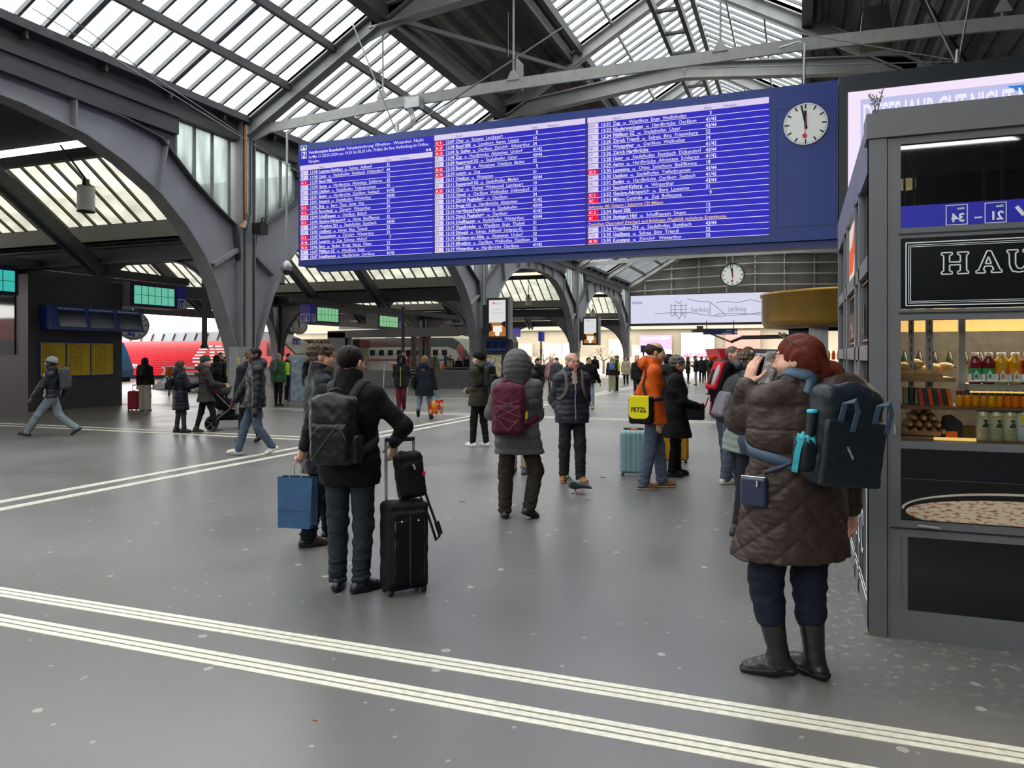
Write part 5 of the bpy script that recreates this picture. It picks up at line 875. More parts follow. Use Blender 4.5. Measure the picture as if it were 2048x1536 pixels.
# ================================================================ OUTSIDE THE END OF THE HALL
yF=100.0; fm=mat('sandstone','#7f7664',.8,var=.12,scale=.25); o=Vector((-10,yF,0)); t=empty('museum_building',o,label='pale sandstone museum front across the street beyond the hall',cat='building')
X=lambda px:PY(px,700,yF).x; Z=lambda py:PY(1200,py,yF).z
m=MB(o); m.box((-75,yF,0),(60,yF+8,16)); m.build('front_wall',fm,t); m=MB(o); m.box((-75,yF-.4,0),(60,yF,1.6)); m.box((-75,yF-.6,Z(660)),(60,yF,Z(655))); m.box((-75,yF-.3,Z(732)),(60,yF,Z(730))); m.build('plinth_and_cornice',mat('sandstone_light','#857e70',.8,var=.08),t)
fr_=mat('stone_frame','#c6b797',.8); gl=mat('museum_window','#b3aa98',.3,var=.15)
for px,w,y0,y1 in ((1030,32,690,728),(1052,0,0,0),(1092,30,690,728),(1128,22,690,728),(1222,34,682,728),(1268,24,694,728),(1480,20,690,728),(1585,26,684,728)):
    if not w: continue
    m=MB(o); a,b=X(px),X(px+w); z0,z1=Z(y1),Z(y0); m.box((a-.25,yF-.35,z0-.2),(b+.25,yF,z1+.25)); f=m.build('window_frame',fr_,t); m=MB(o)
    for i in range(2):
        for j in range(2): m.box((a+(b-a)*(i*.5)+.08,yF-.37,z0+(z1-z0)*.52*j+.05),(a+(b-a)*(i*.5+.5)-.08,yF-.3,z0+(z1-z0)*(.52*j+.46)))
    m.build('pane',gl,f)
def banner(px0,px1,py0,py1,name,label,hx,txt,th,patch=None):
    q=Vector((X((px0+px1)/2),yF-.7,Z(py1))); b=empty(name,q,label=label,cat='banner'); F=Face((X(px0),yF-.7,Z(py1)),(1,0,0),(0,0,1)); L,H=X(px1)-X(px0),Z(py0)-Z(py1); m=MB(q); F.rect(m,0,0,L,H,0,.1); c=m.build('sheet',mat(label.split()[0]+'_sheet',hx,.7,var=.12,scale=.4),b)
    for (a0,b0,a1,b1,h2) in patch or (): m=MB(q); F.rect(m,a0*L,b0*H,a1*L,b1*H,.03,.02); m.build('colour_patch',mat('patch_'+h2[1:],h2,.7,var=.15,scale=.6),c)
    if not txt: return
    m=MB(q)
    for s,fa,fb,fs in txt: F.text(m,s,fa*L,fb*H,fs,.03,.06,fit=.9*L)
    m.build('lettering',plain('letters_'+th[1:],th,.6),c)
banner(1281,1345,672,722,'museum_banner','purple and white museum banner on the pale building',"#b8a8c4",[('Landesmuseum Zürich.',.05,.84,.55)],'#e8e4ea',[(0,.45,1,1,'#8a6aa0'),(.2,.1,.9,.45,'#c4b4bc')])
banner(1364,1430,668,722,'museum_banner','grey museum banner with pink writing on the pale building','#b6b6b0',[('Landesmuseum Zürich.',.05,.88,.5)],'#8a8a88',[(0,.0,1,.2,'#8f9690')])
q=Vector((X(1398),yF-.85,Z(712))); m=MB(q); F=Face(q,(1,0,0),(0,0,1)); F.text(m,'WILD UND SCHÖN',-1.9,-.2,.75,.04,.0,fit=3.9); m.build('pink_lettering',plain('banner_pink','#d04a78'),loc=q,label='pink slogan across the grey museum banner',cat='lettering')
banner(1452,1521,665,698,'museum_banner','coral red banner on the pale building behind the blue sign','#cf6a60',[],'#d88078')
def tree(px,base,top,d,label,seed,spread):
    random.seed(seed); b=PD(px,base,d); b.z=0; h=PD(px,top,d).z; t=empty('bare_tree',b,label=label,cat='tree'); m=MB(b); tr0=b+Vector((0,0,h*.42)); m.tube([b,b+Vector((.03,0,h*.2)),tr0],[.16,.13,.11],8); m.build('trunk',mat('tree_bark','#6f675c',.9,var=.2),t); m=MB(b)
    def grow(p,dr,L,r,n):
        q=p+dr*L; m.tube([p,(p+q)/2+Vector((random.uniform(-.1,.1)*L,0,.05*L)),q],[r,r*.8,r*.55],5,cap=False)
        if n:
            for _ in range(3): grow(q,(dr+Vector((random.uniform(-.8,.8),random.uniform(-.5,.5),random.uniform(-.25,.45)))).normalized(),L*.68,r*.55,n-1)
    for k in range(5): a=k*1.26+seed; grow(tr0,Vector((math.cos(a)*spread,math.sin(a)*.5,.75)).normalized(),h*.22,.055,3)
    m.build('branches',MATS['tree_bark'],t)
tree(1088,755,690,74,'bare spreading tree outside, between the advertising screens',1,1.4); tree(1207,758,688,72,'bare tree outside, left of the last column',2,1.4); tree(1345,756,700,84,'bare tree outside in front of the purple banner',4,1.8); tree(1450,752,690,88,'bare tree outside behind the red hut',5,1.6)
def spk(px,py0,py1,d,label):
    g=PD(px,768,d); g.z=0; zt_=PD(px,py0,d).z; zb_=PD(px,py1,d).z; w=(py1-py0)*d/FPX*.32; t=empty('loudspeaker',g,label=label,cat='loudspeaker'); m=MB(g); m.box((g.x-w,g.y-.15,zb_),(g.x+w,g.y+.15,zt_)); m.build('cabinet',blk,t); m=MB(g); m.tube([g,Vector((g.x,g.y,zb_))],.04,8); m.build('stand',blk,t)
spk(1233,711,721,46,'black loudspeaker on a stand by the last column'); spk(1274,711,722,46,'black loudspeaker on a stand behind the bald man'); spk(1287,691,705,40,'higher black loudspeaker beside the purple banner')
g=PD(1500,712,34); g.z=0; t=empty('sales_hut',g,label='red and grey slanted hut with a white stripe behind the queue',cat='hut'); P=lambda px,py:(PD(px,py,34)); zl=0
m=MB(g); a,b,c2,d2=P(1435,697),P(1562,699),P(1562,787.4),P(1467,787.4); off=Vector((-SA,CA,0))*2.2; m.prism([a,P(1485,697),P(1503,787.4),d2],off); m.build('red_end',mat('hut_red','#c8142c',.4,var=.05),t); m=MB(g); m.prism([P(1485,697.5),b,c2,P(1503,787.4)],off); m.build('grey_body',mat('hut_grey','#5c6064',.45,var=.06),t); m=MB(g); m.prism([x-Vector((-SA,CA,0))*.04 for x in (P(1535,702),P(1553,702),P(1530,730),P(1508,730))],off*.01); m.build('white_stripe',M['white'],t)
a,b=PD(1407,669,40),PD(1475,658,40); ce=(a+b)/2; t=empty('direction_sign',ce,label='dark blue hanging direction sign with a white arrow under the long screen',cat='sign'); F=Face(a,(CA,SA,0),(0,0,1)); L=(b-a).dot(F.u); H=b.z-a.z; m=MB(ce); F.rect(m,0,0,L,H,0,.12); m.build('panel',plain('sign_navy','#1c2458',.4),t); m=MB(ce); F.text(m,'→',L*.86,H*.15,H*.9,.03,.01); F.line(m,L*.66,H*.65,L*.82,H*.65,H*.09,.01); F.text(m,'Landesmuseum',L*.55,H*.15,H*.3,.02,.01,fit=L*.28); m.build('lettering',whitep,t)
for fx in (.1,.9): m=MB(ce); p=F.p(L*fx,H,-.06); m.bar(p,p+Vector((0,0,.45)),.04,.04); m.build('hanger',M['black'],t)
a,b=PD(1484,675,38),PD(1582,673,38); m=MB(a); m.bar(a,b,.3,.2); m.bar(PD(1385,662,38),PD(1405,662,38),.5,.12); m.bar(PD(1400,660,38),PD(1400,652,38),.3,.2); m.bar(PD(1405,661,38),PD(1462,684,38),.07,.07); m.bar(PD(1462,684,38),PD(1484,675,38),.14,.14); m.build('lighting_arm',mat('rig_brown','#3c2e2a',.7),loc=a,label='dark brown lighting arm hanging below the long screen',cat='lighting arm')
# ================================================================ PEOPLE: bodies and clothes as smooth solids
def V3(*a): return np.array(a,dtype=np.float64)
def nrm(v): v=np.asarray(v,float); n=np.linalg.norm(v); return v/n if n>1e-9 else v
def rot(axis,deg):
    a=math.radians(deg); c,s=math.cos(a),math.sin(a); i,j={'x':(1,2),'y':(2,0),'z':(0,1)}[axis]; R=np.eye(3); R[i,i]=c;R[i,j]=-s;R[j,i]=s;R[j,j]=c; return R
class Solid:
    """blends capsules, ellipsoids and soft boxes into one surface"""
    def __init__(s): s.q=[]; s.disp=None; s.slack=0
    def cap(s,a,b,ra,rb=None,k=.03,u=None,f=1.0,op=0,par=None): s.q.append(('c',V3(*a),V3(*b),ra,ra if rb is None else rb,k,None if u is None else nrm(u),f,op,par)); return s
    def ell(s,c,r,R=None,k=.02,op=0,par=None): s.q.append(('e',V3(*c),V3(*r),np.eye(3) if R is None else R,k,op,par)); return s
    def box(s,c,h,rd,R=None,k=.02,op=0): s.q.append(('b',V3(*c),V3(*h),rd,np.eye(3) if R is None else R,k,op,None)); return s
    def cut(s,n,c,k=.004): s.q.append(('h',nrm(n),float(c),k)); return s            # keeps p.n < c
    def bounds(s):
        lo=np.full(3,9.);hi=-lo
        for q in s.q:
            if q[0]=='c' and q[8]==0:
                e=max(q[3],q[4])*max(1,q[7]); lo=np.minimum(lo,np.minimum(q[1],q[2])-e); hi=np.maximum(hi,np.maximum(q[1],q[2])+e)
            elif q[0]=='e' and q[5]==0: e=max(q[2]); lo=np.minimum(lo,q[1]-e); hi=np.maximum(hi,q[1]+e)
            elif q[0]=='b' and q[6]==0: e=np.linalg.norm(q[2]); lo=np.minimum(lo,q[1]-e); hi=np.maximum(hi,q[1]+e)
        for q in s.q:
            if q[0]=='h':
                for i in range(3):
                    if q[1][i]>.99: hi[i]=min(hi[i],q[2])
                    if q[1][i]<-.99: lo[i]=max(lo[i],-q[2])
        return lo-.03,hi+.03
    def ev(s,P,disp=True):
        P=P.astype(np.float32); D=np.full(len(P),9.,np.float32); Q=np.zeros(len(P),np.float32)
        for q in s.q:
            if q[0]=='h':
                d=P@q[1].astype(np.float32)-np.float32(q[2]); k=q[3]; h=np.maximum(k-np.abs(D-d),0)/k; D=np.maximum(D,d)+h*h*k*.25; continue
            if q[0]=='c':
                _,a,b,ra,rb,k,u,f,op,par=q; a=a.astype(np.float32); ab=(b-a).astype(np.float32); L=float(ab@ab)+1e-12; w=P-a; t=np.clip((w@ab)/L,0,1)
                w=w-t[:,None]*ab
                if u is not None: uu=u.astype(np.float32); c=w@uu; w=w-uu*(c*(1-1/f))[:,None]
                d=np.sqrt(np.einsum('ij,ij->i',w,w))-(ra+(rb-ra)*t); pv=t*np.sqrt(L)
            elif q[0]=='e':
                _,c,r,R,k,op,par=q; w=(P-c.astype(np.float32))@R.astype(np.float32); r=r.astype(np.float32); k0=np.sqrt(((w/r)**2).sum(1)); k1=np.sqrt(((w/(r*r))**2).sum(1))+1e-6; d=k0*(k0-1)/k1; pv=w[:,2]
            else:
                _,c,h,rd,R,k,op,par=q; w=np.abs((P-c.astype(np.float32))@R.astype(np.float32))-(h-rd).astype(np.float32); d=np.sqrt((np.maximum(w,0)**2).sum(1))+np.minimum(w.max(1),0)-rd; pv=None
            if op==1: d=-d; h=np.maximum(k-np.abs(D-d),0)/k; D=np.maximum(D,d)+h*h*k*.25
            else:
                if par is not None:
                    m=d<D; Q=np.where(m,(P[:,2] if par=='z' else pv+par),Q)
                h=np.maximum(k-np.abs(D-d),0)/k; D=np.minimum(D,d)-h*h*k*.25
        if disp and s.disp is not None: D=D-s.disp(P,Q).astype(np.float32)
        return D
    def grad(s,p,e=.004):
        p=np.asarray(p,float); P=np.array([p+d for d in np.vstack([np.eye(3)*e,-np.eye(3)*e])]); d=s.ev(P,False); return nrm(d[:3]-d[3:])
    def onto(s,p,off=.006):
        p=np.asarray(p,float)
        for _ in range(6): d=float(s.ev(p[None],False)[0])-off; p=p-s.grad(p)*d*.9
        return p
def wrinkle(P,sc,seed=0.0):
    x,y,z=P[:,0]*sc+seed,P[:,1]*sc+seed*1.7,P[:,2]*sc
    a=np.sin(x*1.1+2*np.sin(z*.7+y*.5))+np.sin(y*1.3-z*1.6+1.5*np.sin(x*.8+seed)); b=np.sin(2.3*z+1.7*np.sin(1.9*x+y)+seed)
    return (a+b)*.33
def folds(P,k,seed=0.0,tilt=0.0):
    x,y,z=P[:,0],P[:,1],P[:,2]; w=1.3*np.sin(x*9+seed)+1.1*np.sin(y*11+z*6+seed*2)+.5*np.sin(x*23+y*19)
    return (1-np.abs(np.sin((z+tilt*x)*k+w)))**2.2-.28
def pnet(S,vx,org,name,mats,parent,cls=None,smooth=True):
    """turns a Solid into a mesh by sampling it near its surface only"""
    lo,hi=S.bounds(); m=4; B=np.maximum(np.ceil((hi-lo)/(vx*m)).astype(int)+1,2); hw=vx*m*.5
    g=np.stack(np.meshgrid(*[lo[i]+(np.arange(B[i])+.5)*vx*m-vx*.5 for i in range(3)],indexing='ij'),-1).reshape(-1,3)
    c=S.ev(g,False); act=np.abs(c)<vx*m*.95+.014+S.slack
    off=np.stack(np.meshgrid(*[(np.arange(m)-(m-1)/2)*vx]*3,indexing='ij'),-1).reshape(-1,3)
    D=np.repeat(c[:,None],m**3,1); ids=np.nonzero(act)[0]
    for i in range(0,len(ids),6000):
        j=ids[i:i+6000]; D[j]=S.ev((g[j][:,None,:]+off[None]).reshape(-1,3)).reshape(len(j),-1)
    N=B*m; D=D.reshape(*B,m,m,m).transpose(0,3,1,4,2,5).reshape(*N); o0=lo.copy()
    sg=D<0; n0,n1,n2=[int(x)-1 for x in N]; cnt=np.zeros((n0,n1,n2),np.int8)
    for i in (0,1):
        for j in (0,1):
            for k in (0,1): cnt+=sg[i:i+n0,j:j+n1,k:k+n2]
    ci=np.nonzero((cnt>0)&(cnt<8)); M_=len(ci[0])
    if M_==0: return None
    idx=np.full((n0,n1,n2),-1,np.int32); idx[ci]=np.arange(M_); base=np.stack(ci,-1).astype(np.float32)
    cor=[(i,j,k) for i in (0,1) for j in (0,1) for k in (0,1)]; val={q:D[ci[0]+q[0],ci[1]+q[1],ci[2]+q[2]] for q in cor}
    acc=np.zeros((M_,3),np.float32); num=np.zeros(M_,np.float32)
    for a in cor:
        for ax in range(3):
            if a[ax]==0:
                b=list(a); b[ax]=1; va,vb=val[a],val[tuple(b)]; mk=(va<0)!=(vb<0); t=np.where(mk,va/np.where(mk,va-vb,1),0)
                p=np.tile(np.array(a,np.float32),(M_,1)); p[:,ax]+=t; acc+=p*mk[:,None]; num+=mk
    vert=(base+acc/num[:,None])*vx+o0; F=[]
    for ax in range(3):
        u,v=[(1,2),(2,0),(0,1)][ax]; sl=[slice(1,-1)]*3; sl[ax]=slice(0,-1); s2=list(sl); s2[ax]=slice(1,None)
        a=sg[tuple(sl)]; b=sg[tuple(s2)]; w=np.stack(np.nonzero(a!=b),-1)
        if not len(w): continue
        fl=a[tuple(w.T)]; w=w.copy(); w[:,u]+=1; w[:,v]+=1; q=[]
        for du,dv in ((0,0),(-1,0),(-1,-1),(0,-1)):
            z=w.copy(); z[:,u]+=du; z[:,v]+=dv; q.append(idx[np.minimum(z[:,0],n0-1),np.minimum(z[:,1],n1-1),np.minimum(z[:,2],n2-1)])
        q=np.stack(q,-1); q[~fl]=q[~fl][:,::-1]; F.append(q[(q>=0).all(1)])
    F=np.concatenate(F); me=bpy.data.meshes.new(name); vo=(vert-np.asarray(org)).astype(np.float32)
    me.vertices.add(M_); me.vertices.foreach_set('co',vo.ravel()); me.loops.add(len(F)*4); me.loops.foreach_set('vertex_index',F.ravel().astype(np.int32))
    me.polygons.add(len(F)); me.polygons.foreach_set('loop_start',np.arange(len(F),dtype=np.int32)*4)
    for q in (mats if isinstance(mats,(list,tuple)) else [mats]): me.materials.append(q)
    me.polygons.foreach_set('use_smooth',np.full(len(F),smooth))
    if cls is not None: me.polygons.foreach_set('material_index',cls(vert[F].mean(1)).astype(np.int32))
    me.update(); me.validate(); return link(name,me,parent)
SKIN={'light':'#c99a80','pink':'#d3a08a','tan':'#b98a68','dark':'#4a3226','brown':'#6a4733','ruddy':'#c48a72'}
def ik(S,T,l1,l2,pole):
    d=T-S; L=np.linalg.norm(d); L2=min(L,(l1+l2)*.999); dn=nrm(d); a=(l1*l1-l2*l2+L2*L2)/(2*L2); h=math.sqrt(max(l1*l1-a*a,0)); p=np.asarray(pole,float); p=nrm(p-dn*(p@dn)); return S+dn*a+p*h,S+dn*L2
HANDS={'down':(.160,.02,.475),'pocket':(.098,.022,.54),'front':(.035,.125,.60),'belly':(.05,.15,.56),'strap':(.09,.11,.70),'back':(.16,-.10,.50),'fwd':(.15,.15,.50)}
class Person: pass
def cloth(name,hx,rough=.75,var=.1,scale=9,**k): c=lin(hx); g=sum(c)/3; f=.38 if c[2]>c[0]*1.15 else 0; return mat(name,tuple((x*(1-f)+g*f)*.74 for x in c),rough,var=var,scale=scale,spec=.2 if rough>.52 else .32,bump=.3,**k)
def person(label,foot,H,phi,skin='light',hair=('short','#2a211c'),hat=None,top=None,legs=None,shoes=None,L=(-.09,0,8,0,0),R=(.09,0,-8,0,0),hl='down',hr='down',pl=None,pr=None,hdl=None,hdr=None,curl=(35,35),
           lean=0,side=0,twist=0,head=(0,0,0),w=1.0,res=None,glasses=None,scarf=None,extra=None,floor=None,group=None,hipdx=0,beard=None,drop=0):
    p=Person(); pos=PF(*foot) if floor is None else Vector(floor); dist=pos.length; p.pos=pos
    vb,vc=res or ((.0062,.0085) if dist<8.5 else (.0095,.012) if dist<13 else (.013,.016) if dist<20 else (.02,.021) if dist<32 else (.027,.028))
    p.vb,p.vc,p.dist=vb,vc,dist
    root=empty('person',pos,YAW-math.radians(phi),label=label,cat='person',group=group); p.root=root; p.mw=Matrix.Translation(pos)@Matrix.Rotation(YAW-math.radians(phi),4,'Z'); p.H=H
    top=dict(dict(hx='#202226',t=.016,hem=.44,style='plain',sp=.085,amp=.007,hood=None,collar=.03,rough=.75,wide=1.0,sleeve=1.0,flare=0,var=.1),**(top or {})); legs=dict(dict(hx='#23262c',kn=0,an=0,wide=1.0,rough=.8,low=.05),**(legs or {})); shoes=dict(dict(hx='#161616',sole='#101010',shaft=0,big=1.0),**(shoes or {}))
    # ---- joints
    J={}; An={}
    ank=.047*H
    for sd,f,sx in (('L',L,-1),('R',R,1)):
        x,y,yw,pt,lf=(list(f)+[0]*5)[:5]; An[sd]=(V3(x,y,ank+lf),yw,pt)
    mid=(An['L'][0]+An['R'][0])/2; hx=mid[0]+hipdx; hy=mid[1]*.8; hz=.525*H
    for sd,sx in (('L',-1),('R',1)):
        a=An[sd][0]; hxx=hx+sx*.05*H; dd=(a[0]-hxx)**2+(a[1]-hy)**2; hz=min(hz,math.sqrt(max((.479*H)**2-dd,.01))+a[2])
    hz-=drop; Pc=V3(hx,hy,hz+.015*H); Rt=rot('y',side)@rot('x',-lean); Rs=rot('z',-twist)@Rt
    up=Rt@V3(0,0,1); ch=Pc+up*.19*H; nb=Pc+up*.305*H; fx=Rt@V3(1,0,0); sx_=Rs@V3(1,0,0); p.Rt=Rs; J.update(Pc=Pc,ch=ch,nb=nb)
    for sd,sx in (('L',-1),('R',1)):
        hip=Pc+V3(sx*.052*H,0,-.012*H); a,yw,pt=An[sd]; kd=rot('z',yw)@V3(sx*.08,1,0); kn,an=ik(hip,a,.245*H,.236*H,kd); J['hip'+sd],J['kn'+sd],J['an'+sd]=hip,kn,an
        sh=nb+sx_*(sx*.102*H*(.5+.5*w))-up*.034*H; hd=hl if sd=='L' else hr; t=HANDS[hd] if isinstance(hd,str) else hd
        T=V3((t[0] if not isinstance(hd,str) else t[0])*1.0*H*(sx if isinstance(hd,str) else 1),t[1]*H,t[2]*H)
        if isinstance(hd,str): T=T+V3(Pc[0],Pc[1],0)+V3(0,0,hz-.525*H)*.9+(nb-(Pc+V3(0,0,.305*H)))*.8
        pole=(pl if sd=='L' else pr); pole=V3(sx*.45,-1,-.25) if pole is None else pole; el,wr=ik(sh,T,.178*H,.150*H,pole); J['sh'+sd],J['el'+sd],J['wr'+sd]=sh,el,wr
    hs=H/1.75*1.09; Rh=rot('z',-head[0])@rot('x',-lean*.35-head[1])@rot('y',head[2]); hc=nb+up*.022*H+(Rh@V3(0,.012,.079))*H; p.Rh,p.hc,p.hs=Rh,hc,hs; p.J=J
    hp=lambda x,y,z:hc+Rh@V3(x,y,z)*hs
    p.hp=hp
    # ---- body
    S=Solid(); far=dist>20
    def torso(S,e,ww,k=.05,par=None):
        S.cap(Pc-V3(0,0,.02*H),Pc+up*.05*H,(.062*ww)*H+e,(.058*ww)*H+e,k,fx,1.5,par=par); S.cap(Pc+up*.05*H,ch,(.057*ww)*H+e,(.064*ww)*H+e,k,(fx+sx_)/2,1.5,par=par); S.cap(ch,ch+up*.06*H,(.064*ww)*H+e,(.05*ww)*H+e,k,sx_,1.55,par=par)
        S.cap(J['shL'],J['shR'],.032*H+e,k=k,par=par); S.cap(nb+up*.010*H,J['shL'],.030*H+e*.7,.028*H+e,k,par=par); S.cap(nb+up*.010*H,J['shR'],.030*H+e*.7,.028*H+e,k,par=par)
    def arms(S,e,k=.03,cut=1.0,par=None,sc=1.0):
        for sd in 'LR':
            wr=J['el'+sd]+(J['wr'+sd]-J['el'+sd])*cut
            S.cap(J['sh'+sd],J['el'+sd],(.029*H+e)*sc,(.024*H+e)*sc,k,par=par); S.cap(J['el'+sd],wr,(.024*H+e)*sc,(.0175*H+e*.75)*sc,k,par=None if par is None else par+.178*H)
    def legz(S,e,k=.03,kn=0,an=0,ww=1.0,lo=1.0):
        for sd in 'LR':
            a=J['kn'+sd]+(J['an'+sd]-J['kn'+sd])*lo
            S.cap(J['hip'+sd],J['kn'+sd],.048*H*ww+e,.033*H+e+kn,k); S.cap(J['kn'+sd],a,.033*H+e+kn,.0225*H+e+an,k)
    torso(S,0,w); arms(S,0); legz(S,-.004,ww=w)
    S.cap(nb-up*.02*H,hp(0,-.022,-.055),.034*H,.053*hs,.03)
    S.ell(hc+Rh@V3(0,-.014,.035)*hs,V3(.075,.096,.083)*hs,Rh,.03).ell(hp(0,.026,-.035),V3(.061,.066,.083)*hs,Rh,.035).cap(hp(0,.064,-.098),hp(0,.05,-.09),.025*hs,k=.025)
    if not far:
        S.cap(hp(-.032,.08,.028),hp(.032,.08,.028),.013*hs,k=.02)
        for s in (-1,1): S.cap(hp(s*.036,.062,-.028),hp(s*.045,.04,-.03),.026*hs,k=.03); S.ell(hp(s*.032,.104,.006),V3(.017,.02,.012)*hs,Rh,.012,1); S.ell(hp(s*.032,.078,.006),V3(.0135,.0135,.0125)*hs,Rh,.004)
        S.cap(hp(0,.092,.016),hp(0,.113,-.026),.0085*hs,.0125*hs,.012)
        for s in (-1,1): S.ell(hp(s*.012,.1,-.031),V3(.009,.01,.008)*hs,Rh,.008)
        S.cap(hp(-.018,.086,-.060),hp(.018,.086,-.060),.0085*hs,k=.006).cap(hp(-.015,.085,-.073),hp(.015,.085,-.073),.009*hs,k=.006)
    for s in (-1,1): S.ell(hp(s*.080,-.008,-.006),V3(.010,.024,.034)*hs,Rh@rot('z',s*18),.008)
    for sd,sx in (('L',-1),('R',1)):                                   # hands
        wr=J['wr'+sd]; fd=nrm(wr-J['el'+sd]); hd=hdl if sd=='L' else hdr; cu=curl[0 if sd=='L' else 1]
        if hd is None: d=fd; th=nrm(V3(-sx*.25,1,.1)-d*(V3(-sx*.25,1,.1)@d))
        else: d=nrm(hd[0]); th=nrm(V3(*hd[1])-d*(V3(*hd[1])@d))
        n=nrm(np.cross(d,th))*(1 if sd=='L' else -1); hh=H*.98                      # n = where the palm looks
        if hd is None and n@V3(-sx,0,0)<0: n=-n
        kb=wr+d*.052*hh; S.cap(wr-d*.01,kb,.0125*hh,.0115*hh,.012,th,1.75)
        if dist<32:
            for i,(o,ln) in enumerate(((.0165,.044),(.0055,.049),(-.0055,.046),(-.016,.036))):
                b=kb+th*o*hh*1.0+d*(.004-.004*abs(i-1.3))*hh; a=math.radians(cu*(.55+.1*i)); q=b; dd=d
                for j,(fr,r0,r1) in enumerate(((.42,.0055,.0052),(.33,.0052,.0048),(.27,.0048,.0042))):
                    e_=q+dd*ln*fr*hh if j==0 else q+dd*ln*fr*hh; 
                    if j==0: dd=d*math.cos(a*.6)+n*math.sin(a*.6); e_=q+dd*ln*fr*hh
                    S.cap(q,e_,r0*hh,r1*hh,.004); q=e_; an_=a*(.6+.8*(j+1)); dd=d*math.cos(an_)+n*math.sin(an_)
            tb=wr+d*.016*hh+th*.017*hh; tk=tb+nrm(d*.75+th*.75+n*.35)*.026*hh; te=tk+nrm(d*.95+th*.15+n*(.3+cu/90))*.026*hh
            S.cap(tb,tk,.0088*hh,.0066*hh,.008).cap(tk,te,.0064*hh,.0052*hh,.004)
        p.J['hand'+sd]=kb+n*.018*hh; p.J['hd'+sd]=d; p.J['hn'+sd]=n; p.J['th'+sd]=th
    sk=mat('skin_'+skin,SKIN[skin],.5,var=.08,scale=25); hm=cloth('hair_'+hair[1][1:],hair[1],.6,.25,45) if hair else None
    mats=[sk,hm or sk,mat('eye_white','#cfc8c0',.2,var=0),mat('eye_dark','#17110e',.15,var=0),mat('lips_'+skin,'#9c5a50' if skin not in('dark','brown') else '#5a342c',.45,var=0)]
    def cls(C):
        q=((C-hc)@Rh)/hs; out=np.zeros(len(C),int)
        if far: return out
        for s in (-1,1):
            e=np.sqrt(((q-V3(s*.032,.078,.006))**2).sum(1)); m=(e<.0148)&(q[:,1]>.082)&(np.abs(q[:,2]-.006)<.0075); out[m]=2; out[m&(np.hypot(q[:,0]-s*.032,q[:,2]-.006)<.0062)]=3
            bz=.028+.006*(1-((q[:,0]-s*.034)/.022)**2); out[(np.abs(q[:,0]-s*.034)<.02)&(q[:,1]>.06)&(np.abs(q[:,2]-bz)<.0038)]=1
        if dist<8.5: out[(np.abs(q[:,0])<.021)&(q[:,1]>.083)&(q[:,2]<-.055)&(q[:,2]>-.079)&(q[:,2]+.0665<.012)]=4
        if beard: out[(q[:,1]>.03)&(q[:,2]<-.045)&(out!=4)]=1
        return out
    pnet(S,vb,(0,0,0),'body',mats,root,cls); p.S=S
    # ---- trousers
    Tr=Solid(); e=.010; Tr.cap(Pc-V3(0,0,.025*H),Pc+up*.05*H,.060*H*w+e,.057*H*w+e,.05,fx,1.45); legz(Tr,e,kn=legs['kn'],an=legs['an'],ww=w*legs['wide'],lo=.99 if legs['low']<.06 else 1-(legs['low']-.047)/.238)
    Tr.cut(up,float((Pc+up*.06*H)@up)); 
    kz=.285*H
    Tr.disp=lambda P,Q:wrinkle(P,38,1.0+H)*.006*np.clip(1.3-abs(P[:,2]-kz)/(.2*H),.25,1)+wrinkle(P*np.array([.7,.7,2.4]),34,H*3)*.009*np.clip(1-(P[:,2]-.05*H)/(.13*H),0,1)+.010*folds(P,42,H*5)*np.clip(1.15-(P[:,2]-.04*H)/(.16*H),0,1)+.008*folds(P,20,H*3,.6)*np.clip(1.2-np.abs(P[:,2]-kz)/(.14*H),.15,1)+.007*folds(P,26,H,-.8)*np.clip(1.1-np.abs(P[:,2]-.47*H)/(.07*H),0,1); Tr.slack=.02
    for sd in 'LR': pass
    p.trousers=pnet(Tr,vc,(0,0,0),'trousers',cloth('legs_'+legs['hx'][1:]+('d' if legs.get('denim') else ''),legs['hx'],legs['rough'],.22 if legs.get('denim') else .1,7 if legs.get('denim') else 12),root)
    # ---- shoes
    for sd in 'LR':
        a,yw,pt=An[sd]; Rf=rot('z',yw)@rot('x',-pt); an=J['an'+sd]; g=shoes['big']
        o=an-Rf@V3(0,0,ank) if pt==0 else an-Rf@V3(0,0,ank)
        fpt=lambda x,y,z:o+Rf@V3(x,y,z)*H/1.75*g
        Sh=Solid(); ux=Rf@V3(1,0,0)
        Sh.cap(fpt(0,-.05,.036),fpt(0,.03,.034),.036*g,.037*g,.02,ux,1.0).cap(fpt(0,.03,.034),fpt(0,.14,.030),.038*g,.034*g,.03,ux,1.22).cap(fpt(0,.0,.075),fpt(0,.10,.045),.036*g,.03*g,.03).cap(fpt(0,-.022,.05),fpt(0,-.012,.10),.040*g,.037*g,.03)
        if shoes['shaft']: Sh.cap(fpt(0,-.012,.09),J['an'+sd]+nrm(J['kn'+sd]-J['an'+sd])*shoes['shaft'],.045*g,.055*g+legs['an']*.4,.03)
        nf=Rf@V3(0,0,-1); Sh.cut(nf,float(o@nf)-.014)
        Sh.disp=(lambda P,Q:wrinkle(P,60,2)*.002) if dist<13 else None
        so=pnet(Sh,max(vb,.0075),(0,0,0),'shoe',mat('shoe_'+shoes['hx'][1:],shoes['hx'],.45,var=.12,scale=20,coat=.2 if dist<9 else 0),root)
        Sl=Solid(); Sl.cap(fpt(0,-.053,.036),fpt(0,.03,.034),.042*g,.042*g,.02,ux,1.0).cap(fpt(0,.03,.034),fpt(0,.143,.034),.043*g,.040*g,.03,ux,1.2)
        Sl.cut(nf,float(o@nf)).cut(-nf,float(o@-nf)+.02*shoes.get('thick',1)*g)
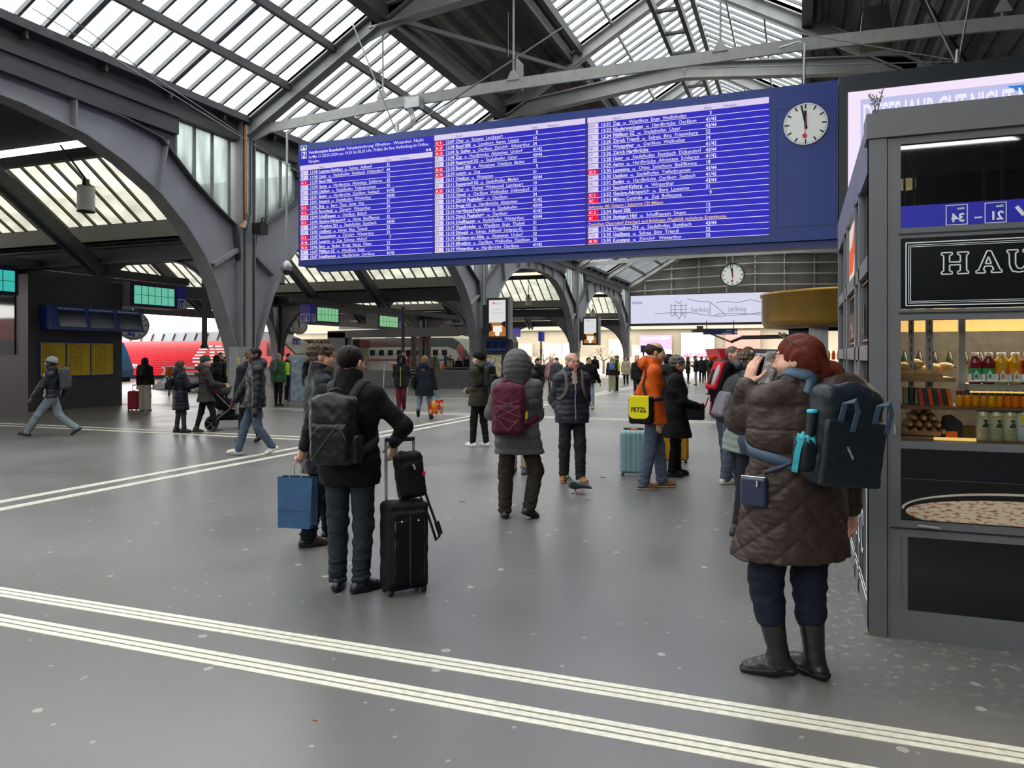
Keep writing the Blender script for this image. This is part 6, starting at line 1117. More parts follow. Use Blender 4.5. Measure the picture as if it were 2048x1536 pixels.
        sl=pnet(Sl,max(vb,.007),(0,0,0),'sole',mat('sole_'+shoes['sole'][1:],shoes['sole'],.6,var=.06),so)
    # ---- jacket or coat
    Jk=Solid(); e=top['t']+.006; ww=w*top['wide']; hem=top['hem']*H; torso(Jk,e,ww,par='z'); arms(Jk,e,cut=.98*top['sleeve'],par=0.0)
    if hem<Pc[2]-.02*H:
        bz=V3((J['knL'][0]+J['knR'][0])/2*.6+Pc[0]*.4,(J['knL'][1]+J['knR'][1])/2*.6+Pc[1]*.4,hem-.02); sp=abs(J['knL'][1]-J['knR'][1])*.25+abs(J['knL'][0]-J['knR'][0])*.08
        Jk.cap(Pc,bz,.066*H*ww+e,.060*H*ww+e+sp+top['flare'],.05,fx,1.42,par='z')
    if hem<.44*H or True:
        for sd in 'LR': Jk.cap(J['hip'+sd],J['hip'+sd]+(J['kn'+sd]-J['hip'+sd])*.75,.05*H*w+e+.006,.036*H+e+.012,.05,par='z')
    fwd=Rs@V3(0,1,0)
    if top['collar']: Jk.cap(nb-up*.02*H,nb+up*(.014*H+top['collar'])+fwd*.006,.054*H+e*.5,.050*H+e*.5,.015)
    cutn=nrm(up+V3(0,0,.6)) if lean>12 else V3(0,0,1); hb=V3(Pc[0],Pc[1],hem) if lean<=12 else Pc-cutn*(Pc[2]-hem)
    Jk.cut(-cutn,float(-cutn@hb),.012)
    for sd in 'LR':
        pass
    Jk.cap(nb+up*.018*H+fwd*.008,nb+up*.10*H+fwd*.03,.043*H,.052*H,.006,op=1)
    if top.get('open'): q=nb+up*.02*H+Rs@V3(0,.105,0); Jk.cap(q,q-up*.10*H+Rs@V3(0,.035,0),.042,.006,.01,op=1)
    sty,sp,am=top['style'],top['sp'],top['amp']; fwd=Rs@V3(0,1,0)
    if sty=='puffer':
        def dsp(P,Q):
            xx=(P-ch)@sx_; zz=Q+np.abs(xx)*top.get('chev',0)*(P[:,2]>.62*H)+.006*np.sin(xx*14); return am*(np.abs(np.sin(np.pi*zz/sp))**.55-.55)+wrinkle(P,70,H)*.0016
    elif sty=='quilt':
        def dsp(P,Q):
            xx=np.arctan2((P-Pc)@sx_,-((P-Pc)@fwd)+.0)*.20; a=np.abs(np.sin(np.pi*(Q+xx*1.15)/sp)); b=np.abs(np.sin(np.pi*(Q-xx*1.15)/sp)); z1=top.get('qz',.66)*H; dia=np.minimum(a,b)**.28
            hz_=np.abs(np.sin(np.pi*Q/.12))**.5*.8+.2*np.abs(np.sin(xx*40)); return am*(np.where(P[:,2]<z1,dia,hz_)-.6)+wrinkle(P*np.array([1,1,1.9]),55,H)*.0032
    else:
        def dsp(P,Q): return wrinkle(P,20,H*2)*am*.4+am*.75*folds(P,15,H*4,.7)+am*.45*folds(P,27,H*2,-.9)
    Jk.disp=dsp; Jk.slack=.02
    if top['hood']=='down': Jk.ell(nb+up*top.get('hoodz',.03)*H-fwd*.07*H*.9+sx_*top.get('hoodx',0),V3(.125,.062,.085)*hs*top.get('hoodk',1),Rs@rot('x',-25),.04).cap(nb+up*.035*H-sx_*.085*hs-fwd*.02,nb+up*.0*H-sx_*.055*hs+fwd*.075,.04*hs,.025*hs,.03).cap(nb+up*.035*H+sx_*.085*hs-fwd*.02,nb+up*.0*H+sx_*.055*hs+fwd*.075,.04*hs,.025*hs,.03)
    tm=cloth('top_'+top['hx'][1:]+('s' if top['rough']<.55 else ''),top['hx'],top['rough'],top['var'],14)
    nm={True:'coat',False:'jacket'}[top['hem']<.40]
    p.top=pnet(Jk,vc,(0,0,0),nm,tm,root); p.Jk=Jk
    if top['hood']=='up':
        Hd=Solid(); Hd.ell(hp(0,-.018,.02),V3(.135,.15,.152)*hs,Rh,.04).cap(hp(0,-.03,-.06),nb,.12*hs,.11*hs,.05,sx_,1.12); Hd.ell(hp(0,.11,-.012),V3(.076,.10,.105)*hs,Rh,.03,1); Hd.cut(-up,float(-up@(nb-up*.02*H)))
        Hd.disp=lambda P,Q:(.006*(np.abs(np.sin(np.pi*((P-hc)@(Rh@V3(0,.25,1)))/.06))**.55-.5)+wrinkle(P,60,1)*.002) if sty!='plain' else wrinkle(P,40,1)*.004; Hd.slack=.01
        pnet(Hd,vc,(0,0,0),'hood',tm,root); p.Hd=Hd
    # zip and hem line down the front
    if top.get('zip'):
        pts=[]; 
        for i in range(14): q=Jk.onto(nb-up*(.03*H+i/13*(nb[2]-hem-.05*H))+fwd*.2,.004); pts.append(q)
        m=MB(); m.strap(pts,[fwd]*14,.016,.006); m.build('zip',mat('zip_'+top['zip'][1:],top['zip'],.5,var=0),root)
    if top.get('shirt'):
        St=Solid(); St.cap(nb+up*.025*H+fwd*.02,nb-up*.11*H+fwd*.085*w,.046*H,.036*H,.03,sx_,1.15); St.cap(nb+up*.03*H+fwd*.012,nb+up*.12*H+fwd*.05,.040*H,.05*H,.006,op=1); St.cut(up,float(up@(nb+up*.036*H))); pnet(St,vc,(0,0,0),'shirt',cloth('shirt_'+top['shirt'][1:],top['shirt'],.8,.15,40),root)
    # ---- hair and hats
    if hair:
        st,hxh=hair[0],hair[1]; Ha=Solid(); g={'curly':1.08}.get(st,1.0)
        Ha.ell(hp(0,-.017,.038),V3(.084,.104,.087)*hs*g,Rh,.02)
        if st in('short','curly','thin','bald','bob','long','bun','crop','pony'):
            pass
            if st in('long','bob'):
                L_=.24 if st=='long' else .115
                Ha.cap(hp(0,-.055,.01),hp(0,-.085,-L_),.075*hs,.055*hs,.04,Rh@V3(1,0,0),1.25)
                for s in (-1,1): Ha.cap(hp(s*.07,.0,.02),hp(s*.085,-.02,-L_*.8),.03*hs,.026*hs,.03)
            if st=='pony':
                Ha.cap(hp(0,-.05,.0),hp(.03,-.10,-.06),.080*hs,.055*hs,.04,Rh@V3(1,0,0),1.2); Ha.ell(hp(.07,-.135,-.07),V3(.07,.055,.055)*hs,Rh,.02)
                for k_ in range(9): a_=k_*.7; q0=hp(.07+.025*math.cos(a_),-.145+.02*math.sin(a_),-.08); Ha.cap(q0,hp(.09+.065*math.cos(a_),-.185+.03*math.sin(a_*1.7),-.21-.03*math.sin(a_*2.3)),.026*hs,.009*hs,.014)
            if st=='bun': Ha.cap(hp(0,-.085,-.015),hp(.015,-.12,-.03),.04*hs,.045*hs,.02)
            Ha.ell(hp(0,.085,-.035),V3(.072,.085,.098)*hs,Rh,.012,1)
            if st not in('long','bob','pony'):
                Ha.cut(Rh@V3(0,-.45,-1),float((Rh@V3(0,-.45,-1))/np.linalg.norm([0,.45,1])@hp(0,-.06,-.062)),.01)
                for s in (-1,1): Ha.ell(hp(s*.083,.0,-.03),V3(.03,.03,.045)*hs,Rh,.008,1)
            if st in('bald','thin'): Ha.ell(hp(0,.012,.105),V3(.075,.1,.062)*hs,Rh,.02,1)
        amp={'curly':.011,'short':.0022,'bun':.003,'pony':.0035,'long':.004,'bob':.003,'thin':.002,'bald':.002,'crop':.0015}[st]
        if st=='curly': Ha.disp=lambda P,Q:amp*(np.sin(P[:,0]*95+2*np.sin(P[:,2]*60))*np.sin(P[:,1]*90+P[:,2]*40)+.5*np.sin(P[:,2]*110))
        else: Ha.disp=lambda P,Q:amp*np.sin(((P-hc)@(Rh@V3(1,.2,0)))*170+4*np.sin(((P-hc)@(Rh@V3(0,0,1)))*16))+amp*.6*np.sin(P[:,2]*35+P[:,1]*45)
        Ha.slack=.014
        if st=='crop': Ha.q[0]=('e',hp(0,-.015,.036),V3(.079,.100,.0855)*hs,Rh,.02,0,None)
        pnet(Ha,vb if dist<13 else vc,(0,0,0),'hair',hm,root); p.Ha=Ha
    if hat:
        B=Solid(); st,hxh=hat[:2]
        if st=='beanie':
            B.ell(hp(0,-.02,.045),V3(.092,.112,.1)*hs,Rh,.02); n=Rh@V3(0,.30,-1); B.cut(n,float(nrm(n)@hp(0,.08,.032))); B.disp=lambda P,Q:.0025*np.sin(np.arctan2((P-hc)@(Rh@V3(1,0,0)),(P-hc)@(Rh@V3(0,1,0)))*46)
            b=pnet(B,vb if dist<20 else vc,(0,0,0),'beanie',cloth('hat_'+hxh[1:],hxh,.9,.2,40),root)
            if len(hat)>2:
                B2=Solid(); B2.ell(hp(0,-.02,.04),V3(.098,.118,.1)*hs,Rh,.02); B2.cut(n,float(nrm(n)@hp(0,.08,.030))); B2.cut(-n,float(-nrm(n)@hp(0,.08,.065))); pnet(B2,vb if dist<20 else vc,(0,0,0),'beanie_rim',cloth('hat_'+hat[2][1:],hat[2],.9,.2,40),b)
        else:
            B.ell(hp(0,-.015,.05),V3(.088,.106,.08)*hs,Rh,.02); B.cap(hp(0,.07,.062),hp(0,.15,.05),.045*hs,.05*hs,.02,Rh@V3(0,0,1),.18); B.cut(Rh@V3(0,.1,-1),float(nrm(Rh@V3(0,.1,-1))@hp(0,0,.04))); pnet(B,vb if dist<20 else vc,(0,0,0),'cap',cloth('hat_'+hxh[1:],hxh,.85,.15,30),root)
    if extra:
        Ve=Solid(); torso(Ve,e+.014,ww); zt=nb-up*.005*H; Ve.cut(-up,float(-up@(Pc+up*.02*H))); Ve.cut(up,float(up@zt)); Ve.cap(nb+up*.03*H,nb-up*.10*H+fwd*.12,.05*H,.02*H,.01,op=1)
        for s_,sd in ((-1,'L'),(1,'R')): Ve.cut(sx_*s_,float((sx_*s_)@J['sh'+sd])+.012*H)
        vs_=pnet(Ve,vc,(0,0,0),'safety_vest',mat('vest_'+extra[1:],extra,.6,var=.06),root)
    if scarf:
        Sc=Solid(); n=14
        for i in range(n):
            a0,a1=2*math.pi*i/n,2*math.pi*(i+1)/n; f=lambda a:nb+up*(.03*H+.012*math.cos(a))+sx_*(.072*math.sin(a))+fwd*(.015+.075*math.cos(a))
            Sc.cap(f(a0),f(a1),.034,k=.015)
        if len(scarf)>1: Sc.cap(nb+up*.02*H+fwd*.09+sx_*.02,nb-up*.16*H+fwd*.135+sx_*.03,.035,.03,.02,sx_,1.3)
        Sc.disp=lambda P,Q:wrinkle(P,75,3)*.005; Sc.slack=.006; pnet(Sc,vc,(0,0,0),'scarf',cloth('scarf_'+scarf[0][1:],scarf[0],.9,.3,30),root)
    if glasses:
        m=MB(); r=.0022
        for s in (-1,1):
            c=hp(s*.034,.106,.004); m.tube([Vector(c+Rh@V3(.022*math.cos(t),0,.017*math.sin(t))*hs) for t in [2*math.pi*k/16 for k in range(17)]],r,6); m.tube([hp(s*.056,.106,.008),hp(s*.08,.05,.012),hp(s*.084,-.01,.005)],r,6)
        m.tube([hp(-.012,.108,.006),hp(.012,.108,.006)],r,6); m.build('glasses',mat('spectacle_frame',glasses,.3,var=0),root)
    return p
def carry(p,name,label,cat,base,group=None):
    e=empty(name,label=label,cat=cat,group=group); e.location=p.mw@Vector(base); e.rotation_euler=(0,0,p.root.rotation_euler.z); return e
def pstrap(p,o,pts,w,name,mt,par,t=.006,off=.008,n=26,close=False):
    """a strap laid on the clothes through a few guide points"""
    G=[V3(*q) for q in pts]; P=[]
    for i in range(n+1):
        s=i/n*(len(G)-1); k=min(int(s),len(G)-2); P.append(p.Jk.onto(G[k]+(G[k+1]-G[k])*(s-k),off))
    for _ in range(9): P=[P[0]]+[(P[i-1]+2*P[i]+P[i+1])/4 for i in range(1,n)]+[P[n]]
    P=[p.Jk.onto(q,off) if float(p.Jk.ev(q[None],False)[0])<off else q for q in P]
    N=[p.Jk.grad(q,.02) for q in P]
    for _ in range(6): N=[N[0]]+[nrm(N[i-1]+N[i]+N[i+1]) for i in range(1,n)]+[N[n]]
    m=MB(o); m.strap(P,N,w,t); return m.build(name,mt,par)
def backpack(p,label,hx,size=(.30,.17,.44),up=.0,side=0.0,tilt=0,hx2=None,strapw=.055,pocket=True,handle=True,detail=None,tc=None,rough=.6,gap=.0,legs=True):
    J=p.J; H=p.H; R=p.Rt; w,d,h=size; back=R@V3(0,-1,0); x=R@V3(1,0,0); u=R@V3(0,0,1); c0=J['ch']+u*(up+.03*H)+x*side
    q=c0+back*.02; 
    for _ in range(40):
        if float(p.Jk.ev(q[None],False)[0])>.0: break
        q=q+back*.01
    cen=q+back*(d*.5+.004+gap)-u*.0; Rb=R@rot('x',tilt)@rot('z',0); base=cen-u*h/2; t=carry(p,'backpack',label,'backpack',base); o=Vector(base); vx=.0075 if p.dist<9 else .011 if p.dist<14 else .018
    mt=cloth('pack_'+hx[1:]+('s' if rough<.5 else ''),hx,rough,.12,20); m2=cloth('pack_'+(hx2 or hx)[1:],hx2 or hx,rough,.12,20)
    S=Solid(); S.box(cen,(w/2,d/2,h/2),.06,Rb,.03); S.ell(cen+back*d*.25+u*h*.12,(w*.46,d*.42,h*.42),Rb,.04); S.disp=lambda P,Q:wrinkle(P,34,H)*.004; S.slack=.006; pnet(S,vx,base,'bag_body',mt,t)
    if pocket:
        S=Solid(); pc=cen+back*(d*.48)-u*h*.16; S.box(pc,(w*.42,.045,h*.28),.04,Rb,.02); S.disp=lambda P,Q:wrinkle(P,40,H+1)*.003; S.slack=.005; pk=pnet(S,vx,base,'front_pocket',m2,t)
        m=MB(o); e=.002; pts=[pc+back*.045+x*(w*.38)*math.cos(a)+u*(h*.25)*math.sin(a) for a in np.linspace(math.pi*.02,math.pi*.98,18)]; m.tube(pts,.0025 if p.dist<9 else .004,6); m.build('zip',mat('zip_grey','#66676a',.4,.3,var=0),pk)
    if handle: m=MB(o); a=cen+u*h*.49-back*d*.2; m.tube([a-x*.05,a-x*.045+u*.035,a+u*.05,a+x*.045+u*.035,a+x*.05],.009,8); m.build('grab_handle',m2,t)
    ms=cloth('strap_'+(tc or hx)[1:],tc or hx,.7,.1,20)
    if legs:
        for s in (-1,1):
            sh=J['shL' if s<0 else 'shR']*.62+J['nb']*.38; fw=-back
            pstrap(p,o,[cen+u*h*.42+x*s*w*.22-back*d*.5,sh+u*.08+back*.04,sh+u*.09+fw*.03,sh-u*.07+fw*.13,J['ch']-u*.02*H+fw*.16+x*s*.12,J['ch']-u*.09*H+fw*.05+x*s*.2,cen-u*h*.38+x*s*w*.42-back*d*.5],strapw,'shoulder_strap',ms,t)
    t['base']=0
    p.bp=(cen,back,x,u,Rb,base,o,t,vx); return t
# ================================================================ WHO IS IN THE HALL
J_='#23303f'
def bp(p,*a,**k): return backpack(p,*a,**k)
# ---- front
G1=person('man in a black coat with a black backpack, one hand on a black suitcase',(698,1180),1.74,8,hair=('short','#1c1614'),top=dict(hx='#111114',t=.014,hem=.445,amp=.008,collar=.06,rough=.8),legs=dict(hx='#253340',denim=1,kn=.008,an=.016),shoes=dict(hx='#0e0e10'),L=(-.085,.0,10,0,0),R=(.1,-.03,-38,0,0),hr=(.155,.13,.60),pr=(1,-.5,.0),hdr=((-.15,.35,-.9),(-.8,.5,0)),hl=(-.12,.19,.58),curl=(40,80),head=(18,0,0),w=1.08,glasses='#202020')
G2=person('man in glasses and a navy coat with an olive scarf, carrying a blue paper bag',(638,1086),1.80,62,skin='pink',hair=('curly','#5a4a3c'),top=dict(hx='#141a2a',t=.014,hem=.36,amp=.007,collar=.05,rough=.55,open=1),legs=dict(hx='#151a26',kn=.008,an=.02),shoes=dict(hx='#2c1c14',sole='#1a1210'),L=(-.08,.12,0,0,0),R=(.09,-.12,0,0,0),hr=(.09,-.11,.46),pr=(.3,-1,0),hl='front',scarf=('#5c5c46',1),glasses='#2a2220',head=(16,3,0),curl=(30,85))
W1=person('red-haired woman in a long brown quilted coat holding a phone to her ear',(1588,1352),1.78,-14,skin='pink',hair=('pony','#6b2a1a'),top=dict(hx='#40322c',t=.03,hem=.362,style='quilt',sp=.175,amp=.014,hood='down',hoodk=1.15,hoodx=.19,hoodz=.012,collar=.05,rough=.5,wide=1.1,sleeve=.97,flare=.03),legs=dict(hx='#18233c',kn=.02,an=.03,wide=1.1,low=.18),shoes=dict(hx='#0f0f10',shaft=.27,big=1.1,thick=1.8,sole='#0c0c0c'),L=(-.09,.02,48,8,.01),R=(.10,-.02,12,0,0),w=1.17,side=5,hl=(-.112,.07,.865),pl=(.4,.15,-1),hdl=((.3,.05,.95),(.3,-.9,0)),hr=(.22,.03,.48),curl=(18,40),head=(-38,4,0))
G3=person('woman in a grey hooded puffer coat with a maroon backpack, seen from behind',(1026,1036),1.70,2,hair=None,top=dict(hx='#5e5d5f',t=.024,hem=.40,style='puffer',sp=.105,amp=.010,hood='up',rough=.6,wide=1.0,flare=.02),legs=dict(hx='#37312a',kn=.016,an=.022),shoes=dict(hx='#141514'),L=(-.085,.02,6,0,0),R=(.17,-.03,-42,22,.03),hl=(-.06,.16,.60),hr=(.06,.16,.60),pl=(-1,-1.2,0),pr=(1,-1.2,0),w=1.05,drop=.01)
G6=person('grey-haired man in a navy puffer jacket facing the viewer, hands in pockets',(1142,963),1.71,166,skin='ruddy',hair=('thin','#9a9690'),top=dict(hx='#1c2236',t=.022,hem=.47,style='puffer',sp=.075,amp=.010,rough=.5,collar=.05,open=1,zip='#8a8272',hood='down',hoodk=.85,shirt='#b8ae9c'),legs=dict(hx='#2b2b2e',kn=.012,an=.02,denim=1),shoes=dict(hx='#8a5c2c',sole='#b59c78'),L=(-.10,.10,12,0,0),R=(.09,-.03,-26,0,0),hl='pocket',hr='pocket',w=1.0,glasses='#8a8a8a',head=(-8,0,0))
G7=person('balding man in an orange jacket with a yellow shoulder bag, in profile',(1304,977),1.85,94,skin='light',hair=('thin','#3a2c24'),top=dict(hx='#d8590c',t=.02,hem=.455,amp=.010,hood='down',hoodk=.9,rough=.6,collar=.05),legs=dict(hx='#4b607a',denim=1,kn=.012,an=.022,wide=1.05),shoes=dict(hx='#6a4630',sole='#c9bfae'),L=(-.1,.14,0,0,0),R=(.1,-.12,0,0,0),hr=(.10,.03,.475),pr=(.3,-1,0),hl='pocket',head=(0,6,0))
G8=person('woman with curly grey hair in a long black coat with a black handbag',(1349,952),1.67,88,skin='ruddy',hair=('curly','#6e6662'),top=dict(hx='#0c0c0e',t=.018,hem=.335,amp=.008,collar=.06,rough=.85,wide=1.08,flare=.05),legs=dict(hx='#0c0c0e',an=.01),shoes=dict(hx='#101012'),L=(-.08,.06,0,0,0),R=(.08,-.06,0,0,0),hr=(.10,.17,.60),hl='front',glasses='#2a2a2a',head=(0,10,0),w=1.18)
G9=person('man in a plum-grey jacket bending forward, wearing a red backpack',(1450,966),1.80,72,skin='tan',hair=('curly','#6a5c4c'),top=dict(hx='#4b4652',t=.016,hem=.47,amp=.010,hood='down',rough=.6,collar=.04),legs=dict(hx='#4a5f78',denim=1,kn=.012,an=.02),shoes=dict(hx='#bdb8ac',sole='#c9c6be'),L=(-.1,.10,0,0,0),R=(.1,-.06,0,0,0),lean=22,hl='front',hr='front',head=(4,22,0),glasses='#3a3430',w=1.05)
G10=person('white-haired woman in a sage green padded jacket and dark trousers, bent toward the kiosk',(1486,1066),1.66,78,skin='pink',hair=('bob','#b5b2ac'),top=dict(hx='#8ba396',t=.026,hem=.46,style='puffer',sp=.07,amp=.008,rough=.6,collar=.04),legs=dict(hx='#1d2433',kn=.012,an=.018),shoes=dict(hx='#23262a',sole='#16181a',shaft=.04,big=1.08),L=(-.09,.08,0,0,0),R=(.10,-.10,-12,0,0),lean=22,hl='front',hr='front',head=(0,8,0),scarf=('#c8202c',),w=1.08)
G4=person('man in an olive parka and black beanie with white sneakers, beside the grey puffer coat',(955,893),1.74,-58,hair=None,hat=('beanie','#131416'),top=dict(hx='#3d3a2c',t=.026,hem=.44,style='puffer',sp=.13,amp=.007,hood='down',rough=.7),legs=dict(hx='#17181b',an=.008,kn=.004),shoes=dict(hx='#d8d8d8',sole='#e4e4e4'),L=(-.08,.05,0,0,0),R=(.09,-.14,-10,0,0),hl='front',hr='front')
G5=person('grey-haired man in a dark navy jacket behind the grey puffer coat, hand at his mouth',(1038,946),1.77,196,skin='ruddy',hair=('short','#a29c94'),top=dict(hx='#161c2c',t=.018,hem=.44),legs=dict(hx='#a8977e',an=.01),shoes=dict(hx='#3c4044',sole='#20242a'),hl=(-.03,.14,.86),pl=(-1,-.1,-.5),hr='pocket',curl=(70,40))
# ---- queue at the kiosk
G11=person('man in a black hooded jacket looking up, behind the plum-grey jacket',(1466,926),1.82,140,skin='ruddy',hair=('crop','#6e665e'),top=dict(hx='#17181c',t=.02,hem=.46,hood='down'),legs=dict(hx='#1c1e24'),hl='pocket',hr='pocket',head=(-4,-8,0))
G12=person('fair-haired man smiling at the back of the queue',(1496,903),1.83,165,skin='pink',hair=('short','#54443a'),top=dict(hx='#2b303a',t=.018,hem=.46),legs=dict(hx='#1c1e24'))
G13=person('woman in a bright orange beanie and long black puffer coat',(1427,830),1.68,80,hair=None,hat=('beanie','#e23a1e'),top=dict(hx='#111216',t=.026,hem=.35,style='puffer',sp=.10,amp=.009,hood='down'),legs=dict(hx='#15171b'),hr='down',hl=(-.03,.16,.64),scarf=('#0f1013',))
G14=person('white-haired person in blue near the kiosk, behind the queue',(1538,868),1.72,120,skin='pink',hair=('curly','#b3aba2'),top=dict(hx='#28406a',t=.018,hem=.46),legs=dict(hx='#20242c'))
G15=person('blonde person in a navy jacket near the gold stand, behind the queue',(1548,850),1.68,200,skin='pink',hair=('short','#b09468'),top=dict(hx='#1c2434',t=.018,hem=.46),legs=dict(hx='#20242c'))
G16=person('dark-haired person in a black jacket between the orange jacket and the curly-haired woman',(1337,914),1.70,40,hair=('short','#17181a'),top=dict(hx='#1b1c20',t=.02,hem=.45,hood='down'),legs=dict(hx='#1a1c20'))
# ---- left
G20=person('man in a striped beanie and navy jacket striding past the yellow timetables',(104,872),1.74,-106,skin='dark',hair=None,hat=('beanie','#9aa0a8','#1c2434'),top=dict(hx='#1d2638',t=.022,hem=.475,amp=.012,rough=.45,collar=.05),legs=dict(hx='#8094a0',denim=1,kn=.014,an=.022),shoes=dict(hx='#33241c',sole='#1c1512'),L=(-.08,.44,0,-12,.02),R=(.08,-.44,0,34,.07),hl=(-.15,.17,.47),hr=(.15,-.08,.47),head=(6,0,0),curl=(30,30))
G21=person('man in a shiny black puffer jacket and blue jeans striding to the left',(512,910),1.84,-118,skin='dark',hair=('crop','#120f0d'),top=dict(hx='#15161a',t=.03,hem=.45,style='puffer',sp=.13,amp=.013,rough=.5,hood='down',chev=.6,zip='#3a3a3c'),legs=dict(hx='#475f7c',denim=1,kn=.006,an=.014),shoes=dict(hx='#d4d0c8',sole='#dcdad4'),L=(-.08,-.26,0,24,.05),R=(.07,.28,0,-10,.01),hl=(-.17,.03,.46),hr=(.15,.17,.49),curl=(65,30),head=(-12,0,0))
G22=person('person in a navy jacket half hidden behind the man in the black puffer',(499,884),1.78,-50,skin='tan',hair=('short','#4a3a2c'),top=dict(hx='#1c2034',t=.024,hem=.45,hood='down'),legs=dict(hx='#16181f'),L=(-.08,.2,0,0,0),R=(.08,-.2,0,20,.04))
G23=person('woman with long dark hair, black jacket and white wide trousers beside a red suitcase',(290,822),1.62,6,hair=('long','#1c1512'),top=dict(hx='#121214',t=.022,hem=.50),legs=dict(hx='#bdb6a6',kn=.03,an=.05,wide=1.1),shoes=dict(hx='#1a1a1a'),hl='down',hr='down')
G24=person('woman with long brown hair in a navy puffer coat and grey leggings',(360,865),1.56,52,skin='pink',hair=('long','#4a372c'),top=dict(hx='#1a2032',t=.028,hem=.32,style='puffer',sp=.085,amp=.010,rough=.6,hood='down',flare=.02),legs=dict(hx='#3b3e44',kn=-.002,an=.0),shoes=dict(hx='#121214',shaft=.06),L=(-.1,-.05,0,0,0),R=(.1,.06,-20,0,0),hr=(.10,.22,.68),hl='front')
G25=person('person in a green beanie and charcoal jacket pushing a stroller',(408,866),1.68,64,hair=None,hat=('beanie','#2f4442'),top=dict(hx='#34322f',t=.02,hem=.41,hood='down',amp=.008,flare=.02),legs=dict(hx='#14161a',kn=.0,an=.0),shoes=dict(hx='#1a1a1c',sole='#b8b2a4',shaft=.05),L=(-.08,-.16,0,0,0),R=(.1,.22,-8,-6,.01),hl=(-.12,.24,.62),hr=(.12,.24,.62))
G26=person('woman with long black hair in a long black coat near the big column',(433,819),1.70,-6,hair=('long','#0f0e0e'),top=dict(hx='#0d0d0f',t=.022,hem=.28,flare=.02),legs=dict(hx='#111113'))
VEST='#b4d410'
G27=person('police officer in a yellow vest behind the long-haired woman in black',(441,806),1.80,120,hair=('crop','#5a4636'),top=dict(hx='#16181c',t=.018,hem=.49),extra=VEST,legs=dict(hx='#14161a'))
G28=person('police officer in a yellow vest partly hidden by the big column',(455,808),1.72,100,hair=('bun','#4a3526'),top=dict(hx='#2c3034',t=.018,hem=.49),extra=VEST,legs=dict(hx='#14161a'))
G29=person('grey-haired man in a bright green puffer jacket behind the black puffer',(556,812),1.76,24,hair=('crop','#9c968e'),top=dict(hx='#2f8a46',t=.026,hem=.46,style='puffer',sp=.07,amp=.010),legs=dict(hx='#1a1c20'))
G30=person('dark-haired police officer in a yellow vest, nearer of the two by the red locomotive',(577,803),1.76,128,skin='tan',hair=('short','#17120f'),top=dict(hx='#14161b',t=.018,hem=.49),extra=VEST,legs=dict(hx='#101218',kn=.01,an=.02),shoes=dict(hx='#0e0e10',shaft=.1),hl=(-.05,.14,.68))
G31=person('second police officer in a yellow vest, in front of the red locomotive nose',(597,800),1.74,120,skin='ruddy',hair=('crop','#5a4030'),top=dict(hx='#1b1d22',t=.018,hem=.49),extra=VEST,legs=dict(hx='#101218'))
G32=person('blonde person in a black jacket just behind the man with the scarf',(618,818),1.66,30,hair=('curly','#b49a6c'),top=dict(hx='#141416',t=.022,hem=.45,hood='down'),legs=dict(hx='#16181c'))
G33=person('bald man in a long black coat between the two men with bags',(694,786),1.68,170,skin='ruddy',hair=None,top=dict(hx='#141518',t=.018,hem=.40),legs=dict(hx='#15161a'))
G34=person('man in a dark hooded jacket and dark red trousers walking toward the viewer',(803,823),1.69,182,skin='dark',hair=None,top=dict(hx='#1d1e22',t=.022,hem=.44,hood='up',zip='#b5ad78'),legs=dict(hx='#6b2636',kn=.012,an=.016),shoes=dict(hx='#15161a'),L=(-.06,-.06,0,10,.02),R=(.06,.10,0,0,0),hl='pocket',hr='pocket',scarf=('#2a2a2c',))
G35=person('worker in an orange jacket behind the man in red trousers',(817,772.5),1.76,90,skin='pink',hair=('short','#5a4634'),top=dict(hx='#e06a14',t=.018,hem=.47),legs=dict(hx='#2a2c34'))
G36=person('blonde woman in a long blue coat walking away with a colourful shopping bag',(850,838),1.70,8,hair=('long','#8a6a44'),top=dict(hx='#1d2738',t=.024,hem=.37,hood='down',flare=.02),legs=dict(hx='#7288a2',denim=1,kn=.006,an=.012),shoes=dict(hx='#121214',shaft=.08),L=(-.11,-.30,10,48,.15),R=(.12,.16,-6,0,0),hr=(.175,.02,.47),hl='down',curl=(30,80))
G37=person('woman in a cream coat with a cane-like black bag near the bench',(870,772),1.66,10,hair=('bob','#8c7c6c'),top=dict(hx='#b4a684',t=.02,hem=.3,flare=.02),legs=dict(hx='#141416'))
G38=person('dark-dressed woman standing beside the cream coat near the bench',(863,766),1.60,20,hair=('bob','#a08c70'),top=dict(hx='#20242c',t=.02,hem=.40),legs=dict(hx='#1a1c22'))
FW='standing people by the low wall'
G39=person('man in a dark and cream jacket standing by the low wall, nearest the bench',(900,764),1.74,180,skin='ruddy',hair=('thin','#8a8078'),top=dict(hx='#3c3c30',t=.022,hem=.47),extra='#a89c80',legs=dict(hx='#3a3a3a'))
G40=person('small woman in black in the middle of the three people by the low wall',(917,762),1.58,180,hair=('bob','#1c1512'),top=dict(hx='#101012',t=.022,hem=.42),legs=dict(hx='#101012'))
G41=person('man in a navy jacket by the low wall next to the column',(935,764),1.68,180,skin='tan',hair=('short','#2a2018'),top=dict(hx='#171c28',t=.022,hem=.47),legs=dict(hx='#15161a'))
G42=person('person in a bright blue jacket in front of the poster pillar',(977,789),1.66,182,hair=('short','#2a201a'),top=dict(hx='#2470b0',t=.02,hem=.47),legs=dict(hx='#2a2c34'))
G43=person('woman with pulled-back hair in a black puffer jacket and wide dark jeans',(1076,818),1.62,128,skin='pink',hair=('bun','#241a16'),top=dict(hx='#131417',t=.03,hem=.50,style='puffer',sp=.10,amp=.010),legs=dict(hx='#1e222c',kn=.02,an=.04),shoes=dict(hx='#b89c80'),L=(-.08,-.16,0,14,.03),R=(.08,.16,0,0,0))
